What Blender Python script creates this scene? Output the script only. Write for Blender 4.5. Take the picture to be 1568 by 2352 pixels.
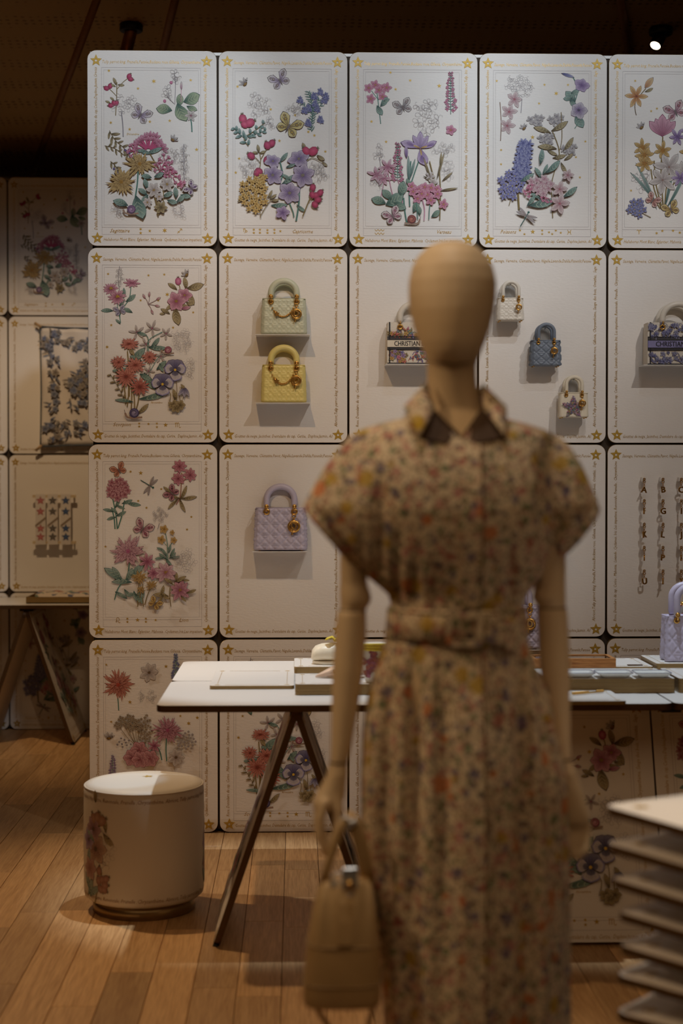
import bpy, bmesh, math, random
from mathutils import Vector, Matrix
from math import pi, sin, cos, atan2, radians, sqrt, exp

for o in list(bpy.data.objects):
    bpy.data.objects.remove(o, do_unlink=True)
scn = bpy.context.scene
COL = scn.collection

# ------------------------------------------------------------------ camera
F_PX, W_PX, H_PX = 3600.0, 1568.0, 2352.0      # focal length and frame in pixels
CAM_H = 1.448
YAW, PITCH = math.atan(104 / F_PX), math.atan(73 / F_PX)
cam_d = bpy.data.cameras.new('camera')
cam = bpy.data.objects.new('camera', cam_d)
COL.objects.link(cam)
cam.location = (0, 0, CAM_H)
cam.rotation_euler = (pi / 2 - PITCH, 0, -YAW)
cam_d.sensor_fit = 'HORIZONTAL'
cam_d.sensor_width = 24.0
cam_d.lens = F_PX / W_PX * 24.0
cam_d.clip_start = 0.05
cam_d.dof.use_dof = True
cam_d.dof.focus_distance = 6.25
cam_d.dof.aperture_fstop = 2.0
scn.camera = cam
CAM_R = cam.rotation_euler.to_matrix()


def ray(px, py):
    return CAM_R @ Vector(((px - W_PX / 2) / F_PX, -(py - H_PX / 2) / F_PX, -1.0))


def at_y(px, py, Y):
    d = ray(px, py)
    t = Y / d.y
    return Vector((d.x * t, Y, CAM_H + d.z * t))


def at_z(px, py, Z):
    d = ray(px, py)
    t = (Z - CAM_H) / d.z
    return Vector((d.x * t, d.y * t, Z))


# ------------------------------------------------------------------ world, lamps, exposure
scn.view_settings.view_transform = 'Standard'
scn.view_settings.look = 'None'
scn.view_settings.gamma = 1.0
scn.view_settings.use_curve_mapping = False
scn.view_settings.exposure = 0.0
world = bpy.data.worlds.new('world')
scn.world = world
world.use_nodes = True
bg = world.node_tree.nodes['Background']
bg.inputs[0].default_value = (1.0, 0.68, 0.39, 1)
bg.inputs[1].default_value = 0.50


def spot(name, loc, target, watts, color, deg, blend=0.5, radius=0.03):
    d = bpy.data.lights.new(name, 'SPOT')
    d.energy = watts
    d.color = color
    d.spot_size = radians(deg)
    d.spot_blend = blend
    d.shadow_soft_size = radius
    o = bpy.data.objects.new(name, d)
    COL.objects.link(o)
    o.location = loc
    v = Vector(target) - Vector(loc)
    o.rotation_euler = v.to_track_quat('-Z', 'Y').to_euler()
    return o


COOL = (0.80, 0.90, 1.0)
WHITE_L = (1.0, 0.93, 0.87)
TABLE_L = (0.76, 0.88, 1.0)
NEUT = (1.0, 0.87, 0.72)
WARM = (1.0, 0.68, 0.38)
# ceiling spots washing the card wall (top row whiter, rows below warmer)
spot('wall_spot', (-0.3, 4.6, 4.0), (-0.72, 6.42, 2.85), 94, COOL, 42, 0.9, 0.03)
spot('wall_spot', (0.45, 4.6, 4.0), (0.35, 6.42, 2.95), 74, COOL, 48, 0.9, 0.03)
spot('wall_spot', (1.35, 4.6, 4.0), (1.2, 6.42, 2.95), 74, COOL, 48, 0.9, 0.03)
spot('wall_spot', (1.1, 3.9, 3.9), (0.3, 6.42, 1.65), 70, WHITE_L, 44, 0.9, 0.02)
spot('wall_spot', (-0.5, 4.0, 3.9), (-0.2, 6.42, 1.45), 80, WARM, 44, 0.9, 0.02)
spot('wall_spot', (2.1, 4.0, 3.9), (1.3, 6.42, 1.55), 82, WHITE_L, 44, 0.9, 0.02)
# table spots
spot('table_spot', (0.0, 5.2, 4.0), (-0.05, 5.42, 0.77), 265, TABLE_L, 26, 0.5, 0.03)
spot('table_spot', (1.1, 5.2, 4.0), (1.1, 5.42, 0.77), 265, TABLE_L, 28, 0.5, 0.03)
# warm lamps far on the left, raking under the table and along the figure
spot('left_spot', (-3.4, 5.9, 3.5), (0.0, 6.05, 0.1), 200, NEUT, 24, 0.7, 0.06)
spot('left_spot', (-2.6, 2.6, 3.7), (0.3, 3.1, 1.4), 130, WARM, 30, 0.8, 0.06)
# mannequin and the near shelves from above
spot('figure_spot', (0.1, 2.95, 4.1), (0.3, 3.05, 1.35), 70, NEUT, 36, 0.7, 0.05)
spot('shelf_spot', (1.0, 3.0, 4.1), (0.95, 2.9, 0.85), 165, NEUT, 17, 0.6, 0.04)
# stool from the upper left, cool
spot('stool_spot', (-1.5, 4.7, 3.9), (-0.575, 5.28, 0.45), 135, (0.42, 0.68, 1.0), 4.3, 0.25, 0.02)
# floor and left part of the room
spot('floor_spot', (-1.5, 6.0, 3.6), (-0.8, 4.7, 0.0), 165, WARM, 62, 0.9, 0.05)
spot('ceiling_fill_spot', (-1.6, 9.7, 2.6), (-2.0, 11.2, 3.1), 7, WARM, 120, 0.9, 0.08)  # added fill hidden behind the rear cards, brightens the dark ceiling band
spot('rear_wall_spot', (-1.4, 7.4, 3.65), (-1.6, 9.12, 0.5), 105, WARM, 70, 0.9, 0.03)


# ------------------------------------------------------------------ helpers
def lin(c):
    """sRGB 0..255 triple to linear"""
    out = []
    for v in c[:3]:
        v /= 255.0
        out.append(v / 12.92 if v <= 0.04045 else ((v + 0.055) / 1.055) ** 2.4)
    return tuple(out)


def mix(a, b, t):
    return tuple(a[i] * (1 - t) + b[i] * t for i in range(3))


class MB:
    """collects vertices, faces, vertex colours; build() links them as one mesh object"""

    def __init__(s):
        s.v, s.f, s.c, s.m, s.sm = [], [], [], [], []

    def add(s, verts, faces, col=None, mi=0, smooth=False, xf=None):
        n = len(s.v)
        for p in verts:
            p = Vector(p)
            s.v.append(tuple(xf @ p) if xf is not None else tuple(p))
            s.c.append(col or (1, 1, 1))
        for f in faces:
            s.f.append([i + n for i in f])
            s.m.append(mi)
            s.sm.append(smooth)
        return n

    def box(s, x0, x1, y0, y1, z0, z1, xf=None, mi=0):
        s.add([(x0, y0, z0), (x1, y0, z0), (x1, y1, z0), (x0, y1, z0),
               (x0, y0, z1), (x1, y0, z1), (x1, y1, z1), (x0, y1, z1)],
              [(3, 2, 1, 0), (4, 5, 6, 7), (0, 1, 5, 4), (1, 2, 6, 5), (2, 3, 7, 6), (3, 0, 4, 7)], xf=xf, mi=mi)

    def prism(s, outline, y0, y1, xf=None, mi=0, mi_side=None, bev=0.0):
        """outline in x,z (counter-clockwise seen from -Y); front at y0, back at y1; small bevel on both rims"""
        n = len(outline)
        if mi_side is None:
            mi_side = mi
        cx = sum(p[0] for p in outline) / n
        cz = sum(p[1] for p in outline) / n

        def inset(p):
            d = Vector((p[0] - cx, p[1] - cz))
            l = d.length
            return (p[0] - d.x / l * bev, p[1] - d.y / l * bev)
        ins = [inset(p) for p in outline] if bev else outline
        a = [(p[0], y0, p[1]) for p in ins]
        d = [(p[0], y1, p[1]) for p in ins]
        if bev:
            b = [(p[0], y0 + bev, p[1]) for p in outline]
            c = [(p[0], y1 - bev, p[1]) for p in outline]
            vs = a + b + c + d
            rings = 4
        else:
            vs = a + d
            rings = 2
        k = s.add(vs, [], xf=xf)
        s.f.append([k + i for i in range(n)]); s.m.append(mi); s.sm.append(False)
        s.f.append([k + (rings - 1) * n + i for i in reversed(range(n))]); s.m.append(mi); s.sm.append(False)
        for r in range(rings - 1):
            for i in range(n):
                j = (i + 1) % n
                s.f.append([k + r * n + j, k + r * n + i, k + (r + 1) * n + i, k + (r + 1) * n + j])
                s.m.append(mi_side); s.sm.append(False)

    def rings(s, rings, closed=True, cap0=True, cap1=True, smooth=True, mi=0, xf=None):
        """loft a list of equal-length point rings"""
        n = len(rings[0])
        k = s.add([p for r in rings for p in r], [], xf=xf)
        m = n if closed else n - 1
        for r in range(len(rings) - 1):
            for i in range(m):
                j = (i + 1) % n
                s.f.append([k + r * n + i, k + r * n + j, k + (r + 1) * n + j, k + (r + 1) * n + i])
                s.m.append(mi); s.sm.append(smooth)
        if cap0:
            s.f.append([k + i for i in reversed(range(n))]); s.m.append(mi); s.sm.append(False)
        if cap1:
            q = k + (len(rings) - 1) * n
            s.f.append([q + i for i in range(n)]); s.m.append(mi); s.sm.append(False)

    def tube(s, pts, rad, n=8, closed=False, mi=0, flat=1.0, up=None, xf=None, cap=True):
        pts = [Vector(p) for p in pts]
        if not isinstance(rad, (list, tuple)):
            rad = [rad] * len(pts)
        rings = []
        u = None
        N = len(pts)
        for i, p in enumerate(pts):
            if closed:
                t = pts[(i + 1) % N] - pts[i - 1]
            else:
                t = pts[min(i + 1, N - 1)] - pts[max(i - 1, 0)]
            t.normalize()
            if up is not None:
                u = Vector(up) - t * t.dot(Vector(up))
            elif u is None:
                a = Vector((0, 0, 1)) if abs(t.z) < 0.9 else Vector((0, 1, 0))
                u = a - t * a.dot(t)
            else:
                u = u - t * u.dot(t)
            u.normalize()
            w = t.cross(u)
            rings.append([p + (u * cos(2 * pi * k / n) * flat + w * sin(2 * pi * k / n)) * rad[i] for k in range(n)])
        if closed:
            rings.append(rings[0])
            s.rings(rings, cap0=False, cap1=False, mi=mi, xf=xf)
        else:
            s.rings(rings, cap0=cap, cap1=cap, mi=mi, xf=xf)

    def torus(s, c, R, r, axis=(0, 1, 0), n=16, m=6, mi=0, sx=1.0, xf=None):
        ax = Vector(axis).normalized()
        a = ax.orthogonal().normalized()
        b = ax.cross(a)
        s.tube([Vector(c) + (a * cos(2 * pi * i / n) * sx + b * sin(2 * pi * i / n)) * R for i in range(n)], r, m, closed=True, mi=mi, xf=xf)

    def lathe(s, prof, c=(0, 0, 0), n=24, mi=0, cap0=True, cap1=True, xf=None, smooth=True):
        s.rings([[(c[0] + r * cos(2 * pi * i / n), c[1] + r * sin(2 * pi * i / n), c[2] + z) for i in range(n)] for r, z in prof],
                cap0=cap0, cap1=cap1, mi=mi, xf=xf, smooth=smooth)

    def sphere(s, c, r, n=10, m=6, mi=0, sc=(1, 1, 1), xf=None):
        rg = []
        for j in range(1, m):
            a = pi * j / m
            rg.append([(c[0] + r * sc[0] * sin(a) * cos(2 * pi * i / n), c[1] + r * sc[1] * sin(a) * sin(2 * pi * i / n),
                        c[2] - r * sc[2] * cos(a)) for i in range(n)])
        s.rings(rg, mi=mi, xf=xf)

    def mesh(s, name, mats, color=False):
        me = bpy.data.meshes.new(name)
        me.from_pydata(s.v, [], s.f)
        if not isinstance(mats, (list, tuple)):
            mats = [mats]
        for m in mats:
            me.materials.append(m)
        me.polygons.foreach_set('material_index', s.m)
        me.polygons.foreach_set('use_smooth', s.sm)
        if color:
            at = me.color_attributes.new('Col', 'FLOAT_COLOR', 'POINT')
            flat = []
            for c in s.c:
                flat += [c[0], c[1], c[2], 1.0]
            at.data.foreach_set('color', flat)
        me.update()
        return me

    def build(s, name, mats, parent=None, loc=None, color=False):
        return link(name, s.mesh(name, mats, color), parent, loc)


def link(name, me, parent=None, loc=None, rot=None):
    o = bpy.data.objects.new(name, me)
    COL.objects.link(o)
    if parent is not None:
        o.parent = parent
    if loc is not None:
        o.location = loc
    if rot is not None:
        o.rotation_euler = rot
    return o


def thing(name, label, cat, loc=(0, 0, 0), rz=0.0, group=None, rot=None):
    o = bpy.data.objects.new(name, None)
    o.empty_display_size = 0.05
    COL.objects.link(o)
    o.location = loc
    o.rotation_euler = rot if rot else (0, 0, rz)
    return tag(o, label, cat, group)


def tag(o, label, cat, group=None):
    o['label'] = label
    o['category'] = cat
    if group:
        o['group'] = group
    return o


def struct(o):
    o['kind'] = 'structure'
    return o


def copy_tree(o, parent=None):
    c = o.copy()
    COL.objects.link(c)
    c.parent = parent
    for ch in list(o.children):
        copy_tree(ch, c)
    return c


def rrect(w, h, r, n=5):
    """rounded rectangle outline in x,z centred on 0, counter-clockwise seen from -Y (x right, z up)"""
    pts = []
    for cx, cz, a0 in ((w / 2 - r, -h / 2 + r, -pi / 2), (w / 2 - r, h / 2 - r, 0), (-w / 2 + r, h / 2 - r, pi / 2), (-w / 2 + r, -h / 2 + r, pi)):
        for i in range(n + 1):
            a = a0 + pi / 2 * i / n
            pts.append((cx + r * cos(a), cz + r * sin(a)))
    return pts


# ------------------------------------------------------------------ materials
def new_mat(name):
    m = bpy.data.materials.new(name)
    m.use_nodes = True
    nt = m.node_tree
    return m, nt, nt.nodes['Principled BSDF']


def N(nt, kind, **kw):
    n = nt.nodes.new(kind)
    for k, v in kw.items():
        setattr(n, k, v)
    return n


def coords(nt, scale=(1, 1, 1), out='Object', rot=(0, 0, 0)):
    tc = N(nt, 'ShaderNodeTexCoord')
    mp = N(nt, 'ShaderNodeMapping')
    mp.inputs['Scale'].default_value = scale
    mp.inputs['Rotation'].default_value = rot
    nt.links.new(tc.outputs[out], mp.inputs['Vector'])
    return mp.outputs['Vector']


def simple(name, rgb, rough=0.5, metal=0.0, grain=0.0, gscale=40.0, bump=0.0, bscale=200.0, spec=0.5, coat=0.0, trans=0.0, stretch=(1, 1, 1)):
    m, nt, b = new_mat(name)
    c = lin(rgb)
    b.inputs['Base Color'].default_value = (*c, 1)
    b.inputs['Roughness'].default_value = rough
    b.inputs['Metallic'].default_value = metal
    b.inputs['Specular IOR Level'].default_value = spec
    b.inputs['Coat Weight'].default_value = coat
    b.inputs['Transmission Weight'].default_value = trans
    vec = coords(nt, stretch)
    if grain:
        no = N(nt, 'ShaderNodeTexNoise')
        no.inputs['Scale'].default_value = gscale
        no.inputs['Detail'].default_value = 4
        nt.links.new(vec, no.inputs['Vector'])
        rp = N(nt, 'ShaderNodeValToRGB')
        rp.color_ramp.elements[0].position = 0.3
        rp.color_ramp.elements[1].position = 0.7
        rp.color_ramp.elements[0].color = (*[v * (1 - grain) for v in c], 1)
        rp.color_ramp.elements[1].color = (*[min(1, v * (1 + grain)) for v in c], 1)
        nt.links.new(no.outputs['Fac'], rp.inputs['Fac'])
        nt.links.new(rp.outputs['Color'], b.inputs['Base Color'])
    if bump:
        no = N(nt, 'ShaderNodeTexNoise')
        no.inputs['Scale'].default_value = bscale
        no.inputs['Detail'].default_value = 3
        nt.links.new(vec, no.inputs['Vector'])
        bp = N(nt, 'ShaderNodeBump')
        bp.inputs['Strength'].default_value = bump
        bp.inputs['Distance'].default_value = 0.002
        nt.links.new(no.outputs['Fac'], bp.inputs['Height'])
        nt.links.new(bp.outputs['Normal'], b.inputs['Normal'])
    return m


def ink_mat(name='printed_ink', rough=0.6):
    m, nt, b = new_mat(name)
    a = N(nt, 'ShaderNodeVertexColor', layer_name='Col')
    no = N(nt, 'ShaderNodeTexNoise')
    no.inputs['Scale'].default_value = 260
    nt.links.new(coords(nt), no.inputs['Vector'])
    mx = N(nt, 'ShaderNodeMix', data_type='RGBA', blend_type='MULTIPLY')
    rp = N(nt, 'ShaderNodeValToRGB')
    rp.color_ramp.elements[0].color = (0.72, 0.72, 0.72, 1)
    rp.color_ramp.elements[1].color = (1, 1, 1, 1)
    nt.links.new(no.outputs['Fac'], rp.inputs['Fac'])
    mx.inputs[0].default_value = 1.0
    nt.links.new(a.outputs['Color'], mx.inputs[6])
    nt.links.new(rp.outputs['Color'], mx.inputs[7])
    nt.links.new(mx.outputs[2], b.inputs['Base Color'])
    b.inputs['Roughness'].default_value = rough
    return m


def wood_mat(name, dark, light, scale=(1.2, 14, 14), rough=0.45, rnd=0.0, bump=0.08, coat=0.0):
    m, nt, b = new_mat(name)
    tc = N(nt, 'ShaderNodeTexCoord')
    oi = N(nt, 'ShaderNodeObjectInfo')
    add = N(nt, 'ShaderNodeVectorMath', operation='ADD')
    sc = N(nt, 'ShaderNodeVectorMath', operation='SCALE')
    cmb = N(nt, 'ShaderNodeCombineXYZ')
    for i in range(3):
        nt.links.new(oi.outputs['Random'], cmb.inputs[i])
    nt.links.new(cmb.outputs[0], sc.inputs[0])
    sc.inputs['Scale'].default_value = 37.0
    nt.links.new(tc.outputs['Object'], add.inputs[0])
    nt.links.new(sc.outputs[0], add.inputs[1])
    mp = N(nt, 'ShaderNodeMapping')
    mp.inputs['Scale'].default_value = scale
    nt.links.new(add.outputs[0], mp.inputs['Vector'])
    n1 = N(nt, 'ShaderNodeTexNoise')
    n1.inputs['Scale'].default_value = 1.0
    n1.inputs['Detail'].default_value = 5
    n1.inputs['Roughness'].default_value = 0.6
    n1.inputs['Distortion'].default_value = 0.6
    nt.links.new(mp.outputs[0], n1.inputs['Vector'])
    wv = N(nt, 'ShaderNodeMath', operation='MULTIPLY')
    wv.inputs[1].default_value = 26.0
    nt.links.new(n1.outputs['Fac'], wv.inputs[0])
    sn = N(nt, 'ShaderNodeMath', operation='SINE')
    nt.links.new(wv.outputs[0], sn.inputs[0])
    n2 = N(nt, 'ShaderNodeTexNoise')
    n2.inputs['Scale'].default_value = 9.0
    n2.inputs['Detail'].default_value = 6
    nt.links.new(mp.outputs[0], n2.inputs['Vector'])
    ma = N(nt, 'ShaderNodeMath', operation='MULTIPLY_ADD')
    ma.inputs[1].default_value = 0.10
    nt.links.new(sn.outputs[0], ma.inputs[0])
    nt.links.new(n2.outputs['Fac'], ma.inputs[2])
    rp = N(nt, 'ShaderNodeValToRGB')
    rp.color_ramp.elements[0].position = 0.2
    rp.color_ramp.elements[1].position = 0.8
    rp.color_ramp.elements[0].color = (*lin(dark), 1)
    rp.color_ramp.elements[1].color = (*lin(light), 1)
    nt.links.new(ma.outputs[0], rp.inputs['Fac'])
    col = rp.outputs['Color']
    if rnd:
        hs = N(nt, 'ShaderNodeHueSaturation')
        mr = N(nt, 'ShaderNodeMapRange')
        mr.inputs['To Min'].default_value = 1 - rnd
        mr.inputs['To Max'].default_value = 1 + rnd * 0.7
        nt.links.new(oi.outputs['Random'], mr.inputs['Value'])
        nt.links.new(mr.outputs[0], hs.inputs['Value'])
        nt.links.new(col, hs.inputs['Color'])
        col = hs.outputs['Color']
    nt.links.new(col, b.inputs['Base Color'])
    bp = N(nt, 'ShaderNodeBump')
    bp.inputs['Strength'].default_value = bump
    bp.inputs['Distance'].default_value = 0.003
    nt.links.new(ma.outputs[0], bp.inputs['Height'])
    nt.links.new(bp.outputs['Normal'], b.inputs['Normal'])
    b.inputs['Roughness'].default_value = rough
    b.inputs['Coat Weight'].default_value = coat
    b.inputs['Coat Roughness'].default_value = 0.25
    return m


M = {}
M['paper'] = simple('textured_card', (232, 226, 219), 0.62, bump=0.30, bscale=90, stretch=(0.6, 1, 1.6), spec=0.25)
M['edge'] = simple('gilded_card_edge', (150, 122, 76), 0.38, metal=0.35, grain=0.15, gscale=12, stretch=(4, 60, 60))
M['edge_dark'] = simple('bronze_card_edge', (92, 66, 38), 0.45, metal=0.4, grain=0.15, gscale=12, stretch=(4, 60, 60))
M['gold'] = simple('gold_foil', (186, 150, 62), 0.5, metal=0.3, grain=0.18, gscale=180)
M['letter_gold'] = simple('gold_lettering', (186, 150, 78), 0.42, metal=0.45, grain=0.1, gscale=300)
M['shiny_gold'] = simple('polished_gold', (222, 176, 98), 0.24, metal=0.85)
M['silver'] = simple('polished_silver', (214, 220, 228), 0.28, metal=0.7)
M['letter_brown'] = simple('brown_gold_lettering', (140, 102, 52), 0.5, metal=0.2)
M['ink'] = ink_mat()
M['backing'] = simple('dark_backing', (58, 46, 34), 0.8, grain=0.1)
M['white_paint'] = simple('white_lacquer', (228, 224, 218), 0.35, bump=0.02)
M['ceiling'] = None
M['plank'] = wood_mat('oak_plank', (178, 134, 88), (222, 180, 128), (22, 1.1, 22), 0.42, rnd=0.3, bump=0.05)
M['black'] = simple('black_rubber', (14, 12, 10), 0.5)
M['skin'] = simple('matte_mannequin_shell', (222, 197, 160), 0.55, grain=0.02, gscale=6)
M['clear'] = simple('clear_acrylic', (244, 246, 248), 0.03, trans=1.0)
# ------------------------------------------------------------------ printed and embossed flower art
PAPER = (.72, .66, .6)
S_ART = 0.00177           # metres per card unit (a card is 300 x 454 units)


class Art:
    """flat print in slight relief: every petal, leaf and stem is its own polygon, stacked a few microns apart"""

    def __init__(s, ox=0, oy=0, sc=1.0, seed=1, step=5e-6):
        s.ox, s.oy, s.sc = ox, oy, sc
        s.ink, s.foil, s.txt = MB(), MB(), MB()
        s.h = 0.0
        s.step = step
        s.rnd = random.Random(seed)

    def P(s, x, y, dome=0.0):
        return (((x - s.ox) / s.sc - 150) * S_ART, -0.0002 - s.h - dome, -((y - s.oy) / s.sc - 227) * S_ART)

    def poly(s, pts, col, foil=False, ccol=None, dome=0.0):
        s.h += s.step
        mb = s.foil if foil else s.ink
        cx = sum(p[0] for p in pts) / len(pts)
        cy = sum(p[1] for p in pts) / len(pts)
        k = mb.add([s.P(cx, cy, dome)], [], col=ccol or col)
        mb.add([s.P(*p) for p in pts], [], col=col)
        n = len(pts)
        for i in range(n):
            mb.f.append([k, k + 1 + i, k + 1 + (i + 1) % n])
            mb.m.append(0); mb.sm.append(False)

    def petal(s, x, y, a, L, wd, c0, c1, out=None, bend=0.0, fat=0.5, n=4, dome=0.00035, ow=1.0, notch=0.0):
        """petal or leaf from its base (x, y) along angle a (0 = right, pi/2 = up)"""
        wd *= .8
        c1 = mix(c1, PAPER, .28)
        c0 = mix(c0, (.02, .015, .015), .12)
        if out is not None:
            out = mix(out, (.03, .02, .02), .35)
        def prof(t):
            return wd * (sin(pi * t ** (0.5 / fat if fat < 0.5 else 1)) if fat <= 0.5 else sin(pi * t ** (1 + (fat - 0.5) * 1.6))) ** 0.8

        def axis(t):
            b = bend * L * t * t
            return (x + cos(a) * L * t - sin(a) * b, y - (sin(a) * L * t + cos(a) * b))
        nx, ny = -sin(a), -cos(a)
        if out is not None:
            e = ow * s.sc / 2.489 * 1.0
            pts = []
            for sg in (1, -1):
                rng = range(0, n + 2) if sg == 1 else range(n + 1, -1, -1)
                for i in rng:
                    t = i / (n + 1)
                    p = axis(-0.04 + t * 1.08)
                    w = (prof(min(max(t, 0.0), 1.0)) if 0 < i < n + 1 else 0) + e * 0.8
                    pts.append((p[0] + nx * w * sg, p[1] + ny * w * sg))
            s.poly(pts, out)
        s.h += s.step
        mb = s.ink
        vs, cs = [], []
        for i in range(n + 2):
            t = i / (n + 1)
            p = axis(t)
            w = prof(t) if 0 < i < n + 1 else 0
            c = mix(c0, c1, t)
            cd = mix(c, (0.02, 0.02, 0.02), 0.22)
            vs += [s.P(*p, dome if 0 < i < n + 1 else 0), s.P(p[0] + nx * w, p[1] + ny * w), s.P(p[0] - nx * w, p[1] - ny * w)]
            cs += [cd, c, mix(c, c1, 0.4)]
        k = len(mb.v)
        mb.v += vs
        mb.c += cs
        for i in range(n + 1):
            q = k + 3 * i
            for fc in ([q, q + 3, q + 4, q + 1], [q, q + 2, q + 5, q + 3]):
                mb.f.append(fc); mb.m.append(0); mb.sm.append(False)
        # engraved streaks along the larger petals and leaves
        size = L / s.sc
        if size > 9 and out is not None:
            cs_ = mix(c0, (.03, .02, .02), .45)
            e0 = .45 if size < 22 else .6
            h0 = s.h
            s.h += dome
            for o, t0, t1 in (((0, .05, .8),) if size < 13 else ((-.45, .12, .66), (.0, .05, .85), (.45, .12, .62))):
                pts = []
                for t in (t0, (t0 + t1) / 2, t1):
                    p = axis(t)
                    w = prof(t) * o
                    pts.append((p[0] + nx * w, p[1] + ny * w))
                s.stroke(pts, e0 * s.sc, cs_, taper=.7, smooth=False)
            s.h = h0 + 2 * s.step

    def stroke(s, pts, w, col, foil=False, taper=0.0, smooth=True):
        if smooth and len(pts) > 2:
            q = []
            for i in range(len(pts) - 1):
                p0, p1, p2, p3 = pts[max(i - 1, 0)], pts[i], pts[i + 1], pts[min(i + 2, len(pts) - 1)]
                for k in range(4):
                    t = k / 4
                    q.append(tuple(0.5 * (2 * p1[j] + (p2[j] - p0[j]) * t + (2 * p0[j] - 5 * p1[j] + 4 * p2[j] - p3[j]) * t * t
                                          + (3 * p1[j] - p0[j] - 3 * p2[j] + p3[j]) * t ** 3) for j in (0, 1)))
            pts = q + [pts[-1]]
        s.h += s.step
        mb = s.foil if foil else s.ink
        k = len(mb.v)
        n = len(pts)
        for i, p in enumerate(pts):
            a, b = pts[max(i - 1, 0)], pts[min(i + 1, n - 1)]
            dx, dy = b[0] - a[0], b[1] - a[1]
            l = sqrt(dx * dx + dy * dy) or 1
            ww = w / 2 * (1 - taper * i / max(n - 1, 1))
            mb.v += [s.P(p[0] - dy / l * ww, p[1] + dx / l * ww), s.P(p[0] + dy / l * ww, p[1] - dx / l * ww)]
            mb.c += [col, mix(col, (0.02, 0.02, 0.02), 0.25)]
        for i in range(n - 1):
            q = k + 2 * i
            mb.f.append([q, q + 1, q + 3, q + 2]); mb.m.append(0); mb.sm.append(False)

    def disc(s, x, y, r, col, ccol=None, n=9, ry=None, foil=False, rot=0.0, dome=0.0004, out=None):
        ry = ry or r

        def pts(e):
            return [(x + (r + e) * cos(2 * pi * i / n) * cos(rot) - (ry + e) * sin(2 * pi * i / n) * sin(rot),
                     y + (r + e) * cos(2 * pi * i / n) * sin(rot) + (ry + e) * sin(2 * pi * i / n) * cos(rot)) for i in range(n)]
        if out:
            s.poly(pts(1.3 * s.sc / 2.489), out)
        s.poly(pts(0), col, foil, ccol, dome)

    def star(s, x, y, r, n=5, foil=True, ri=0.42, rot=-pi / 2, col=(1, 1, 1)):
        pts = []
        for i in range(2 * n):
            a = rot + pi * i / n
            q = r if i % 2 == 0 else r * ri
            pts.append((x + q * cos(a), y + q * sin(a)))
        s.poly(pts, col, foil)


def C(*rgb):
    return lin(rgb)


PINK = (C(196, 70, 118), C(226, 150, 184))
MAG = (C(150, 34, 74), C(206, 74, 116))
LILAC = (C(126, 84, 160), C(190, 164, 208))
BLUE = (C(70, 74, 150), C(140, 148, 204))
YEL = (C(176, 124, 20), C(222, 178, 62))
CORAL = (C(190, 70, 50), C(226, 130, 104))
ROSE = (C(176, 70, 116), C(222, 150, 178))
WHITE = (C(196, 178, 172), C(222, 214, 208))
TEAL = (C(38, 92, 84), C(110, 164, 150))
TEAL2 = (C(60, 116, 110), C(140, 178, 168))
OLIVE = (C(104, 82, 24), C(176, 150, 70))
GREY = C(156, 148, 154)
DGREY = C(128, 118, 126)
INK = C(86, 62, 66)
STEM_T = C(80, 134, 120)
STEM_O = C(140, 116, 56)


def dk(c, t=0.45):
    return mix(c, (0.015, 0.012, 0.012), t)


def flower(A, x, y, r, n=6, col=PINK, cen=None, wd=0.3, ty=1.0, rot=0.0, layers=1, fat=0.62, cr=0.2):
    for l in range(layers):
        q = r * (1 - 0.32 * l)
        for i in range(n):
            a = rot + 2 * pi * (i + 0.5 * l) / n + A.rnd.uniform(-.12, .12)
            L = q * (sqrt(cos(a) ** 2 + (ty * sin(a)) ** 2)) * A.rnd.uniform(.88, 1.08)
            A.petal(x, y, a, L, q * wd, col[0], col[1], dk(col[0], .3), fat=fat)
    if cen:
        A.disc(x, y, r * cr, cen, mix(cen, (0.1, 0.07, 0.02), .5), out=dk(cen, .5))
        for i in range(5):
            a = A.rnd.uniform(0, 6.28)
            A.disc(x + cos(a) * r * cr * .6, y + sin(a) * r * cr * .6, r * cr * .22, dk(cen, .5), n=5)


def mum(A, x, y, r, col=YEL, n=16, layers=4, ty=1.0, wd=0.1):
    n, layers, wd = int(n * 1.4), layers + 1, wd * .8
    for l in range(layers):
        q = r * (1 - 0.22 * l)
        for i in range(n - l * 2):
            a = 2 * pi * (i + 0.5 * l) / (n - l * 2) + A.rnd.uniform(-.1, .1)
            L = q * sqrt(cos(a) ** 2 + (ty * sin(a)) ** 2) * A.rnd.uniform(.74, 1.1)
            A.petal(x, y, a, L, q * wd, mix(col[0], (0.02, .01, .01), .25), col[1], dk(col[0], .35), bend=A.rnd.uniform(-.5, .5), fat=.7, ow=.8)
    A.disc(x, y, r * .12, col[0], dk(col[0], .3))


def trumpet_fan(A, x, y, r, n=12, a0=0.3, a1=2.85, col=PINK):
    for i in range(n):
        a = a0 + (a1 - a0) * i / (n - 1) + A.rnd.uniform(-.1, .1)
        L = r * A.rnd.uniform(.65, 1.05)
        ex, ey = x + cos(a) * L, y - sin(a) * L
        A.stroke([(x + cos(a) * L * .2, y - sin(a) * L * .2), (ex, ey)], r * .09, col[0])
        for k in (-.8, 0, .8):
            A.petal(ex - cos(a) * r * .1, ey + sin(a) * r * .1, a + k, r * .36, r * .1, col[0], col[1], dk(col[0], .25))


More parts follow.
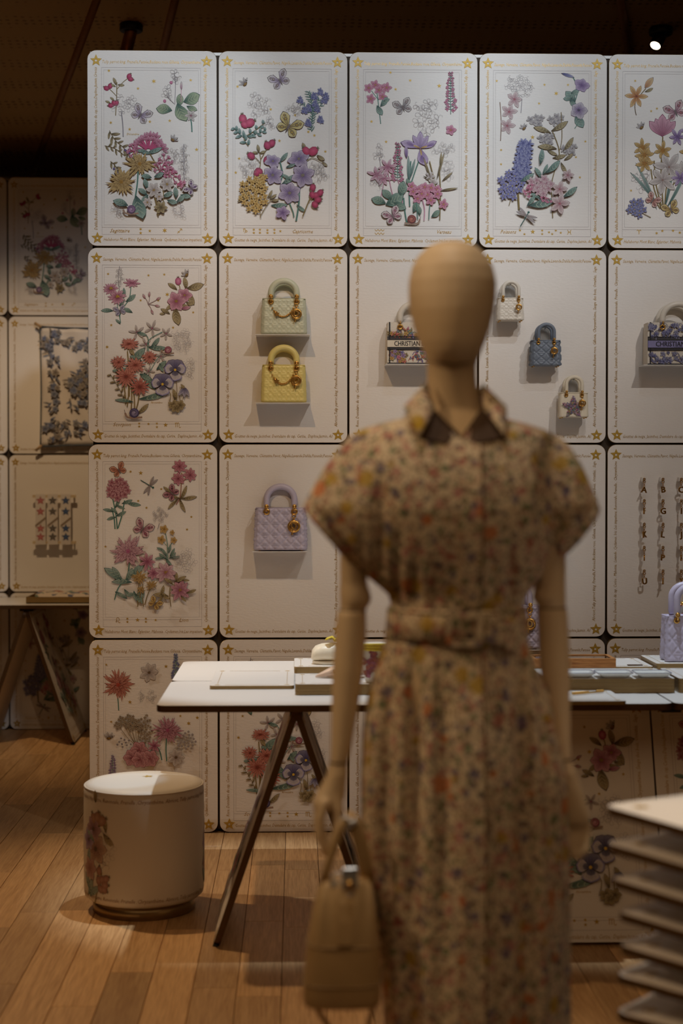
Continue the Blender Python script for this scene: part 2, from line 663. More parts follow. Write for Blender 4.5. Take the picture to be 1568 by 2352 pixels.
def leaf(A, x, y, a, L, wd=None, col=TEAL, vein=True, bend=0.12):
    """leaf by its centre"""
    wd = wd or L * .26
    bx, by = x - cos(a) * L / 2, y + sin(a) * L / 2
    A.petal(bx, by, a, L, wd, col[0], col[1], dk(col[0], .35), bend=bend, fat=.42, n=5, dome=.00015)
    A.h += .00014 if vein else 0
    if vein:
        for t in (.25, .42, .6):
            for sg in (1, -1):
                px, py = bx + cos(a) * L * t, by - sin(a) * L * t
                A.stroke([(px, py), (px + cos(a + sg * .8) * wd * .75, py - sin(a + sg * .8) * wd * .75)], max(1.2, L * .022), mix(col[1], (.75, .72, .5), .5))
    A.h -= .00013 if vein else 0


def hip(A, x, y, r, a=pi / 2, col=MAG):
    A.disc(x, y, r, col[0], col[1], ry=r * 1.25, out=dk(col[0], .4), rot=pi / 2 - a, dome=.001)
    for k in (-.5, 0, .5):
        A.petal(x + cos(a) * r, y - sin(a) * r, a + k, r * .8, r * .14, dk(OLIVE[0], .3), OLIVE[0])


def cluster(A, x, y, rx, ry, n, r, col, cen=None, np_=5, seedpow=.5):
    for i in range(n):
        a = i * 2.39996
        q = ((i + .5) / n) ** seedpow
        fx, fy = x + cos(a) * rx * q, y + sin(a) * ry * q
        flower(A, fx, fy, r * A.rnd.uniform(.85, 1.12), np_, col, cen, wd=.34, rot=A.rnd.uniform(0, 6), cr=.22)


def spike(A, x, y0, y1, w, col, n=14, r=9):
    A.stroke([(x, y1), (x, y0)], 3, STEM_T)
    for i in range(n):
        t = i / (n - 1)
        yy = y1 + (y0 - y1) * t
        q = w * (1 - .7 * t)
        for sg in (-1, 1):
            fx = x + sg * q * A.rnd.uniform(.4, 1)
            A.petal(x, yy, pi / 2 - sg * 1.1, q * 1.1, r * .25, TEAL2[0], TEAL2[1])
            flower(A, fx, yy + A.rnd.uniform(-4, 4), r * (1 - .4 * t), 4, col, wd=.36)


def sketch(A, x, y, rx, ry, n=9, r=20, col=GREY, filled=True):
    for i in range(n):
        a = i * 2.39996 + A.rnd.uniform(-.2, .2)
        q = sqrt((i + .5) / n)
        fx, fy = x + cos(a) * rx * q, y + sin(a) * ry * q
        b0 = A.rnd.uniform(0, 6)
        for k in range(5):
            b = b0 + k * 1.2566
            L = r * A.rnd.uniform(.7, 1.1)
            e = (fx + cos(b) * L, fy + sin(b) * L)
            s1 = (fx + cos(b - .5) * L * .62, fy + sin(b - .5) * L * .62)
            s2 = (fx + cos(b + .5) * L * .62, fy + sin(b + .5) * L * .62)
            m1 = (fx + cos(b - .32) * L * .92, fy + sin(b - .32) * L * .92)
            m2 = (fx + cos(b + .25) * L * .9, fy + sin(b + .25) * L * .9)
            if k < 4:
                A.stroke([(fx, fy), s1, m1, e, m2, s2, (fx, fy)][:7 if k < 3 else 5], A.rnd.uniform(.8, 1.5) * A.sc / 2.489, mix(col, PAPER, A.rnd.uniform(.1, .45)))


def sprig(A, pts, L, col=OLIVE, stem=STEM_O, w=3.0, n=9, wd=None, berries=None):
    A.stroke(pts, w, stem)
    m = len(pts) - 1
    for i in range(n):
        t = (i + .5) / n * m
        k = min(int(t), m - 1)
        f = t - k
        x = pts[k][0] * (1 - f) + pts[k + 1][0] * f
        y = pts[k][1] * (1 - f) + pts[k + 1][1] * f
        a = atan2(-(pts[k + 1][1] - pts[k][1]), pts[k + 1][0] - pts[k][0])
        b = a + (.9 if i % 2 else -.9)
        q = L * (1.1 - .4 * i / n) * A.rnd.uniform(.8, 1.15)
        A.petal(x, y, b, q, wd or q * .2, col[0], col[1], dk(col[0], .3), bend=.15)


def butterfly(A, x, y, s, rot=0.0, col=WHITE, col2=LILAC[1], edge=INK):
    for sg in (1, -1):
        for da, L, w in ((.75, 1.0, .36), (-.45, .72, .34)):
            a = rot + pi / 2 - sg * (pi / 2 - da)
            A.petal(x, y, a, s * L, s * w, col2, col[1], edge, fat=.85, n=5, ow=1.6, dome=0)
            for t, q in ((.55, .12), (.78, .09)):
                px, py = x + cos(a) * s * L * t, y - sin(a) * s * L * t
                A.disc(px, py, s * q, edge, col[0], n=7)
                A.disc(px, py, s * q * .6, col[1], n=6)
            A.stroke([(x, y), (x + cos(a - .12) * s * L * .8, y - sin(a - .12) * s * L * .8)], s * .025, edge)
            A.stroke([(x, y), (x + cos(a + .2) * s * L * .75, y - sin(a + .2) * s * L * .75)], s * .025, edge)
        A.stroke([(x, y), (x + cos(rot + pi / 2 - sg * .35) * s * .75, y - sin(rot + pi / 2 - sg * .35) * s * .75)], s * .03, edge)
    A.petal(x - cos(rot + pi / 2) * s * .4, y + sin(rot + pi / 2) * s * .4, rot + pi / 2, s * .7, s * .07, edge, edge)


def bee(A, x, y, s, rot=0.5):
    for k in (2.2, 1.5, .6, 0.0):
        A.petal(x, y, rot + k, s * .9, s * .2, GREY, WHITE[1], INK)
    A.disc(x, y, s * .42, C(120, 84, 26), C(170, 130, 50), ry=s * .28, rot=-rot, out=INK)
    for t in (-.2, .05, .28):
        A.disc(x + cos(rot) * s * t, y - sin(rot) * s * t, s * .06, C(44, 30, 18), ry=s * .26, rot=-rot)
    A.disc(x + cos(rot) * s * .5, y - sin(rot) * s * .5, s * .16, C(70, 50, 26))


def dragonfly(A, x, y, s, rot=2.6):
    A.stroke([(x - cos(rot) * s * .3, y + sin(rot) * s * .3), (x + cos(rot) * s, y - sin(rot) * s)], s * .07, TEAL[0])
    for k in (1.2, 1.7, -1.2, -1.7):
        A.petal(x, y, rot + pi + k, s * .9, s * .14, WHITE[0], GREY, DGREY)
    A.disc(x - cos(rot) * s * .35, y + sin(rot) * s * .35, s * .1, TEAL[0])


def snail(A, x, y, r, col=MAG, fl=1):
    A.stroke([(x - fl * r * 1.7, y + r * .9), (x, y + r * 1.05), (x + fl * r * 1.4, y + r * .9), (x + fl * r * 1.9, y)], r * .42, C(170, 140, 120))
    A.stroke([(x + fl * r * 1.9, y), (x + fl * r * 2.1, y - r * .7)], r * .1, INK)
    A.disc(x, y, r, col[0], col[1], out=INK, n=12, dome=.0002)
    A.h += .0003
    A.stroke([(x + r * q * cos(a), y + r * q * sin(a)) for q, a in [(1 - k * .09, k * .9) for k in range(10)]], r * .12, dk(col[0], .55))


def pansy(A, x, y, r, col=(C(50, 44, 116), C(140, 136, 200)), white=C(214, 206, 210)):
    for a, L, w in ((2.2, 1.0, .66), (.95, 1.0, .66)):
        A.petal(x, y, a, r * L, r * w, col[0], mix(col[0], col[1], .35), INK, fat=.9, n=6, dome=0)
    low = ((2.95, .98, .56), (.2, .98, .56), (-pi / 2, 1.0, .78))
    for a, L, w in low:
        A.petal(x, y, a, r * L, r * w, col[1], col[1], dk(col[0], .2), fat=.9, n=6, dome=0)
        A.petal(x, y, a, r * L * .9, r * w * .88, white, mix(white, col[1], .15), fat=.9, n=6, dome=0)
        for k in (-.45, -.22, 0, .22, .45):
            A.stroke([(x + cos(a + k) * r * .3, y - sin(a + k) * r * .3), (x + cos(a + k) * r * L * .8, y - sin(a + k) * r * L * .8)], 1.6 * A.sc / 2.489, col[1], taper=.8)
    for a, L, w in low:
        A.petal(x, y, a, r * L * .56, r * w * .5, C(30, 24, 78), col[0], fat=.85, n=5, dome=.0002)
    A.h += .0003
    A.disc(x, y, r * .12, C(214, 168, 40), C(240, 210, 90))


def iris(A, x, y, r, col=LILAC):
    for a, L, w in ((pi / 2, .9, .22), (1.0, .8, .17), (2.1, .8, .17)):
        A.petal(x, y, a, r * L, r * w, mix(col[0], col[1], .7), col[1], dk(col[0], .2), fat=.62, n=5)
    for a, L, w in ((2.75, 1.1, .26), (.3, .95, .2), (-1.4, .95, .36)):
        A.petal(x, y, a, r * L, r * w, mix(col[0], col[1], .5), col[1], dk(col[0], .2), fat=.85, n=5, bend=.1, dome=0)
        A.petal(x + cos(a) * r * .35, y - sin(a) * r * .35, a, r * .5, r * w * .55, col[0], col[0], fat=.8)
        A.petal(x, y, a, r * .45, r * .06, YEL[0], YEL[1])


def tulip(A, x, y, r, col=ROSE):
    for a, L, w in ((2.3, 1, .4), (.85, 1, .4), (pi / 2, 1.1, .45), (1.95, .95, .36), (1.2, .95, .36)):
        A.petal(x, y + r * .6, a, r * 1.5 * L, r * w, mix(col[0], col[1], .3), col[1], dk(col[0], .2), fat=.75, n=5)


def rose(A, x, y, r, col=ROSE):
    for l in range(4):
        q = r * (1 - .24 * l)
        for i in range(6 - l):
            a = 2 * pi * (i + .4 * l) / (6 - l)
            A.petal(x - cos(a) * q * .1, y + sin(a) * q * .1, a, q, q * .44, mix(col[0], (0, 0, 0), .25), col[1], dk(col[0], .35), fat=.9)
    A.disc(x, y, r * .15, dk(col[0], .3))


def frame_lines(A):
    """double ruled frame and title box, in card units"""
    c = C(196, 184, 182)
    sv, h0 = (A.ox, A.oy, A.sc), A.h
    A.ox, A.oy, A.sc, A.h = 0, 0, 1, 0
    for x0, y0, x1, y1, w in ((34.5, 43, 261, 424.5, .6), (39.5, 48.5, 256, 402.5, .45)):
        for a, b in (((x0, y0), (x1, y0)), ((x1, y0), (x1, y1)), ((x1, y1), (x0, y1)), ((x0, y1), (x0, y0))):
            A.stroke([a, b], w, c, smooth=False)
    A.stroke([(34.5, 408), (261, 408)], .6, c, smooth=False)
    A.ox, A.oy, A.sc = sv
    A.h = h0


def stars(A, pts, r=10):
    h0, A.h = A.h, .0002
    for i, p in enumerate(pts):
        A.star(p[0], p[1], (p[2] if len(p) > 2 else r), n=5 if i % 3 else 6, ri=.4)
    A.h = h0


def symbol(A, kind, x, y, s, w):
    """zodiac sign in gold strokes"""
    h0, A.h = A.h, .0002

    def st(*p):
        A.stroke([(x + a * s, y + b * s) for a, b in p], w, (1, 1, 1), foil=True)
    if kind == 'sagittaire':
        st((-.8, .8), (.8, -.8)); st((.1, -.8), (.8, -.8), ); st((.8, -.8), (.8, -.1)); st((-.6, 0), (0, .6))
    elif kind == 'capricorne':
        st((-.8, -.8), (-.5, -.5), (-.5, .5)); st((-.5, -.4), (-.1, -.8), (.1, -.3), (.1, .5), (-.2, .9)); st((.1, .2), (.5, -.1), (.8, .3), (.5, .6), (.1, .3))
    elif kind == 'verseau':
        for o in (-.3, .4):
            st(*[(-1 + .33 * i, o + (.18 if i % 2 else -.18)) for i in range(7)])
    elif kind == 'poissons':
        st((-.7, -.9), (-.3, 0), (-.7, .9)); st((.7, -.9), (.3, 0), (.7, .9)); st((-.6, 0), (.6, 0))
    elif kind == 'belier':
        st((-.8, -.4), (-.5, -.9), (-.1, -.4), (0, .9)); st((.8, -.4), (.5, -.9), (.1, -.4), (0, .9))
    elif kind == 'scorpion':
        st((-1, -.8), (-.8, -.6), (-.8, .7)); st((-.8, -.5), (-.4, -.8), (-.2, -.4), (-.2, .7)); st((-.2, -.5), (.2, -.8), (.4, -.4), (.4, .6), (.8, .8), (1.0, .5))
    elif kind == 'lion':
        st((-.5, .6), (-.8, .4), (-.5, .1), (-.3, .4), (-.6, -.2), (-.5, -.8), (.1, -.9), (.3, -.3), (.1, .4), (.3, .8), (.7, .6))
    else:
        st((-.8, -.8), (-.6, .6)); st((-.6, -.5), (-.2, -.8), (-.1, .6)); st((-.1, -.5), (.3, -.8), (.4, .8)); st((.4, -.3), (.8, -.1), (.1, .8))
    A.h = h0


def art_sagittaire():
    A = Art(42, 50, 2.489, 3)
    A.stroke([(207, 430), (213, 330), (215, 240)], 5, STEM_O); A.stroke([(215, 280), (250, 240), (282, 215)], 4, STEM_O); A.stroke([(213, 320), (190, 295), (165, 272)], 4, STEM_O)
    for q in ((155, 275, 2.6), (177, 262, 1.2), (285, 205, 1.0), (293, 222, -.2), (180, 372, 3.3), (198, 358, 1.9), (212, 358, 1.2)):
        hip(A, q[0], q[1], 13, q[2])
    for q in ((205, 235, 1.8, 42), (238, 258, -.2, 36), (195, 258, 2.6, 30), (190, 335, 2.3, 30), (165, 352, 2.6, 30)):
        leaf(A, q[0], q[1], q[2], q[3], col=OLIVE)
    sketch(A, 262, 365, 68, 50, 10, 26); A.stroke([(250, 550), (248, 480), (240, 410)], 6, GREY)
    butterfly(A, 348, 428, 72, -.55)
    A.stroke([(642, 520), (635, 450), (600, 400)], 7, STEM_T)
    for q in ((642, 335, .3, 95, 42), (575, 342, 1.3, 70, 26), (485, 388, 2.9, 85, 36), (578, 412, -1.2, 105, 46), (640, 388, -.5, 60, 20)):
        leaf(A, q[0], q[1], q[2], q[3], q[4], (C(44, 104, 88), C(150, 176, 120)))
    A.stroke([(545, 365), (548, 250), (545, 200)], 3, DGREY); A.stroke([(540, 360), (500, 320)], 3, DGREY); A.stroke([(580, 350), (582, 245)], 3, ROSE[1])
    sketch(A, 545, 208, 25, 25, 4, 28, DGREY); sketch(A, 500, 300, 14, 30, 4, 26, DGREY); flower(A, 636, 428, 34, 6, WHITE, ROSE[0])
    A.disc(524, 240, 9, ROSE[0], ROSE[1]); A.disc(487, 345, 9, ROSE[0], ROSE[1]); A.petal(582, 280, pi / 2, 45, 8, ROSE[1], WHITE[1], DGREY)
    title(A, 'Décembre', 305, 535, 70, 14, A.foil); stars(A, [(425, 233, 14), (335, 275), (635, 225), (170, 175), (515, 457), (402, 463), (180, 470), (287, 507), (668, 620, 12)])
    sprig(A, [(172, 515), (205, 570), (260, 620), (298, 690)], 40, n=13); sprig(A, [(145, 602), (200, 615), (262, 660)], 34, n=8); sprig(A, [(178, 690), (205, 715), (230, 765)], 30, n=6)
    for q in ((262, 627), (285, 642), (198, 732), (215, 752)):
        A.disc(q[0], q[1], 7, C(70, 56, 110), C(120, 104, 160))
    trumpet_fan(A, 395, 630, 92, 16, .1, 3.0); trumpet_fan(A, 320, 630, 45, 6, 1.2, 3.9)
    for q in ((360, 628, 2.9, 70), (430, 632, .2, 90), (390, 640, 3.0, 60)):
        leaf(A, q[0], q[1], q[2], q[3], q[3] * .17)
    A.stroke([(400, 640), (440, 710), (470, 760)], 5, STEM_O)
    bee(A, 535, 565, 32, -.2)
    sketch(A, 520, 660, 60, 45, 8, 26); sketch(A, 597, 690, 22, 105, 12, 20, DGREY); A.stroke([(597, 800), (595, 590)], 3, GREY)
    for k in ((485, 690), (500, 745), (465, 730), (530, 770)):
        trumpet_fan(A, k[0], k[1], 42, 8, .0, 6.0)
    A.stroke([(335, 750), (330, 820), (318, 900)], 8, STEM_T); mum(A, 345, 705, 88, YEL, 18, 4, .62)
    mum(A, 240, 808, 84, YEL, 20, 5, .95, .12)
    for q in ((385, 775, 2.8), (455, 772, .3), (382, 818, 1.7), (365, 862, 2.4), (505, 882, .3), (552, 868, 1.5), (605, 890, -.3), (528, 922, -.4), (580, 905, .6), (372, 902, 3.9)):
        leaf(A, q[0], q[1], q[2], 58, 17)
    A.stroke([(425, 870), (440, 930), (450, 1000)], 7, STEM_O); A.stroke([(480, 850), (480, 900), (475, 950)], 5, STEM_O)
    for q in ((500, 822, 44), (425, 855, 44), (388, 925, 30), (455, 892, 26)):
        flower(A, q[0], q[1], q[2], 6, WHITE, C(190, 150, 60), wd=.36, cr=.24)
    trumpet_fan(A, 550, 825, 48, 4, -.2, .6)
    butterfly(A, 640, 845, 52, .9, (LILAC[0], WHITE[1]), LILAC[1])
    leaf(A, 335, 955, -1.4, 130, 48); leaf(A, 238, 925, 2.7, 84, 26); sketch(A, 228, 972, 32, 24, 5, 26, DGREY)
    snail(A, 297, 966, 24, (C(96, 60, 110), C(190, 160, 190)), -1)
    flower(A, 466, 955, 38, 6, OLIVE, wd=.36); sketch(A, 570, 965, 40, 35, 5, 24)
    title(A, 'Sagittaire', 230, 1086, 112, 26); stars(A, [(348, 1075), (348, 1097), (400, 1085), (485, 1082, 15)]); symbol(A, 'sagittaire', 570, 1085, 16, 3)
    frame_lines(A)
    return A


def art_capricorne():
    A = Art(795, 55, 2.489, 5)
    bee(A, 950, 248, 40, 1.2)
    butterfly(A, 1152, 232, 74, .5, WHITE, LILAC[1])
    stars(A, [(908, 265), (1097, 393), (1237, 425), (1313, 520), (1347, 540), (1147, 572), (1410, 632), (917, 675), (897, 755)])
    A.stroke([(1330, 500), (1335, 400), (1320, 290)], 4, STEM_T)
    for q in ((1310, 290), (1280, 360), (1340, 420), (1390, 360), (1330, 350), (1320, 460), (1375, 330)):
        sprig(A, [(1332, q[1] + 60), q], 26, TEAL2, STEM_T, 3, 8, 4)
    for q in ((1380, 295), (1402, 340), (1345, 318), (1265, 340), (1312, 385), (1360, 390), (1380, 452), (1310, 470), (1412, 318), (1290, 400), (1350, 362)):
        cluster(A, q[0], q[1], 16, 14, 4, 15, BLUE)
    sprig(A, [(970, 605), (945, 560), (1000, 520), (1065, 470)], 34, TEAL2, STEM_O, 4, 10, 10); sprig(A, [(950, 560), (915, 530), (888, 500)], 32, TEAL2, STEM_T, 3, 6, 10); sprig(A, [(980, 540), (1030, 530), (1070, 510)], 28, TEAL2, STEM_T, 3, 6, 9)
    for q in ((938, 450, 22, 1.7), (978, 472, 24, .5), (948, 482, 18, 2.5)):
        hip(A, q[0], q[1], q[2], q[3], (C(170, 44, 84), C(222, 96, 130)))
    sketch(A, 1030, 370, 62, 60, 9, 28); sketch(A, 1235, 395, 40, 28, 6, 22); sketch(A, 1085, 470, 30, 25, 4, 22)
    butterfly(A, 1198, 495, 92, -.5, (C(200, 170, 60), C(222, 204, 120)), C(206, 176, 70))
    A.stroke([(1030, 760), (1040, 680), (1028, 620)], 4, STEM_O); A.stroke([(1040, 680), (1075, 620), (1100, 590)], 4, STEM_O); A.stroke([(1038, 700), (1010, 670), (985, 660)], 4, STEM_O)
    for q in ((1103, 588, .9), (985, 660, 2.4), (1075, 683, 1.2), (1030, 748, -.6), (1020, 755, -2.2), (1078, 600, 1.9)):
        hip(A, q[0], q[1], 19, q[2])
    for q in ((1028, 618, 1.6, 42), (1050, 640, .2, 32), (1010, 640, 2.9, 32), (1290, 606, 1.8, 46), (1382, 670, -.7, 50), (1405, 705, -.9, 36)):
        leaf(A, q[0], q[1], q[2], q[3], col=OLIVE)
    sketch(A, 1375, 745, 45, 50, 9, 30); sketch(A, 970, 725, 50, 45, 8, 28)
    A.stroke([(1262, 820), (1258, 930), (1243, 1030)], 9, STEM_T); A.stroke([(1150, 690), (1165, 760), (1155, 800)], 7, STEM_T); A.stroke([(1205, 930), (1225, 980), (1230, 1010)], 6, STEM_T)
    A.stroke([(1300, 690), (1340, 670), (1400, 700)], 4, STEM_O)
    for q in ((1172, 672, .7, 70), (1215, 716, .3, 62), (1200, 800, .5, 90), (1145, 946, -.1, 90), (1268, 960, -.8, 60), (1190, 780, 2.4, 60), (1250, 890, 1.2, 80)):
        leaf(A, q[0], q[1], q[2], q[3], q[3] * .2)
    HELL = (C(120, 86, 160), C(196, 180, 206))
    for q in ((1110, 690, 50, .7), (1108, 770, 62, .9), (1205, 872, 72, .85), (1258, 676, 62, .8), (1280, 770, 72, .95)):
        flower(A, q[0], q[1], q[2], 6, HELL, C(150, 140, 120), wd=.42, ty=q[3], rot=.3, cr=.2)
    hip(A, 1300, 630, 20, 2.2, (C(176, 40, 84), C(216, 80, 120))); hip(A, 1340, 632, 24, .6, (C(176, 40, 84), C(216, 80, 120)))
    for q in ((940, 890, 2.8), (930, 910, 3.4), (1110, 895, .4), (1120, 915, -.1), (960, 880, 2.2), (1095, 880, .9)):
        leaf(A, q[0], q[1], q[2], 48, 9, OLIVE)
    A.stroke([(1040, 1015), (1030, 940), (1000, 850)], 4, STEM_O); A.stroke([(1040, 1000), (1070, 950), (1100, 910)], 4, STEM_O)
    cluster(A, 1000, 880, 82, 100, 34, 18, (C(196, 146, 30), C(230, 188, 76)), C(150, 106, 20)); cluster(A, 1040, 795, 35, 30, 7, 17, (C(196, 146, 30), C(230, 188, 76)), C(150, 106, 20))
    flower(A, 1165, 985, 45, 5, LILAC, wd=.42, ty=.9)
    A.stroke([(1280, 1005), (1310, 930), (1340, 860)], 6, STEM_O); A.stroke([(1310, 925), (1350, 890), (1385, 868)], 4, STEM_O)
    for q in ((1338, 840, 1.4), (1336, 882, 2), (1380, 870, .8), (1368, 910, .2), (1350, 938, -.8), (1355, 885, .4)):
        hip(A, q[0], q[1], 17, q[2])
    title(A, 'Capricorne', 1280, 1091, 116, 26); stars(A, [(1000, 1080), (1000, 1098), (1035, 1080), (1035, 1098), (1078, 1082), (1078, 1098), (1118, 1080), (1118, 1098), (1152, 1088)], 9); symbol(A, 'capricorne', 950, 1086, 15, 3)
    frame_lines(A)
    return A


def art_verseau():
    A = Art(18, 50, 2.0154, 7)
    A.stroke([(150, 240), (160, 320), (168, 388)], 4, STEM_T); A.stroke([(152, 270), (125, 235)], 3, STEM_T); A.stroke([(155, 280), (180, 240)], 3, STEM_T)
    for q in ((112, 222), (143, 208), (180, 222), (160, 232), (122, 272), (176, 262), (195, 220)):
        flower(A, q[0], q[1], 24, 5, PINK, C(210, 170, 80), wd=.4)
    leaf(A, 185, 288, .8, 52, 16); leaf(A, 160, 326, -1.2, 48, 17); leaf(A, 195, 280, .2, 30, 9)
    butterfly(A, 272, 313, 54, .3, WHITE, GREY)
    spike(A, 493, 150, 320, 28, PINK, 15, 11); A.stroke([(494, 340), (493, 300)], 3, STEM_T)
    flower(A, 493, 415, 26, 5, PINK, C(210, 160, 60), wd=.44)
    sketch(A, 380, 310, 45, 30, 6, 24); sketch(A, 390, 385, 62, 45, 8, 28)
    stars(A, [(305, 186), (237, 227), (440, 210, 11), (213, 150), (125, 377), (193, 470)], 8)
    sketch(A, 160, 520, 22, 28, 4, 20); A.stroke([(168, 590), (162, 540)], 2, GREY)
    spike(A, 247, 480, 650, 26, PINK, 14, 11)
    A.stroke([(303, 770), (300, 660), (308, 560)], 6, STEM_T); A.stroke([(290, 850), (280, 790), (275, 730)], 6, STEM_T); A.stroke([(300, 690), (330, 600), (352, 540)], 5, STEM_T)
    A.petal(300, 660, 1.6, 120, 9, *TEAL2, dk(TEAL2[0])); A.petal(303, 640, 1.3, 90, 8, *TEAL2, dk(TEAL2[0])); A.petal(288, 545, 1.62, 60, 10, LILAC[0], LILAC[1], INK)
    iris(A, 352, 500, 84)
    for q in ((200, 588, 1.2), (178, 640, 4.2), (150, 625, 2.8)):
        flower(A, q[0], q[1], 46, 6, (C(206, 110, 150), C(228, 196, 208)), wd=.2, rot=q[2], ty=.8)
    A.stroke([(200, 600), (215, 680), (235, 760)], 3, ROSE[1]); A.stroke([(185, 650), (170, 720), (160, 760)], 3, ROSE[1]); A.stroke([(245, 640), (265, 700), (270, 760)], 3, ROSE[1])
    sketch(A, 460, 505, 45, 24, 6, 22); sketch(A, 150, 640, 22, 40, 4, 24); sketch(A, 480, 590, 24, 40, 4, 26)
    A.stroke([(443, 832), (446, 700), (440, 590)], 5, STEM_O); A.stroke([(442, 760), (415, 640), (395, 560)], 5, STEM_O)
    for q in ((450, 695, .15, 75), (368, 630, -.5, 70), (455, 650, .7, 60), (400, 640, 1.9, 100), (430, 640, 1.3, 120), (445, 590, 1.5, 70)):
        A.petal(q[0], q[1], q[2], q[3], 6, *OLIVE, dk(OLIVE[0], .3))
    for q in ((398, 630), (410, 660)):
        flower(A, q[0], q[1], 24, 5, WHITE)
    for q in ((160, 742, 2.7, 66, 24), (235, 745, .4, 90, 36), (270, 690, 1.2, 70, 26), (200, 715, 2.2, 60, 22), (255, 770, -.6, 60, 22), (333, 770, 1.1, 60, 18), (425, 806, .5, 46, 16), (350, 790, 1.5, 40, 12), (300, 660, 1.9, 40, 12)):
        leaf(A, q[0], q[1], q[2], q[3], q[4], (C(30, 92, 76), C(96, 152, 130)))
    A.stroke([(370, 835), (372, 780), (360, 730)], 4, ROSE[1]); A.stroke([(392, 830), (395, 780), (400, 740)], 4, STEM_T); A.stroke([(340, 830), (335, 770), (330, 730)], 4, STEM_T)
    for q in ((312, 678), (345, 694), (372, 680), (402, 684), (430, 692), (340, 734), (385, 715), (400, 742), (432, 712), (460, 760), (358, 712), (318, 702)):
        flower(A, q[0], q[1], 25, 5, PINK, C(220, 180, 90), wd=.42)
    butterfly(A, 225, 818, 55, .5, (C(206, 120, 150), WHITE[1]), ROSE[1])
    snail(A, 312, 830, 20, (C(128, 40, 40), C(200, 130, 110)))
    title(A, 'Verseau', 465, 888, 66, 22); symbol(A, 'verseau', 163, 887, 22, 2.5)
    frame_lines(A)
    return A


def art_poissons():
    A = Art(622, 52, 2.0154, 9)
    sketch(A, 812, 215, 62, 52, 22, 18, GREY); A.stroke([(825, 270), (820, 335)], 3, GREY)
    A.stroke([(725, 465), (728, 380), (722, 285)], 4, C(150, 120, 100)); A.stroke([(770, 300), (790, 265), (812, 285)], 3, C(150, 120, 100))
    PALE = (C(206, 150, 160), C(222, 206, 202))
    for q in ((765, 330), (756, 395), (790, 272)):
        flower(A, q[0], q[1], 38, 5, PALE, C(190, 90, 110), wd=.34, cr=.13)
    A.stroke([(1010, 150), (1060, 165), (1085, 230), (1065, 300)], 4, STEM_T); A.petal(1010, 150, -.3, 60, 9, *BLUE, INK)
    for q in ((1055, 255, 2.2, 62, 24), (1072, 240, .2, 40, 16), (1090, 372, -1.2, 66, 26), (1062, 290, -.9, 42, 14), (1040, 265, 3.0, 40, 14)):
        leaf(A, q[0], q[1], q[2], q[3], q[4])
    flower(A, 1105, 205, 38, 5, LILAC, wd=.5, ty=.8); flower(A, 1090, 320, 40, 5, (LILAC[0], C(214, 206, 214)), C(70, 60, 100), wd=.56, cr=.22); A.stroke([(1085, 385), (1072, 405)], 3, STEM_T)
    stars(A, [(985, 243, 11), (930, 203), (1040, 203), (905, 290), (707, 187), (875, 447, 11), (728, 507), (728, 573), (1122, 465), (1078, 538), (1097, 632)], 7)
    bee(A, 835, 405, 24, .9)
    for q in ((890, 370), (985, 368), (940, 455), (1045, 503)):
        cluster(A, q[0], q[1], 30, 26, 6, 18, (GREY, C(216, 208, 204)))
    A.stroke([(970, 822), (965, 720), (968, 640), (1000, 520), (968, 420)], 4, STEM_O); A.stroke([(1000, 510), (1012, 450), (1008, 330)], 3, STEM_O)
    for q in ((922, 410, 2.7, 80), (1003, 400, .4, 84), (1045, 482, .8, 74), (945, 490, 2.9, 84), (1000, 540, .1, 60), (1018, 590, -1.2, 54), (965, 520, -.6, 50), (1045, 540, .5, 50)):
        leaf(A, q[0], q[1], q[2], q[3], q[3] * .19, OLIVE)
    A.stroke([(812, 785), (808, 690), (825, 560)], 9, STEM_O); A.stroke([(765, 765), (775, 720), (765, 680)], 3, STEM_O)
    for i in range(34):
        t = i / 33
        flower(A, 818 + 30 * sin(i * 2.4) * (1 - .45 * t) + 22 * t, 640 - 165 * t, 25, 6, (C(78, 84, 168), C(156, 164, 214)), wd=.24)
    cluster(A, 770, 675, 58, 62, 16, 19, (C(88, 86, 166), C(140, 144, 206)), C(200, 190, 120))
    for q in ((918, 540, 1.3, 70), (972, 590, .6, 84), (905, 615, 2.0, 60), (850, 640, .4, 70), (920, 760, .1, 120), (1052, 706, .5, 76), (870, 745, .8, 60), (935, 600, 1.0, 50), (890, 720, 2.5, 50)):
        leaf(A, q[0], q[1], q[2], q[3], q[3] * .2)
    cluster(A, 910, 675, 52, 42, 14, 21, (C(206, 140, 160), C(226, 206, 206)))
    trumpet_fan(A, 868, 700, 34, 6, 1.4, 4.2, PINK); trumpet_fan(A, 940, 725, 30, 5, 3.4, 5.4, PINK)
    for q in ((1000, 690, 38), (1000, 757, 46), (1038, 625, 30)):
        flower(A, q[0], q[1], q[2], 5, PALE, C(200, 100, 120), wd=.36, cr=.12)
    dragonfly(A, 845, 815, 56, -2.1)
    title(A, 'Poissons', 763, 888, 74, 22); stars(A, [(817, 880), (838, 897), (877, 886, 12), (921, 880), (921, 896), (953, 888), (985, 880), (968, 896), (1008, 890)], 7); symbol(A, 'poissons', 1048, 887, 12, 2.5)
    frame_lines(A)
    return A


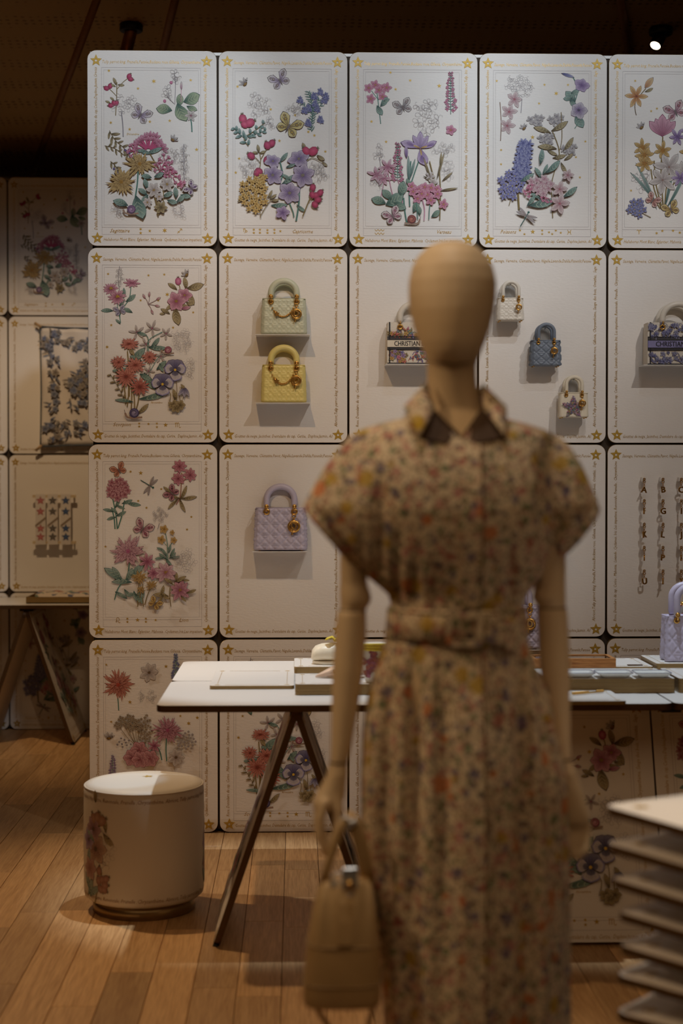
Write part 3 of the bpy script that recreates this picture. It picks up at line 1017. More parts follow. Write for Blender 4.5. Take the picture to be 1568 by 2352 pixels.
def art_belier():
    A = Art(1222, 60, 2.0154, 11)
    A.stroke([(1355, 350), (1348, 310), (1355, 270)], 4, C(110, 84, 50)); A.stroke([(1370, 260), (1400, 225)], 4, C(130, 104, 50))
    flower(A, 1355, 262, 54, 6, (C(214, 120, 40), C(226, 190, 100)), C(150, 60, 30), wd=.24, cr=.1); A.petal(1396, 222, .9, 60, 18, C(214, 140, 90), C(226, 190, 120), INK); leaf(A, 1415, 235, .3, 40, 9, OLIVE)
    stars(A, [(1350, 190), (1425, 330), (1452, 318), (1332, 700)], 7)
    butterfly(A, 1540, 335, 62, .4, (C(206, 120, 130), C(220, 190, 186)), ROSE[1]); bee(A, 1380, 405, 28, 1.0)
    for q in ((1478, 780, 1440, 560), (1470, 785, 1400, 640), (1482, 780, 1495, 540), (1490, 780, 1530, 560), (1476, 785, 1425, 600), (1486, 780, 1550, 640), (1485, 785, 1480, 450)):
        A.stroke([(q[0], q[1]), ((q[0] + q[2]) / 2 - 10, (q[1] + q[3]) / 2), (q[2], q[3])], 6, STEM_O)
    for q in ((1450, 780, 1.9, 220), (1490, 780, 1.3, 230), (1500, 780, 1.0, 200), (1440, 740, 2.2, 160)):
        A.petal(q[0], q[1], q[2], q[3], 9, *TEAL2, dk(TEAL2[0], .3), bend=.1)
    tulip(A, 1478, 410, 60); sketch(A, 1385, 645, 40, 40, 7, 28)
    for q in ((1385, 500), (1480, 512), (1395, 535), (1395, 575), (1600, 520)):
        flower(A, q[0], q[1], 42, 6, YEL, C(196, 130, 20), wd=.26, cr=.3, rot=q[0])
    for q in ((1510, 590, 70), (1480, 650, 66), (1580, 620, 60)):
        flower(A, q[0], q[1], q[2], 6, WHITE, C(170, 130, 120), wd=.28, cr=.08, rot=q[0])
    for q in ((1548, 450), (1562, 640), (1600, 420)):
        flower(A, q[0], q[1], 40, 6, LILAC, wd=.24)
    butterfly(A, 1432, 748, 46, -.6, (C(196, 110, 104), C(226, 190, 176)), CORAL[1]); butterfly(A, 1520, 790, 52, .4, (C(190, 150, 50), C(216, 190, 100)), YEL[1])
    A.stroke([(1425, 825), (1380, 800), (1330, 752)], 3, STEM_O); cluster(A, 1358, 780, 40, 36, 12, 17, BLUE, C(206, 180, 90))
    mum(A, 1650, 690, 60, CORAL); cluster(A, 1660, 330, 40, 50, 14, 20, PINK)
    symbol(A, 'belier', 1370, 893, 12, 2.5); stars(A, [(1453, 898), (1480, 887), (1530, 886), (1562, 895)], 8); title(A, 'Bélier', 1680, 893, 66, 22)
    frame_lines(A)
    return A


def art_scorpion():
    A = Art(50, 22, 2.489, 13)
    A.stroke([(235, 290), (228, 200), (235, 135)], 3, DGREY); sketch(A, 235, 205, 20, 60, 11, 14, DGREY)
    A.stroke([(240, 460), (240, 400), (290, 320), (300, 240)], 5, STEM_T); A.stroke([(238, 440), (225, 380), (220, 320)], 4, STEM_T)
    for q in ((300, 322, .5, 66, 17), (165, 386, 3.0, 66, 15), (283, 386, 2.6, 56, 15), (262, 290, 1.4, 56, 12), (250, 345, .8, 50, 12), (228, 452, 2.2, 36, 9)):
        leaf(A, q[0], q[1], q[2], q[3], q[4])
    AST = (C(196, 84, 130), C(228, 168, 190))
    flower(A, 185, 265, 44, 16, AST, C(200, 160, 40), wd=.14, ty=.75, cr=.3); flower(A, 222, 312, 50, 18, AST, C(200, 160, 40), wd=.14, ty=.85, cr=.28); flower(A, 305, 232, 46, 12, AST, wd=.14, ty=.4)
    butterfly(A, 238, 394, 44, .3, (C(150, 150, 196), C(200, 196, 212)), C(170, 168, 204))
    for e in ((375, 308), (405, 295), (420, 395), (450, 362), (460, 318)):
        A.stroke([(398, 352), ((398 + e[0]) / 2 + 4, (352 + e[1]) / 2), e], 3, C(160, 130, 130)); A.petal(e[0] - (e[0] - 398) * .25, e[1] - (e[1] - 352) * .25, atan2(352 - e[1], e[0] - 398), 28, 8, C(196, 110, 130), C(222, 186, 186), INK)
    for q in ((668, 255, .1, 92, 26), (614, 232, 1.6, 66, 17), (640, 320, -1.3, 76, 20), (556, 422, -1.5, 96, 30), (600, 366, -.3, 66, 16), (498, 390, 2.5, 56, 13), (540, 248, 2.4, 60, 14), (520, 365, 3.6, 50, 12), (480, 405, 3.0, 30, 8), (635, 350, -.4, 40, 12)):
        leaf(A, q[0], q[1], q[2], q[3], q[4], OLIVE)
    A.stroke([(560, 350), (580, 270), (570, 225)], 4, STEM_O); hip(A, 570, 220, 17, 1.6, ROSE); bee(A, 617, 182, 34, 1.2)
    flower(A, 606, 300, 44, 5, ROSE, C(190, 150, 60), wd=.46); flower(A, 558, 335, 56, 6, ROSE, C(180, 140, 40), wd=.46, cr=.26); A.petal(590, 378, .2, 50, 13, *ROSE, INK)
    stars(A, [(507, 296, 13), (490, 182), (400, 187), (170, 180), (187, 472), (540, 485), (163, 597, 11), (655, 398), (355, 330), (455, 330)], 9)
    for q in ((335, 512, 45), (420, 490, 48), (500, 520, 40), (385, 580, 40), (400, 735, 36), (470, 650, 40)):
        flower(A, q[0], q[1], q[2], 5, (C(200, 180, 176), C(216, 206, 200)), ROSE[0], wd=.18, cr=.1, rot=q[1])
    A.stroke([(395, 640), (400, 560), (480, 510)], 4, STEM_T); A.stroke([(400, 620), (395, 540), (350, 510)], 4, STEM_T); A.stroke([(390, 770), (440, 680), (470, 640)], 3, STEM_T)
    for q in ((360, 524, -.4, 56, 12), (440, 575, .7, 70, 14), (450, 606, -.2, 100, 17), (340, 648, .6, 110, 26), (330, 660, 2.6, 70, 18), (400, 795, -1.1, 110, 28), (475, 705, .6, 70, 18), (250, 735, .3, 60, 14), (470, 715, -1.3, 50, 12), (380, 770, -.6, 70, 18), (215, 732, 2.9, 40, 10)):
        leaf(A, q[0], q[1], q[2], q[3], q[4])
    for q in ((278, 940, 285, 790), (300, 960, 300, 800), (330, 950, 345, 860), (320, 960, 310, 830), (270, 900, 240, 720), (290, 880, 280, 620)):
        A.stroke([(q[0], q[1]), ((q[0] + q[2]) / 2 + 4, (q[1] + q[3]) / 2), (q[2], q[3])], 6, STEM_O)
    sprig(A, [(270, 930), (240, 850), (180, 750)], 34, n=10, wd=6); leaf(A, 370, 955, .6, 80, 15, OLIVE); leaf(A, 300, 620, -1.2, 60, 13, OLIVE)
    leaf(A, 430, 886, .1, 165, 20); leaf(A, 262, 900, 2.9, 100, 12)
    RED = (C(170, 50, 36), C(216, 96, 70))
    for q in ((290, 580, 54, .55, CORAL), (230, 686, 46, .8, CORAL), (405, 655, 44, .85, CORAL), (325, 702, 58, .75, CORAL), (272, 768, 64, .95, CORAL), (350, 826, 56, .95, RED)):
        flower(A, q[0], q[1], q[2], 16, q[4], dk(RED[0], .5), wd=.12, ty=q[3], cr=.15, layers=2)
    snail(A, 512, 614, 20, (C(150, 60, 84), C(214, 160, 170)), -1); sketch(A, 595, 560, 62, 60, 13, 26); sketch(A, 632, 720, 32, 60, 6, 28)
    A.stroke([(520, 910), (525, 870), (512, 845)], 4, STEM_O); A.stroke([(560, 900), (562, 840), (558, 790)], 4, STEM_O); A.stroke([(580, 910), (580, 850), (605, 820)], 4, STEM_O)
    pansy(A, 552, 728, 64); pansy(A, 480, 810, 66)
    for q in (2.6, 2.0, 1.5):
        A.petal(605, 828, -q + .4, 58, 13, C(90, 86, 150), C(190, 186, 214), INK)
    leaf(A, 552, 868, 1.7, 60, 14, OLIVE); leaf(A, 600, 828, 2.0, 44, 10, OLIVE)
    for q in ((540, 930), (582, 930), (560, 945)):
        flower(A, q[0], q[1], 32, 5, OLIVE, wd=.44)
    snail(A, 318, 975, 27, (C(60, 50, 110), C(170, 160, 190)), -1)
    title(A, 'Scorpion', 247, 1042, 102, 26); title(A, 'Novembre', 445, 915, 66, 14, A.foil); stars(A, [(345, 1035), (345, 1052), (398, 1037), (446, 1035), (446, 1055), (496, 1043, 14)], 9); symbol(A, 'scorpion', 566, 1044, 17, 3)
    frame_lines(A)
    return A


def art_lion():
    A = Art(60, 30, 2.489, 17)
    for q in ((228, 525, 202, 350), (215, 525, 195, 400), (232, 520, 270, 360)):
        A.stroke([(q[0], q[1]), ((q[0] + q[2]) / 2 + 5, (q[1] + q[3]) / 2), (q[2], q[3])], 7, STEM_T)
    for q in ((180, 415, 2.8, 62, 12), (320, 385, -.3, 80, 15), (250, 441, .3, 60, 13), (195, 460, 3.3, 52, 11), (232, 378, 1.0, 60, 12), (285, 372, .2, 60, 13), (245, 400, -.5, 50, 10), (215, 420, 2.2, 50, 10)):
        leaf(A, q[0], q[1], q[2], q[3], q[4])
    cluster(A, 233, 297, 60, 56, 24, 24, (C(160, 44, 80), C(222, 156, 168)))
    butterfly(A, 240, 190, 56, .5, (C(214, 120, 70), C(224, 150, 104)), C(214, 110, 70))
    dragonfly(A, 415, 275, 62, 2.6)
    stars(A, [(305, 195), (363, 203, 14), (480, 295), (348, 363), (395, 402), (652, 455), (627, 527), (160, 625)], 9)
    A.stroke([(565, 385), (590, 330), (598, 200)], 5, C(170, 110, 90)); A.stroke([(592, 260), (640, 225)], 4, C(170, 110, 90))
    for q in ((585, 166), (578, 236), (647, 215)):
        flower(A, q[0], q[1], 40, 8, (C(170, 50, 90), C(220, 130, 156)), C(120, 30, 60), wd=.3, layers=2, cr=.12)
    for q in ((612, 320, 1.0, 86), (640, 350, .0, 84), (597, 390, -1.3, 80), (545, 378, 3.8, 76), (520, 300, 2.3, 60), (560, 340, 2.8, 60)):
        leaf(A, q[0], q[1], q[2], q[3], q[3] * .15, OLIVE)
    butterfly(A, 545, 322, 56, .9, (C(110, 30, 56), C(206, 130, 150)), C(150, 50, 80))
    sketch(A, 475, 445, 40, 38, 16, 14); A.stroke([(470, 490), (460, 525)], 3, GREY)
    butterfly(A, 372, 528, 72, -.5, (C(190, 90, 120), C(220, 190, 190)), C(206, 120, 150))
    A.stroke([(512, 710), (515, 610), (500, 530)], 4, STEM_T); A.stroke([(510, 620), (485, 590)], 3, STEM_T); A.stroke([(515, 640), (550, 595)], 3, STEM_T)
    for q in ((497, 525, 26), (480, 586, 26), (552, 590, 20), (543, 545, 15)):
        flower(A, q[0], q[1], q[2], 5, YEL, C(150, 110, 20), wd=.42)
    for q in ((490, 680, 2.3), (545, 680, .6), (480, 640, 2.6), (530, 640, 1.2), (470, 690, 3.1), (560, 690, .0), (515, 690, 1.4), (500, 660, 2.0), (545, 660, .9), (520, 715, -1)):
        leaf(A, q[0], q[1], q[2], 50, 9)
    DAH = (C(186, 88, 136), C(226, 176, 190))
    A.stroke([(285, 830), (290, 780), (298, 720)], 6, STEM_T); A.stroke([(212, 930), (235, 860), (290, 800)], 6, STEM_T)
    for q in ((215, 782, 2.4, 130, 26), (340, 768, .6, 110, 24), (300, 790, 1.0, 80, 20), (255, 822, 3.0, 110, 18), (230, 780, 2.0, 90, 18)):
        leaf(A, q[0], q[1], q[2], q[3], q[4], TEAL2)
    mum(A, 290, 652, 92, DAH, 18, 5, .96, .17)
    for k in range(7):
        leaf(A, 240 + 22 * k, 900 + 8 * sin(k * 2), 2.2 + k * .3 if k % 2 else -.6 - .2 * k, 56, 13, TEAL2)
    leaf(A, 350, 925, -1.0, 70, 20)
    for q in ((345, 970, 355, 830), (378, 970, 375, 840), (385, 960, 425, 850), (535, 970, 530, 860), (360, 950, 362, 880)):
        A.stroke([(q[0], q[1]), ((q[0] + q[2]) / 2 - 4, (q[1] + q[3]) / 2), (q[2], q[3])], 5, STEM_O)
    sketch(A, 618, 705, 55, 60, 13, 26)
    flower(A, 400, 712, 48, 7, ROSE, wd=.24, ty=1.1); flower(A, 436, 778, 40, 7, ROSE, wd=.3); flower(A, 505, 775, 62, 9, (C(206, 120, 160), C(228, 190, 200)), C(196, 150, 50), wd=.26, cr=.24, layers=2); flower(A, 588, 877, 62, 9, ROSE, C(196, 150, 50), wd=.26, cr=.22, layers=2)
    mum(A, 355, 802, 42, YEL, 16, 4, .95, .14); mum(A, 425, 845, 38, YEL, 14, 3, .6, .1); mum(A, 365, 872, 24, YEL, 10, 2, 1.2, .14)
    for q in ((525, 822, 2.4, 60), (590, 815, .3, 70), (480, 900, 2.9, 84), (490, 880, 1.2, 60), (500, 915, -.6, 56), (652, 886, .2, 56), (605, 925, -1.0, 44), (475, 925, 4.0, 50), (570, 800, 1.4, 50), (620, 820, -.2, 40)):
        leaf(A, q[0], q[1], q[2], q[3], q[3] * .2, OLIVE)
    butterfly(A, 442, 955, 50, -.6, (C(206, 150, 40), C(222, 186, 80)), YEL[1])
    symbol(A, 'lion', 232, 1050, 17, 3); stars(A, [(284, 1040), (284, 1058), (342, 1047, 13), (390, 1040), (390, 1058), (446, 1048)], 9); title(A, 'Lion', 608, 1050, 52, 26)
    frame_lines(A)
    return A


def art_vierge():
    A = Art(60, 5, 2.306, 19)
    A.stroke([(220, 390), (218, 350), (212, 300)], 5, STEM_T); mum(A, 218, 252, 84, CORAL, 20, 5, .95, .12)
    flower(A, 383, 188, 52, 7, WHITE, C(110, 76, 30), wd=.36, cr=.2); spike(A, 525, 95, 215, 22, BLUE, 10, 12)
    sketch(A, 345, 322, 22, 24, 3, 18, DGREY); sketch(A, 395, 315, 24, 24, 4, 20, DGREY)
    stars(A, [(155, 145), (472, 155, 11), (280, 345, 11), (180, 450), (548, 420), (638, 430, 11), (592, 460, 12)], 8)
    bee(A, 170, 535, 34, .4)
    UMB = (C(120, 92, 60), C(206, 190, 160))
    for e in ((240, 440), (280, 430), (310, 450), (330, 480), (220, 470), (265, 465), (290, 475)):
        A.stroke([(315, 580), ((315 + e[0]) / 2, (580 + e[1]) / 2 + 10), e], 2.5, STEM_O); cluster(A, e[0], e[1], 24, 18, 8, 9, UMB)
    A.stroke([(360, 600), (362, 410)], 2.5, STEM_O); cluster(A, 363, 490, 38, 80, 26, 9, UMB); cluster(A, 250, 560, 40, 30, 10, 6, (GREY, GREY)); cluster(A, 580, 550, 55, 50, 26, 8, (GREY, C(206, 196, 190)))
    A.stroke([(476, 660), (472, 600), (475, 540)], 6, STEM_T); A.stroke([(450, 655), (440, 610), (425, 585)], 6, STEM_T)
    mum(A, 482, 495, 80, ROSE, 18, 4, .9, .11); flower(A, 410, 578, 36, 7, ROSE, wd=.24)
    for q in ((330, 598), (292, 640), (388, 645), (335, 650)):
        rose(A, q[0], q[1], 52, (C(176, 64, 90), C(220, 140, 156)))
    flower(A, 525, 640, 48, 7, WHITE, C(110, 70, 30), wd=.34, cr=.24); spike(A, 190, 630, 720, 18, LILAC, 8, 11)
    mum(A, 250, 800, 70, DAHL, 16, 4); leaf(A, 330, 860, .4, 120, 30); leaf(A, 440, 820, 1.0, 110, 26); pansy(A, 520, 790, 56); leaf(A, 250, 900, 2.6, 100, 24)
    title(A, 'Vierge', 200, 950, 70, 24); symbol(A, 'vierge', 560, 950, 15, 3)
    frame_lines(A)
    return A


DAHL = (C(176, 84, 60), C(222, 150, 110))


# ------------------------------------------------------------------ lettering
def text_tris(body, shear=0.0, res=2):
    """vertices (x, y) and faces of a line of lettering in the built-in face; height 1 = font size"""
    cu = bpy.data.curves.new('t', 'FONT')
    cu.body = body
    cu.shear = shear
    cu.resolution_u = res
    o = bpy.data.objects.new('t', cu)
    COL.objects.link(o)
    dg = bpy.context.evaluated_depsgraph_get()
    me = bpy.data.meshes.new_from_object(o.evaluated_get(dg))
    vs = [(v.co.x, v.co.y) for v in me.vertices]
    fs = [list(p.vertices) for p in me.polygons]
    bpy.data.objects.remove(o)
    bpy.data.curves.remove(cu)
    bpy.data.meshes.remove(me)
    return vs, fs


_tc = {}


def lettering(mb, body, fn, width, size, shear=0.3, res=1, center=True, mi=0, flip=False):
    """add lettering; fn(u, v) maps text metres (u along, v up) to a 3-D point; stretched to the given width"""
    key = (body, shear, res)
    if key not in _tc:
        _tc[key] = text_tris(body, shear, res)
    vs, fs = _tc[key]
    x0, x1 = min(v[0] for v in vs), max(v[0] for v in vs)
    k = width / (x1 - x0)
    off = (x0 + x1) / 2 if center else x0
    mb.add([fn((v[0] - off) * k, v[1] * size) for v in vs], fs, mi=mi)


def title(A, body, x, y, w, h, mb=None):
    """gold title on the card, centred at (x, y), w wide, font size h (zoom units)"""
    q = S_ART / A.sc
    c = A.P(x, y + h * .3)
    lettering(mb or A.txt, body, lambda u, v: (c[0] + u, -0.0012, c[2] + v), w * q, h * 1.15 * q, 0.35)


TEXT_A = ('Tulip parrot king, Prunelle,Pensée,Buckavu rose,Gillenia, Chrysanthème,',
          'Dahlia,Buckavu rose,Gillenia,Chrysanthème,Rose de Noël,Jacinthes, Dentelaire du cap,Cerise,Daphne,Jasmin,Crocus',
          'Cyclamen,Iris, Hellébore Mont Blanc, Eglantier, Mahonia  Cyclamen,Iris,Les impatiens, Buckavu rose, Abricot,Tulip, Iris',
          'Helleborus Mont Blanc, Eglantier, Mahonia  Cyclamen,Iris,Les impatiens,')
TEXT_B = ('Sauvage, Verveine, Clématite,Pavot, Nigelle,Lavande,Dahlia,Pissenlit,Pensée',
          'Rose, Dentelaire du cap, Cerise , Mahonia,  Lavande ,Cyclamen, Iris, Les impatiens, Renoncule, Prunelle , Chrysanthème',
          'Abricot,Tulip parrot king, Prunelle,Pensée,Buckavu rose, Gillenia, Chrysanthème, Sauge des bois, Ornithis,  Sage',
          'Gouttes de neige, Jacinthes, Dentelaire du cap, Cerise,  Daphne,Jasmin, Ail')


def border_mesh(T, name):
    out = []

    def q(x, y):
        return ((x - 150) * S_ART, (227 - y) * S_ART)
    w = 226 * S_ART
    for body, y in ((T[0], 33), (T[3], 439)):
        cx, cz = q(149.5 if y < 100 else 151, y)
        mb = MB()
        lettering(mb, body, lambda u, v: (cx + u, -0.0006, cz + v), w, 10.5 * S_ART)
        out.append(mb.mesh(name, M['letter_gold']))
    for body, x in ((T[1], 24), (T[2], 274.5)):
        cx, cz = q(x, 228)
        mb = MB()
        lettering(mb, body, lambda u, v: (cx - v, -0.0006, cz + u), 372 * S_ART, 10 * S_ART)
        out.append(mb.mesh(name, M['letter_gold']))
    return out


def star_mesh(r=13.5, hole=2.6):
    """five-pointed corner star with a small round hole, slightly proud"""
    mb = MB()
    R, n = r * S_ART, 5
    out = [(R * (1 if i % 2 == 0 else .46) * cos(pi / 2 + pi * i / n), R * (1 if i % 2 == 0 else .46) * sin(pi / 2 + pi * i / n)) for i in range(10)]
    inn = [(hole * S_ART * cos(pi / 2 + pi * i / n), hole * S_ART * sin(pi / 2 + pi * i / n)) for i in range(10)]
    vs = [(x, -0.0012, z) for x, z in out] + [(x, -0.0012, z) for x, z in inn] + [(x * 1.06, 0, z * 1.06) for x, z in out]
    fs = []
    for i in range(10):
        j = (i + 1) % 10
        fs += [(i, j, 10 + j, 10 + i), (20 + i, 20 + j, j, i)]
    mb.add(vs, fs)
    return mb.mesh('corner_star', M['gold'])
# ------------------------------------------------------------------ the room
CW, CH = 0.5315, 0.799          # card pitch on the walls
CT = 0.021                      # card thickness
WALL_Y, REAR_Y = 6.42, 9.12
X0 = -0.8495                    # left edge of the front card wall


def ceil_z(y):
    return 3.0 + (12.0 - y) * 0.15


# floor: oak planks running into the depth, each plank its own part
fb = MB()
fb.box(-4.2, 4.2, -2.5, 12.3, -0.06, -0.012)
floor = struct(fb.build('floor', M['backing']))
PW = 0.1262
rnd = random.Random(4)
plank_cache = {}


def plank_mesh(L):
    if L not in plank_cache:
        mb = MB()
        w, c = PW - 0.0016, 0.0012
        a, b = w / 2, L / 2 - 0.0008
        mb.add([(-a, -b, -.012), (a, -b, -.012), (a, b, -.012), (-a, b, -.012),
                (-a, -b, -c), (a, -b, -c), (a, b, -c), (-a, b, -c),
                (-a + c, -b + c, 0), (a - c, -b + c, 0), (a - c, b - c, 0), (-a + c, b - c, 0)],
               [(0, 1, 5, 4), (1, 2, 6, 5), (2, 3, 7, 6), (3, 0, 4, 7), (4, 5, 9, 8), (5, 6, 10, 9), (6, 7, 11, 10), (7, 4, 8, 11), (8, 9, 10, 11), (3, 2, 1, 0)])
        plank_cache[L] = mb.mesh('plank', M['plank'])
    return plank_cache[L]


LENS = (0.75, 0.95, 1.15, 1.35, 1.6)
for c in range(-18, 17):
    x = -0.2955 + 0.063 + c * PW
    y = 3.1 - rnd.uniform(0, 1.0)
    y1 = 9.3 if c < -3 else 6.75
    while y < y1:
        L = rnd.choice(LENS)
        link('plank', plank_mesh(L), floor, (x, y + L / 2, 0))
        y += L

# dark woven ceiling sloping down to the rear, with battens fanning out
m, nt, b = new_mat('woven_ceiling')
vec = coords(nt, (1, 1, 1))
vo = N(nt, 'ShaderNodeTexVoronoi')
vo.inputs['Scale'].default_value = 26
vo.inputs['Randomness'].default_value = 0.18
nt.links.new(vec, vo.inputs['Vector'])
rp = N(nt, 'ShaderNodeValToRGB')
rp.color_ramp.elements[0].position, rp.color_ramp.elements[1].position = 0.18, 0.34
rp.color_ramp.elements[0].color = (*lin((92, 74, 46)), 1)
rp.color_ramp.elements[1].color = (*lin((196, 164, 112)), 1)
nt.links.new(vo.outputs['Distance'], rp.inputs['Fac'])
no = N(nt, 'ShaderNodeTexNoise')
no.inputs['Scale'].default_value = 1.6
nt.links.new(vec, no.inputs['Vector'])
mx = N(nt, 'ShaderNodeMix', data_type='RGBA')
nt.links.new(no.outputs['Fac'], mx.inputs[0])
nt.links.new(rp.outputs['Color'], mx.inputs[6])
mx.inputs[7].default_value = (*lin((186, 154, 104)), 1)
nt.links.new(mx.outputs[2], b.inputs['Base Color'])
b.inputs['Roughness'].default_value = 0.8
M['ceiling'] = m
M['batten'] = simple('ceiling_batten', (160, 112, 70), 0.6, grain=0.1)
cb = MB()
ya, yb = 2.2, 12.3
cb.add([(-4.2, ya, ceil_z(ya)), (4.2, ya, ceil_z(ya)), (4.2, yb, ceil_z(yb)), (-4.2, yb, ceil_z(yb)),
        (-4.2, ya, ceil_z(ya) + .1), (4.2, ya, ceil_z(ya) + .1), (4.2, yb, ceil_z(yb) + .1), (-4.2, yb, ceil_z(yb) + .1)],
       [(0, 1, 2, 3), (7, 6, 5, 4), (0, 4, 5, 1), (1, 5, 6, 2), (2, 6, 7, 3), (3, 7, 4, 0)])
ceiling = struct(cb.build('ceiling', M['ceiling']))


def on_ceiling(px, py):
    d = ray(px, py)
    t = (3.0 + 12 * .15 - CAM_H) / (d.z + .15 * d.y)
    return Vector((d.x * t, d.y * t, CAM_H + d.z * t))


for p, q in (((232, -30), (72, 404)), ((408, -30), (372, 118)), ((1421, -30), (1445, 130)), ((-60, 100), (-160, 404))):
    a, e = on_ceiling(*p), on_ceiling(*q)
    mb = MB()
    mb.tube([a + Vector((0, 0, -.004)), e + Vector((0, 0, -.004))], 0.02, 6)
    mb.build('batten', M['batten'], ceiling)

# side and rear walls beyond the cards
M['plaster'] = simple('warm_brown_plaster', (120, 90, 60), 0.8, grain=0.06, gscale=3)
for nm, bx in (('wall_rear', (-4.2, 4.2, 12.3, 12.4, -.06, 3.1)), ('wall_left', (-4.3, -4.2, -2.5, 12.4, -.06, 4.6)), ('wall_right', (4.2, 4.3, -2.5, 12.4, -.06, 4.6)), ('light_block_wall', (-4.3, 4.3, -2.6, -2.5, -.06, 4.6))):  # wall behind the camera is added to block low ambient light
    mb = MB()
    mb.box(*bx)
    struct(mb.build(nm, M['plaster']))

# ------------------------------------------------------------------ cards
ART = {k: f() for k, f in (('sagittaire', art_sagittaire), ('capricorne', art_capricorne), ('verseau', art_verseau), ('poissons', art_poissons),
                           ('belier', art_belier), ('scorpion', art_scorpion), ('lion', art_lion), ('vierge', art_vierge))}
ART_ME = {k: (a.ink.mesh('floral_print', M['ink'], True), a.foil.mesh('gold_stars', M['gold']), a.txt.mesh('title_lettering', M['letter_gold'])) for k, a in ART.items()}
BORDER = {'A': border_mesh(TEXT_A, 'border_lettering'), 'B': border_mesh(TEXT_B, 'border_lettering')}
STAR = star_mesh()


def card_mesh(w, h, t=CT, r=0.036, bev=0.0015, edge='edge'):
    mb = MB()
    mb.prism(rrect(w, h, r, 6), 0, t, mi=0, mi_side=1, bev=bev)
    return mb.mesh('card_panel', [M['paper'], M[edge]])


CARD = card_mesh(CW - 0.0075, CH - 0.0065)


def add_print(p, art, variant, y=-0.0003):
    """border lettering, corner stars and the flower print as children of the panel p"""
    if variant:
        for me in BORDER[variant]:
            link('border_lettering', me, p, (0, y, 0))
        for sx, sz in ((22, 27), (275, 27.5), (24, 432.5), (276.5, 433)):
            link('corner_star', STAR, p, ((sx - 150) * S_ART, y, (227 - sz) * S_ART))
    if art:
        link('floral_print', ART_ME[art][0], p, (0, y, 0))
        link('gold_stars', ART_ME[art][1], p, (0, y, 0))['kind'] = 'stuff'
        link('title_lettering', ART_ME[art][2], p, (0, y, 0))


def card(parent, loc, art=None, variant='B', label=None, rot=None, name='card_panel', me=None):
    p = link(name, me or CARD, parent, loc, rot)
    if label:
        p['label'] = label
    add_print(p, art, variant)
    return p


# main card wall: five columns, four rows
mb = MB()
mb.box(X0 + .02, X0 + 5 * CW - .02, 0.002, 0.10, 0.012, 4 * CH - 0.016)
wall_back = struct(mb.build('wall_back', M['backing'], loc=(0, WALL_Y + CT, 0)))
bk = MB()
bk.box(X0 + .012, X0 + 5 * CW - .012, 0.0025, 0.012, 4 * CH - 0.0155, 4 * CH - 0.004)
bk.build('backing_rail', M['white_paint'], wall_back)
GRID = {
    (0, 0): ('sagittaire', 'A', 'white card printed with yellow chrysanthemums and titled Sagittaire'),
    (1, 0): ('capricorne', 'B', 'white card printed with purple hellebores and titled Capricorne'),
    (2, 0): ('verseau', 'A', 'white card printed with a lilac iris and titled Verseau'),
    (3, 0): ('poissons', 'B', 'white card printed with a blue hyacinth and titled Poissons'),
    (4, 0): ('belier', 'A', 'white card printed with a pink tulip and yellow daffodils'),
    (0, 1): ('scorpion', 'B', 'white card printed with coral daisies and pansies at eye height'),
    (0, 2): ('lion', 'A', 'white card printed with a pink dahlia and titled Lion'),
    (0, 3): ('vierge', 'A', 'white card printed with a coral dahlia behind the round stool'),
    (1, 3): ('scorpion', 'B', 'white card with coral daisies and pansies seen under the table'),
    (2, 3): ('lion', 'A', None), (3, 3): ('capricorne', 'B', None), (4, 3): ('verseau', 'A', None)}
WALL_CARDS = {}
for i in range(5):
    for j in range(4):
        art, var, lab = GRID.get((i, j), (None, 'B', 'white card with only a gold border of stars and lettering'))
        WALL_CARDS[i, j] = card(wall_back, (X0 + (i + .5) * CW, -CT, (3.5 - j) * CH), art, var, lab)

# rear card wall on the left
RX0 = -1.662 - 2 * CW
mb = MB()
mb.box(RX0 + .02, RX0 + 5 * CW - .02, 0.002, 0.10, 0.012, 4 * CH - 0.016)
wall_left_rear = struct(mb.build('wall_rear.001', M['backing'], loc=(0, REAR_Y + CT, 0)))
RG = {(2, 0): ('sagittaire', 'A', 'dim rear card printed with yellow chrysanthemums'), (1, 0): ('poissons', 'B', None), (2, 3): ('poissons', 'B', 'card in deep shade under the rear table'),
      (1, 3): ('lion', 'A', None)}
REAR_CARDS = {}
for i in range(4):
    for j in range(4):
        art, var, lab = RG.get((i, j), (None, 'B', None))
        REAR_CARDS[i, j] = card(wall_left_rear, (RX0 + (i + .5) * CW, -CT, (3.5 - j) * CH), art, var, lab)

# ------------------------------------------------------------------ tables built of cards
TZ = 0.76


def table_top_panel(parent, x0, x1, y0, y1, z1, t=CT):
    """a card lying flat: front face up"""
    me = MB()
    me.prism(rrect(x1 - x0 - .004, y1 - y0 - .004, 0.032, 6), 0, t, mi=0, mi_side=1, bev=.0012)
    o = link('table_panel', me.mesh('table_panel', [M['white_paint'], M['edge_dark']]), parent, ((x0 + x1) / 2, (y0 + y1) / 2, z1), (-pi / 2, 0, 0))
    return o


TRE = card_mesh(CW - .004, 0.774, edge='edge_dark')


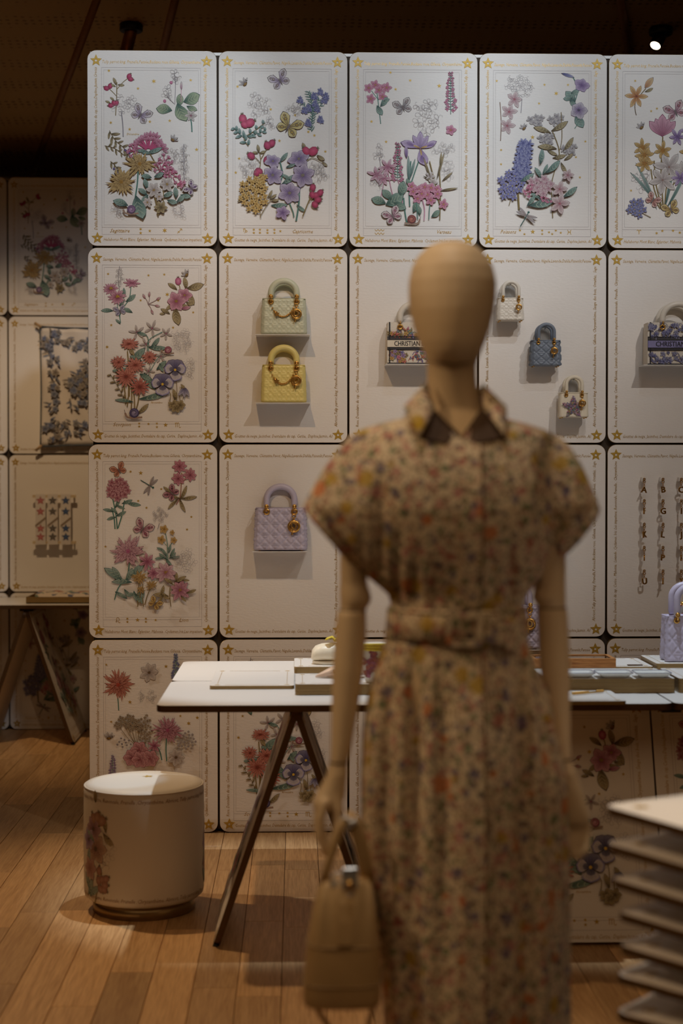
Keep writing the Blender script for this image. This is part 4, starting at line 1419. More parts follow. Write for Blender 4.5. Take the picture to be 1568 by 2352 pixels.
def trestle_card(parent, foot_mid, apex_mid, out, art, variant='B'):
    """card from its foot edge to the apex edge, printed face towards `out`; returns the panel"""
    foot_mid, apex_mid = Vector(foot_mid), Vector(apex_mid)
    up = (apex_mid - foot_mid).normalized()
    out = Vector(out)
    nrm = (out - up * out.dot(up)).normalized()          # printed side
    right = up.cross(nrm) * -1
    right = (-nrm).cross(up) * -1
    right = up.cross(nrm)
    R = Matrix((right, -nrm, up)).transposed()
    if R.determinant() < 0:
        right = -right
        R = Matrix((right, -nrm, up)).transposed()
    mid = (foot_mid + apex_mid) / 2
    p = link('trestle_panel', TRE, parent, mid, R.to_euler())
    add_print(p, art, variant)
    for sx in (-1, 1):
        k = MB()
        k.lathe([(.008, 0), (.010, .004), (.010, .016)], n=10)
        f = link('foot', k.mesh('foot', M['black']), p, (sx * (CW / 2 - .03), CT / 2, -0.774 / 2 - .0145))
    return p


T1 = thing('display_table', 'long white table of card panels on leaning printed trestles, before the card wall', 'table', (0.77, 5.37, 0))
XL, CL = -0.43, 0.797
inv = T1.location.copy()


def loc1(x, y, z):
    return (x - inv.x, y - inv.y, z)


for c in range(3):
    for (ya_, yb_) in ((4.78, 5.37), (5.37, 5.96)):
        o = table_top_panel(T1, XL + c * CL - inv.x, XL + (c + 1) * CL - inv.x, ya_ - inv.y, yb_ - inv.y, TZ)
FZ, AZ = 0.017, TZ - CT - 0.004
for c in (1, 2):
    mb = MB()
    mb.box(-.03, .03, 4.82 - inv.y, 5.94 - inv.y, TZ - CT - .012, TZ - CT - .0004, xf=Matrix.Translation((XL + c * CL - inv.x, 0, 0)))
    mb.build('seam_light_block', M['black'], T1)  # strip added under the panel seam to stop light leaking through
# left trestle: two cards leaning together, edges to the viewer
for sg, art in ((-1, 'verseau'), (1, 'poissons')):
    trestle_card(T1, loc1(0.0 + sg * .256, 4.825 + CW / 2, FZ), loc1(0.0 + sg * .012, 4.825 + CW / 2, AZ), (sg, 0, 0), art)
# right trestle: printed cards facing the viewer, and their backs
for cx, art, var in ((0.885, 'scorpion', 'B'), (0.885 + CW, 'lion', 'A')):
    trestle_card(T1, loc1(cx, 4.825, FZ), loc1(cx, 5.07, AZ), (0, -1, 0), art, var)
    trestle_card(T1, loc1(cx, 5.34, FZ), loc1(cx, 5.095, AZ), (0, 1, 0), None, var)
mb = MB()
mb.box(-.02, .02, 4.84 - inv.y, 5.34 - inv.y, AZ - .02, TZ - CT - .0005, xf=Matrix.Translation((-inv.x, 0, 0)))
mb.build('hinge_rail', M['black'], T1)

T2 = thing('display_table', 'low lit white table of card panels at the rear left', 'table', (-1.662, 8.83, 0))
for c in (-2, -1, 0):
    table_top_panel(T2, -.085 + c * CL, -.085 + (c + 1) * CL, 8.54 - 8.83, 9.115 - 8.83, 0.77)
for cx in (-1.47, -1.47 - 2 * .6):
    for sg in (-1, 1):
        trestle_card(T2, (cx + 1.662 + sg * .256, 8.56 + CW / 2 - 8.83, FZ), (cx + 1.662 + sg * .012, 8.56 + CW / 2 - 8.83, .742), (sg, 0, 0), 'capricorne' if sg < 0 else 'lion')
    mb = MB()
    mb.box(-.035, .035, -.26, .25, .735, .7485)
    mb.build('hinge_rail', M['black'], T2, (cx + 1.662, 0, 0))

# ------------------------------------------------------------------ round stool
ST = thing('round_stool', 'round white pouf printed with flowers and gold lettering, beside the table', 'stool', (-0.515, 5.30, 0))
mb = MB()
mb.lathe([(.10, 0), (.168, 0), (.172, .004), (.172, .045), (.10, .045)], n=48)
M['brushed'] = simple('brushed_brass_plinth', (150, 128, 92), 0.32, metal=0.9, grain=0.12, gscale=3, stretch=(1, 1, 40))
mb.build('plinth', M['brushed'], ST)
mb = MB()
R_S = .2015
mb.lathe([(.12, .046), (.188, .048), (.199, .058), (R_S, .075), (R_S + .0015, .24), (R_S, .405), (.200, .416), (.197, .4215)], n=72, cap1=False)
M['leather_white'] = simple('white_leather_cover', (212, 202, 186), 0.5, bump=.08, bscale=160)
mb.build('cover', M['leather_white'], ST)
mb = MB()
mb.tube([((.1985) * cos(2 * pi * i / 64), (.1985) * sin(2 * pi * i / 64), .422) for i in range(64)], .003, 6, closed=True)
mb.build('piping', M['leather_white'], ST)
mb = MB()
mb.lathe([(.198, .4225), (.194, .4285), (.17, .4335), (.10, .4385), (.03, .4405), (.005, .441)], n=64, cap0=False)
cush = mb.build('cushion_top', M['leather_white'], ST)
mb = MB()
sv = [(0.021 * (1 if i % 2 == 0 else .45) * cos(pi / 2 + .3 + pi * i / 5), 0.021 * (1 if i % 2 == 0 else .45) * sin(pi / 2 + .3 + pi * i / 5), 0) for i in range(10)]
mb.add([(0, 0, .001)] + sv, [(0, 1 + i, 1 + (i + 1) % 10) for i in range(10)])
mb.build('gold_star', M['gold'], ST, (.01, .03, .4412))
TXT_S = 'Hippeastre, Renoncule, Prunelle ,Chrysanthème. Abricot, Tulip parrot king, Prunelle,Pensée, Buckavu rose, Gillenia, Hippeastre, Renoncule, Prunelle ,Chrysanthème. Abricot, Tulip parrot king, Prunelle,Pensée'
for zz, R_ in ((.392, R_S + .0006), (.068, R_S + .0004)):
    mb = MB()
    lettering(mb, TXT_S, lambda u, v: (R_ * sin(u / R_ - 1.35), -R_ * cos(u / R_ - 1.35), zz + v), 2 * pi * R_ * .97, .019, .3)
    mb.build('lettering', M['letter_brown'], ST)


def bend(A, ang, zc, k=0.62, name='floral_print'):
    """wrap flat art round the stool; ang = direction of its centre (0 = towards the camera)"""
    mb = MB()
    for src in (A.ink,):
        n = mb.add([], [])
        for p, c in zip(src.v, src.c):
            a = ang + p[0] * k / R_S
            r = R_S + .0012 - p[1] * .6
            mb.v.append((r * sin(a), -r * cos(a), zc + p[2] * k))
            mb.c.append(mix(c, (.45, .35, .25), .12))
        mb.f, mb.m, mb.sm = [list(f) for f in src.f], list(src.m), list(src.sm)
    return mb.build(name, M['ink'], ST, color=True)


def art_bouquet(seed, step=5e-6):
    A = Art(150, 227, 1.0, seed, step)
    A.ox = A.oy = 0
    HELL = (C(120, 60, 96), C(190, 130, 150))
    A.petal(170, 60, 1.6, 40, 12, *OLIVE, dk(OLIVE[0])); leaf(A, 225, 180, -.9, 56, 15, OLIVE); leaf(A, 190, 120, 1.2, 60, 16, OLIVE); leaf(A, 215, 125, 1.7, 60, 14, OLIVE)
    sketch(A, 205, 215, 40, 60, 16, 22, C(110, 96, 70))
    for q in ((178, 110, 1.2), (200, 118, .5), (160, 116, 2.0)):
        hip(A, q[0], q[1], 17, q[2], (C(150, 104, 84), C(190, 148, 126)))
    A.stroke([(150, 350), (155, 250), (160, 150)], 6, STEM_T); A.stroke([(165, 400), (185, 330), (200, 290)], 5, STEM_O); A.stroke([(140, 380), (145, 300), (150, 260)], 6, STEM_T)
    flower(A, 158, 150, 42, 6, HELL, C(80, 50, 40), wd=.42); flower(A, 170, 215, 54, 6, (C(150, 90, 90), C(200, 160, 130)), C(80, 60, 40), wd=.42); flower(A, 128, 190, 40, 6, LILAC, C(80, 60, 40), wd=.42)
    for q in ((128, 250, 1.2), (140, 175, 2.4), (150, 300, 1.5), (140, 350, 1.0), (160, 360, .4), (120, 330, 2.0)):
        leaf(A, q[0], q[1], q[2], 62, 15, TEAL2)
    flower(A, 135, 285, 40, 6, (C(180, 110, 100), C(206, 150, 140)), wd=.42)
    for q in ((188, 285, 1.5), (200, 312, .6), (185, 318, 1.8), (214, 330, .1), (195, 345, -.8), (218, 308, .5), (210, 345, -.4)):
        hip(A, q[0], q[1], 12, q[2], (C(150, 100, 84), C(190, 144, 126)))
    A.star(240, 150, 6)
    return A


bend(art_bouquet(31), -.90, .222, .56)
bend(art_bouquet(33), 1.58, .20, .42)
# ------------------------------------------------------------------ handbags
def leather(name, rgb, rough=0.38, bump=0.12, bscale=240):
    return simple(name, rgb, rough, bump=bump, bscale=bscale, grain=0.03, gscale=30, spec=0.45)


M['mint'] = leather('mint_leather', (202, 206, 182))
M['yellow'] = leather('lemon_leather', (230, 214, 134))
M['lavender'] = leather('lavender_leather', (188, 180, 200))
M['bluegrey'] = leather('blue_grey_leather', (112, 122, 136))
M['offwhite'] = leather('off_white_leather', (222, 214, 200))
M['ivory'] = leather('ivory_leather', (230, 220, 198))
M['mother'] = simple('pearl_charm', (196, 182, 160), 0.25, coat=.5)


def quilt_cannage(U, V):
    """height of a cannage quilt at grid position (U, V) in cells"""
    def gr(d, w):
        return min(1.0, d / w)
    d1 = abs(((U + V) + .5) % 1 - .5)
    d2 = abs(((U - V) + .5) % 1 - .5)
    h = gr(d1, .2) * gr(d2, .2)
    for o in (.09, -.09):
        dh = abs(((V + .5 + o) + .5) % 1 - .5)
        h = min(h, gr(dh, .06))
    for o in (.08, -.08):
        dv = abs(((U + .5 + o) + .5) % 1 - .5)
        h = min(h, .6 + .4 * gr(dv, .05))
    return h


def quilt_lace(U, V):
    """soft embossed scallops between diagonal lines"""
    d1 = abs(((U + V) + .5) % 1 - .5)
    d2 = abs(((U - V) + .5) % 1 - .5)
    u, v = (U % 1) - .5, (V % 1) - .5
    r = sqrt(u * u + v * v)
    h = min(1.0, d1 / .12) * min(1.0, d2 / .12)
    h = h * .55 + .45 * (.5 + .5 * cos(r * 26))
    for o in (.07, -.07):
        dh = abs(((V + .5 + o) + .5) % 1 - .5)
        h = min(h, min(1.0, dh / .05))
    return h


def quilt_none(U, V):
    return .5


def bag_body_mesh(w, h, d, mat, quilt, nu, nv, amp, taper=.06, round_=.014, cols=64, rows=48):
    """lofted box whose front, back and sides carry a quilt; open recessed top"""
    per = []
    r = round_
    # perimeter points: (x, y, nx, ny, s) on rounded rectangle, denser on the long sides
    segs = []
    nf = cols
    for i in range(nf + 1):
        segs.append((-w / 2 + r + (w - 2 * r) * i / nf, -d / 2, 0, -1))
    for i in range(1, 5):
        a = -pi / 2 + pi / 2 * i / 5
        segs.append((w / 2 - r + r * cos(a), -d / 2 + r + r * sin(a), cos(a), sin(a)))
    ns = 12
    for i in range(ns + 1):
        t = i / ns
        segs.append((w / 2 - d * .10 * sin(pi * t), -d / 2 + r + (d - 2 * r) * t, 1, 0))
    for i in range(1, 5):
        a = pi / 2 * i / 5
        segs.append((w / 2 - r + r * cos(a), d / 2 - r + r * sin(a), cos(a), sin(a)))
    for i in range(13):
        segs.append((w / 2 - r - (w - 2 * r) * i / 12, d / 2, 0, 1))
    for i in range(1, 5):
        a = pi / 2 + pi / 2 * i / 5
        segs.append((-w / 2 + r + r * cos(a), d / 2 - r + r * sin(a), cos(a), sin(a)))
    for i in range(ns + 1):
        t = i / ns
        segs.append((-w / 2 + d * .10 * sin(pi * t), d / 2 - r - (d - 2 * r) * t, -1, 0))
    for i in range(1, 5):
        a = pi + pi / 2 * i / 5
        segs.append((-w / 2 + r + r * cos(a), -d / 2 + r + r * sin(a), cos(a), sin(a)))
    rings = []
    for j in range(rows + 1):
        t = j / rows
        z = h * t
        k = 1 - taper * t
        kd = 1 - .22 * t
        edge = min(1.0, min(t, 1 - t) / .035)
        ring = []
        for x, y, nx, ny in segs:
            fx = x / (w / 2)
            q = 0
            if quilt:
                if abs(ny) > .9:
                    q = quilt((fx * .5 + .5) * nu, t * nv)
                elif abs(nx) > .9:
                    q = quilt(y / w * nu, t * nv)
                q *= amp * edge * min(1.0, (1 - abs(fx)) / .06 + (1 if abs(nx) > .9 else 0))
            bot = .004 * (1 - min(1, t / .05)) ** 2
            ring.append((x * k + nx * (q - bot), y * kd + ny * (q - bot), z))
        rings.append(ring)
    mb = MB()
    top = [((p[0]) * .975, p[1] * .93, p[2]) for p in rings[-1]]
    low = [((p[0]) * .975, p[1] * .93, p[2] - .012) for p in rings[-1]]
    mb.rings(rings + [top, low], cap0=True, cap1=True)
    return mb.mesh('body', mat)


def handle_mesh(w, h, r, mat, flat=1.0, n=28):
    """upright arch: straight ends and a half ellipse on top, with rounded tips"""
    pts = []
    rad = []
    leg = h - w / 2 * .95
    pts.append((-w / 2, 0, -r * .6)); rad.append(r * .45)
    pts.append((-w / 2, 0, -r * .2)); rad.append(r * .85)
    pts.append((-w / 2, 0, r * .4)); rad.append(r)
    for i in range(n + 1):
        a = pi - pi * i / n
        pts.append((w / 2 * cos(a), 0, leg + (h - leg) * sin(a))); rad.append(r)
    pts.append((w / 2, 0, r * .4)); rad.append(r)
    pts.append((w / 2, 0, -r * .2)); rad.append(r * .85)
    pts.append((w / 2, 0, -r * .6)); rad.append(r * .45)
    mb = MB()
    mb.tube(pts, rad, 12, up=(0, 1, 0), flat=flat)
    return mb.mesh('handle', mat)


def letter_mesh(ch, size, th, name='letter_charm', mat=None):
    """a solid capital with depth"""
    cu = bpy.data.curves.new('t', 'FONT')
    cu.body = ch
    cu.size = size
    cu.extrude = th
    cu.bevel_depth = size * .02
    cu.offset = size * .012
    cu.resolution_u = 3
    cu.align_x = 'CENTER'
    o = bpy.data.objects.new('t', cu)
    COL.objects.link(o)
    me = bpy.data.meshes.new_from_object(o.evaluated_get(bpy.context.evaluated_depsgraph_get()))
    bpy.data.objects.remove(o)
    bpy.data.curves.remove(cu)
    me.transform(Matrix.Rotation(pi / 2, 4, 'X'))
    top = max(v.co.z for v in me.vertices)
    me.transform(Matrix.Translation((0, 0, -top)))
    me.name = name
    me.materials.clear()
    me.materials.append(mat or M['shiny_gold'])
    return me


LM = {}


def charm_d(parent, s, y, x, z, link_r):
    """hanging metal letters on rings, the round D-shaped charm in front"""
    mb = MB()
    mb.torus((x, y, z), link_r, link_r * .32, (0, 1, 0))
    mb.torus((x, y - .002, z - link_r * 1.5), link_r * .7, link_r * .3, (1, .4, 0))
    mb.build('charm_ring', M['shiny_gold'], parent)
    mb = MB()
    zz = z - link_r * 2.2 - s * .5
    mb.torus((x, y - .004, zz), s * .42, s * .11, (0.1, 1, 0), n=28, m=8)
    mb.build('charm_letter', M['shiny_gold'], parent)
    for ch, dx, ry, dz in (('D', 0, .2, 0), ('I', -.1, -.5, 0.02)):
        if ch not in LM:
            LM[ch] = letter_mesh(ch, 1.0, .08)
        o = link('charm_letter', LM[ch], parent, (x + dx * s, y - .005, zz + s * .36 - dz))
        o.scale = (s * .72, s * .72, s * .86)
        o.rotation_euler = (0, .06, ry)


def make_bag(name, label, loc, w, h, d, mat, quilt='cannage', nu=5, nv=4, amp=.0045, hh=.11, hw=None, hr=.0105, rz=0.0, chain=None, feet=True, hmat=None, charms=True, group=None):
    t = thing(name, label, 'handbag', loc, rz, group)
    fn = {'cannage': quilt_cannage, 'lace': quilt_lace, None: None}[quilt]
    fz = .004 if feet else .001
    link('body', bag_body_mesh(w, h, d, mat, fn, nu, nv, amp), t, (0, 0, fz))
    hw = hw or w * .56
    hm = handle_mesh(hw, hh, hr, hmat or mat)
    yf = -d / 2 * .78 - hr * .4
    top = h + fz
    link('handle', hm, t, (0, yf - .004, top + hr * .8))
    link('handle', hm, t, (0, d / 2 * .78, top + hr * .8))
    mb = MB()
    lip = [(p[0], p[1], top) for p in [(w / 2 * .94 * (1 - .0), -d / 2 * .78, 0), (w / 2 * .94, d / 2 * .78, 0), (-w / 2 * .94, d / 2 * .78, 0), (-w / 2 * .94, -d / 2 * .78, 0)]]
    mb.tube([lip[0], lip[1], lip[2], lip[3]], .0022, 6, closed=True)
    mb.build('top_piping', mat, t)
    ez = top - h * .09
    er = w * .062
    yb = -d / 2 * (1 - .22 * .9) - .003
    for sx in (-1, 1):
        mb = MB()
        mb.torus((sx * hw / 2, yb - .002, ez), er * .72, er * .34, (0, 1, 0), n=18)
        mb.build('eyelet', M['shiny_gold'], t)
        mb = MB()
        mb.torus((sx * hw / 2, yf - hr - .004, top + hr * .5), hr * .55, hr * .2, (0, 1, 0))
        mb.torus((sx * hw / 2, (yb + yf) / 2 - .010, (ez + top) / 2 + .004), hr * 1.0, hr * .22, (1, 0, 0), n=14, sx=.7)
        mb.sphere((sx * hw / 2, yf - hr - .003, top + hr * .6), hr * .45)
        mb.build('handle_ring', M['shiny_gold'], t)
    if charms:
        charm_d(t, w * .235, yb - .012, hw / 2 * .96, ez - er * 1.35, er * .55)
    if chain:
        mb = MB()
        n = 17
        for i in range(n):
            q = i / (n - 1)
            x = -hw / 2 + hw * .92 * q
            z = ez - er * .8 - h * .36 * (1 - (2 * q - 1) ** 2) ** .75
            mb.sphere((x, yb - .008, z), hr * .33 if i not in (3, 4) else hr * .55, 7, 5)
        mb.build('bead_chain', M['shiny_gold'], t)
        mb = MB()
        q = 4 / 16
        x, z = -hw / 2 + hw * .92 * q, ez - er * .8 - h * .36 * (1 - (2 * q - 1) ** 2) ** .75
        st = [(hr * (1 if i % 2 == 0 else .5) * cos(pi / 2 + pi * i / 5), hr * (1 if i % 2 == 0 else .5) * sin(pi / 2 + pi * i / 5)) for i in range(10)]
        mb.prism(st, -.002, .002, xf=Matrix.Translation((x, yb - .014, z)))
        mb.build('star_bead', M['shiny_gold'], t)
    if feet:
        for sx in (-1, 1):
            for sy in (-1, 1):
                mb = MB()
                mb.lathe([(.003, 0), (.0042, .001), (.0042, .003), (.003, .0045)], n=10)
                mb.build('foot', M['shiny_gold'], t, (sx * w * .4, sy * d * .36, 0))
    return t


def shelf(label, x, z, w=.218, d=.10, back=.018):
    """thin white plate on a low upstand fixed to the card wall; z is the top of the plate"""
    t = thing('wall_shelf', label, 'shelf', (x, WALL_Y, z))
    mb = MB()
    mb.box(-w / 2, w / 2, -d, -.0006, -.003, 0)
    mb.box(-w / 2, w / 2, -.0035, -.0006, 0, back)
    mb.build('plate', M['white_paint'], t)
    return t


def on_wall(px, py, off=0.0):
    return at_y(px, py, WALL_Y - off)


BD = .085
# mint and lemon bags, one above the other
SHX = on_wall(649, 768, .09).x
z1 = on_wall(649, 767.5, .105).z
z2 = on_wall(648, 924.5, .105).z
shelf('thin white wall shelf under the mint handbag', SHX, z1)
shelf('thin white wall shelf under the yellow handbag', SHX, z2)
make_bag('handbag', 'pale mint handbag with embossed lace pattern and gold bead chain on the upper shelf', (SHX + .005, WALL_Y - .052, z1 + .0005), .183, .143, BD, M['mint'], 'lace', 5, 4, .0036, .060, .104, .0125, chain=True, feet=False)
make_bag('handbag', 'lemon yellow handbag with embossed pattern and gold bead chain below the mint one', (SHX + .004, WALL_Y - .052, z2 + .0005), .181, .150, BD, M['yellow'], 'lace', 5, 4, .0036, .060, .104, .0125, chain=True, feet=False)
# lavender bag
LX = on_wall(643, 1266, .09).x
z3 = on_wall(643, 1266.5, .105).z
shelf('thin white wall shelf under the quilted lavender handbag', LX, z3, .222)
make_bag('handbag', 'lavender handbag with puffy diamond quilting and a single gold letter charm', (LX + .002, WALL_Y - .054, z3 + .0005), .212, .170, .09, M['lavender'], 'cannage', 5, 4, .0062, .077, .112, .0125, feet=True)
# lavender bag half hidden behind the mannequin's elbow
HX = on_wall(1190, 1492, .09).x
z4 = on_wall(1190, 1493, .105).z
shelf('white wall shelf behind the mannequin elbow', HX + .02, z4, .30)
make_bag('handbag', 'pale lilac quilted handbag half hidden behind the mannequin elbow', (HX - .01, WALL_Y - .054, z4 + .0005), .205, .172, .09, M['lavender'], 'cannage', 5, 4, .0062, .077, .112, .0125, rz=0)
sx_ = on_wall(1308, 1257, .09)
shelf('white wall shelf whose end shows past the dress sleeve', sx_.x - .109, on_wall(1300, 1257, .105).z, .218)

# three small bags held on clear acrylic brackets
def acrylic(label, x, z, w, h, d):
    t = thing('acrylic_bracket', label, 'bracket', (x, WALL_Y, z))
    mb = MB()
    mb.prism(rrect(w, h, w * .45, 6), -.008, -.003, xf=Matrix.Translation((0, -.001, h / 2)))
    mb.build('plate', M['clear'], t)
    mb = MB()
    mb.tube([(0, -.004, h * .80), (0, -d * .9, h * .80), (0, -d, h * .95)], .003, 6)
    mb.build('hook', M['clear'], t)
    return t


for nm, px, py0, py1, pw, mat, q, lab, blab in (
        ('handbag', 1171, 739, 685, 62, M['offwhite'], 'lace', 'small off-white embossed handbag just beside the mannequin head', 'clear acrylic bracket inside the handle of the small off-white handbag'),
        ('handbag', 1252, 843, 782, 70, M['bluegrey'], 'cannage', 'small blue-grey quilted handbag between two white ones', 'clear acrylic bracket inside the handle of the blue-grey handbag'),
        ('handbag', 1316, 961, 902, 69, M['ivory'], None, 'small ivory handbag with a flower-filled star, lowest of the three small bags', 'clear acrylic bracket inside the handle of the ivory star handbag')):
    b0 = on_wall(px, py0, .06)
    k = 6.36 / 3600
    w, h = pw * k, (py0 - py1 - 3) * k
    bag = make_bag(nm, lab, (b0.x, WALL_Y - .052, b0.z), w, h, .062, mat, q, 3, 3, .004 if q == 'cannage' else .0016, 33 * k, 36 * k, .0075)
    acrylic(blab, b0.x, b0.z + h + .004, 33 * k, 36 * k, .075)
    if mat is M['ivory']:
        A = Art(0, 0, 1.0, 41, 3e-6)
        k2 = w * .84 / (300 * S_ART)
        pts = []
        for i in range(900):
            x, y = A.rnd.uniform(-1, 1), A.rnd.uniform(-1, 1)
            a = (atan2(y, x) + pi / 2) % (2 * pi / 5)
            a = min(a, 2 * pi / 5 - a)
            r = sqrt(x * x + y * y)
            # inside a five-pointed star
            qx, qy = .45 * cos(pi / 5), .45 * sin(pi / 5)
            if r < qy / (qy * cos(a) - (qx - 1) * sin(a)):
                pts.append((x, y))
        for x, y in pts:
            c = A.rnd.choice((PINK, LILAC, BLUE, TEAL, YEL, ROSE, WHITE))
            flower(A, 150 + 150 * x, 227 + 150 * y, 10, 5, c, wd=.3)
        mb = MB()
        mb.v = [(p[0] * k2 - w * .03, p[1] * .4 - .062 / 2 * .93 - .0022, p[2] * k2 + h * .45) for p in A.ink.v]
        mb.c, mb.f, mb.m, mb.sm = A.ink.c, A.ink.f, A.ink.m, A.ink.sm
        mb.build('star_embroidery', M['ink'], bag, color=True)['kind'] = 'stuff'

# ------------------------------------------------------------------ embroidered book totes
M['canvas'] = simple('embroidered_canvas', (222, 214, 200), 0.8, bump=.5, bscale=420)
M['navy'] = simple('black_braid', (26, 24, 32), 0.7, bump=.3, bscale=400)
M['band_white'] = simple('cream_band', (226, 216, 196), 0.75, bump=.4, bscale=420)
M['band_lilac'] = simple('lilac_band', (136, 132, 176), 0.75, bump=.4, bscale=420)
M['braid'] = simple('grey_woven_braid', (70, 68, 70), 0.8, grain=.5, gscale=420)


def tote(label, loc, w, h, d, palette, band, seed, hmat, hcurve):
    t = thing('tote_bag', label, 'handbag', loc)
    mb = MB()
    mb.rings([[(sx * (w / 2) * k, sy * d / 2 * k2, z) for sx, sy in ((-1, -1), (1, -1), (1, 1), (-1, 1))] for z, k, k2 in ((0, 1, 1), (h * .5, 1.0, .97), (h, .985, .92), (h, .97, .86), (h - .02, .97, .86))], smooth=False)
    mb.build('body', M['canvas'], t)
    # front picture, built from petals and leaves
    A = Art(0, 0, 1.0, seed, 2.5e-6)
    A.h = 0
    zw, zh = w / S_ART, h / S_ART
    dense = 190
    for i in range(dense):
        x = A.rnd.uniform(-.47, .47) * zw
        band_pos = A.rnd.random()
        y = A.rnd.uniform(.05, .36) if band_pos < .58 else A.rnd.uniform(.70, .95)
        if seed == 51 and y < .36:
            if y < .14 + .10 * abs(sin(x * .09 + 1)):
                continue
        c = palette[A.rnd.randrange(len(palette))]
        yy = 227 + (y - .5) * zh
        if A.rnd.random() < .45:
            A.petal(150 + x, yy, A.rnd.uniform(0, 6.28), A.rnd.uniform(5, 11), 1.8, c[0], c[1], dk(c[0], .3))
        elif A.rnd.random() < .3:
            A.stroke([(150 + x - 4, yy + 3), (150 + x, yy - 4), (150 + x + 5, yy - 2), (150 + x + 7, yy + 4)], 1.2, c[0])
        else:
            flower(A, 150 + x, yy, A.rnd.uniform(4, 7), 5, c, wd=.36)
    mb = MB()
    mb.v = [(p[0], -d / 2 - .0016 + p[1], p[2] + h / 2) for p in A.ink.v]
    mb.c, mb.f, mb.m, mb.sm = A.ink.c, A.ink.f, A.ink.m, A.ink.sm
    mb.build('flower_embroidery', M['ink'], t, color=True)['kind'] = 'stuff'
    y0 = -d / 2 - .0026

    def strip(nm, za, zb, mat, yo=0.0, xa=-w / 2 * .995, xb=w / 2 * .995):
        m_ = MB()
        m_.box(xa, xb, y0 - yo, -d / 2 * .9, za, zb)
        return m_.build(nm, mat, t)
    strip('woven_braid', h * .34, h * .65, M['braid'])
    strip('name_band', h * .398, h * .566, band, .0012)
    for z in (.385, .565, .335, .645):
        strip('dark_line', h * z, h * (z + .014), M['navy'], .0014)
    strip('bottom_piping', 0, h * .022, M['navy'])
    for x in (-.455, .455):
        strip('vertical_piping', 0, h, M['navy'], .0006, x * w - .0022, x * w + .0022)
    mb = MB()
    lettering(mb, 'CHRISTIAN DIOR', lambda u, v: (u, y0 - .0022, h * .428 + v), w * .74, h * .165, 0, 2)
    mb.build('lettering', M['navy'], t)
    mb = MB()
    lettering(mb, 'CHRISTIAN DIOR', lambda u, v: (u + .0007, y0 - .0021, h * .428 + v), w * .74, h * .165, 0, 2)
    mb.build('lettering', M['navy'], t)
    mb = MB()
    lettering(mb, 'PARIS', lambda u, v: (u, y0 - .0022, h * .406 + v), w * .13, h * .022, 0, 1)
    mb.build('lettering', M['navy'], t)
    hm = handle_mesh(w * .52, hcurve, .0125, hmat)
    link('handle', hm, t, (0, -d / 2 * .8 - .006, h + .004))
    link('handle', hm, t, (0, d / 2 * .7, h + .004))
    for sx in (-1, 1):
        mb = MB()
        mb.torus((sx * w * .26, -d / 2 - .004, h * .88), .0085, .004, (0, 1, 0), n=18)
        mb.torus((sx * w * .26, -d / 2 - .010, h * .97), .008, .002, (1, 0, 0), n=14)
        mb.build('eyelet', M['shiny_gold'], t)
    return t


k = 6.34 / 3600
tl = on_wall(887, 836, .09)
shelf('white wall shelf under the cream tote behind the mannequin head', tl.x + .1115, tl.z, .23)
tote('cream tote with colourful embroidered flowers, dark lettering and a white handle', (tl.x + .1115, WALL_Y - .055, tl.z + .0008), .217, 95 * k, .085,
     (PINK, YEL, TEAL, LILAC, OLIVE, CORAL, BLUE), M['band_white'], 51, M['offwhite'], .070)
tr = on_wall(1484, 838, .09)
shelf('white wall shelf under the blue patterned tote', tr.x + .13, tr.z, .285)
tt = tote('cream tote with blue toile pattern, lilac band and a flowered white handle', (tr.x + .128, WALL_Y - .055, tr.z + .0008), .25, 97 * k, .085,
          (BLUE, (C(60, 64, 120), C(120, 124, 180)), (C(110, 112, 160), C(170, 172, 204))), M['band_lilac'], 53, M['offwhite'], .070)

# ------------------------------------------------------------------ letter charms on white pegs
COLS3 = (1477, 1520, 1562)
ROWS5 = (1108, 1157, 1211, 1264, 1318)
LET = ('ABCD', 'FGIH', 'KLJM', 'OPSR', 'UXYZ')
TURN = ((.1, -.7, .15, .3), (1.0, .2, .1, .4), (.7, .1, .2, -.3), (1.35, -.8, 1.1, .2), (.25, 1.2, .9, .3))
cp = WALL_CARDS[4, 2]
pegm = MB()
pegm.box(-.0085, .0085, -.030, -.0006, -.0085, .0085)
pegm = pegm.mesh('peg', M['white_paint'])
M['charm_gold'] = simple('brushed_gold_charm', (176, 128, 62), 0.28, metal=.9)
claspm = MB()
claspm.torus((0, 0, -.002), .0045, .0014, (0, 1, 0), n=12)
claspm.torus((0, 0, -.012), .0055, .0016, (.3, 1, 0), n=12, sx=.8)
claspm.sphere((0, 0, -.006), .0032, 8, 6)
claspm = claspm.mesh('clasp', M['charm_gold'])
chainm = MB()
for i in range(3):
    chainm.torus((0, 0, -.0205 - .005 * i), .0032, .0011, (1, 0, 0) if i % 2 else (0, 1, 0), n=10)
chainm = chainm.mesh('chain', M['charm_gold'])
ordn = ('first', 'second', 'third', 'fourth', 'fifth')
for r, py in enumerate(ROWS5):
    for c, px in enumerate(COLS3):
        p = on_wall(px, py - 7, .015)
        lp = (p.x - (X0 + 4.5 * CW), CT * 0, p.z - 1.5 * CH)
        link('peg', pegm, cp, lp)
        ch = LET[r][c]
        t = thing('letter_charm', ('gold letter %s key charm hanging from a white peg in the %s row' % (ch, ordn[r]) if ch != 'O' else 'gold letter key charm turned edge-on, at the start of the fourth row'), 'charm', (p.x, WALL_Y - .0325, p.z + .003))
        link('clasp', claspm, t, (0, 0, 0))
        link('chain', chainm, t, (0, 0, 0))
        key = 'c' + ch
        if key not in LM:
            LM[key] = letter_mesh(ch, .0345, .0022, 'letter', M['charm_gold'])
        link('letter', LM[key], t, (0, 0, -.032), (0, random.Random(r * 7 + c).uniform(-.12, .12), TURN[r][c]))

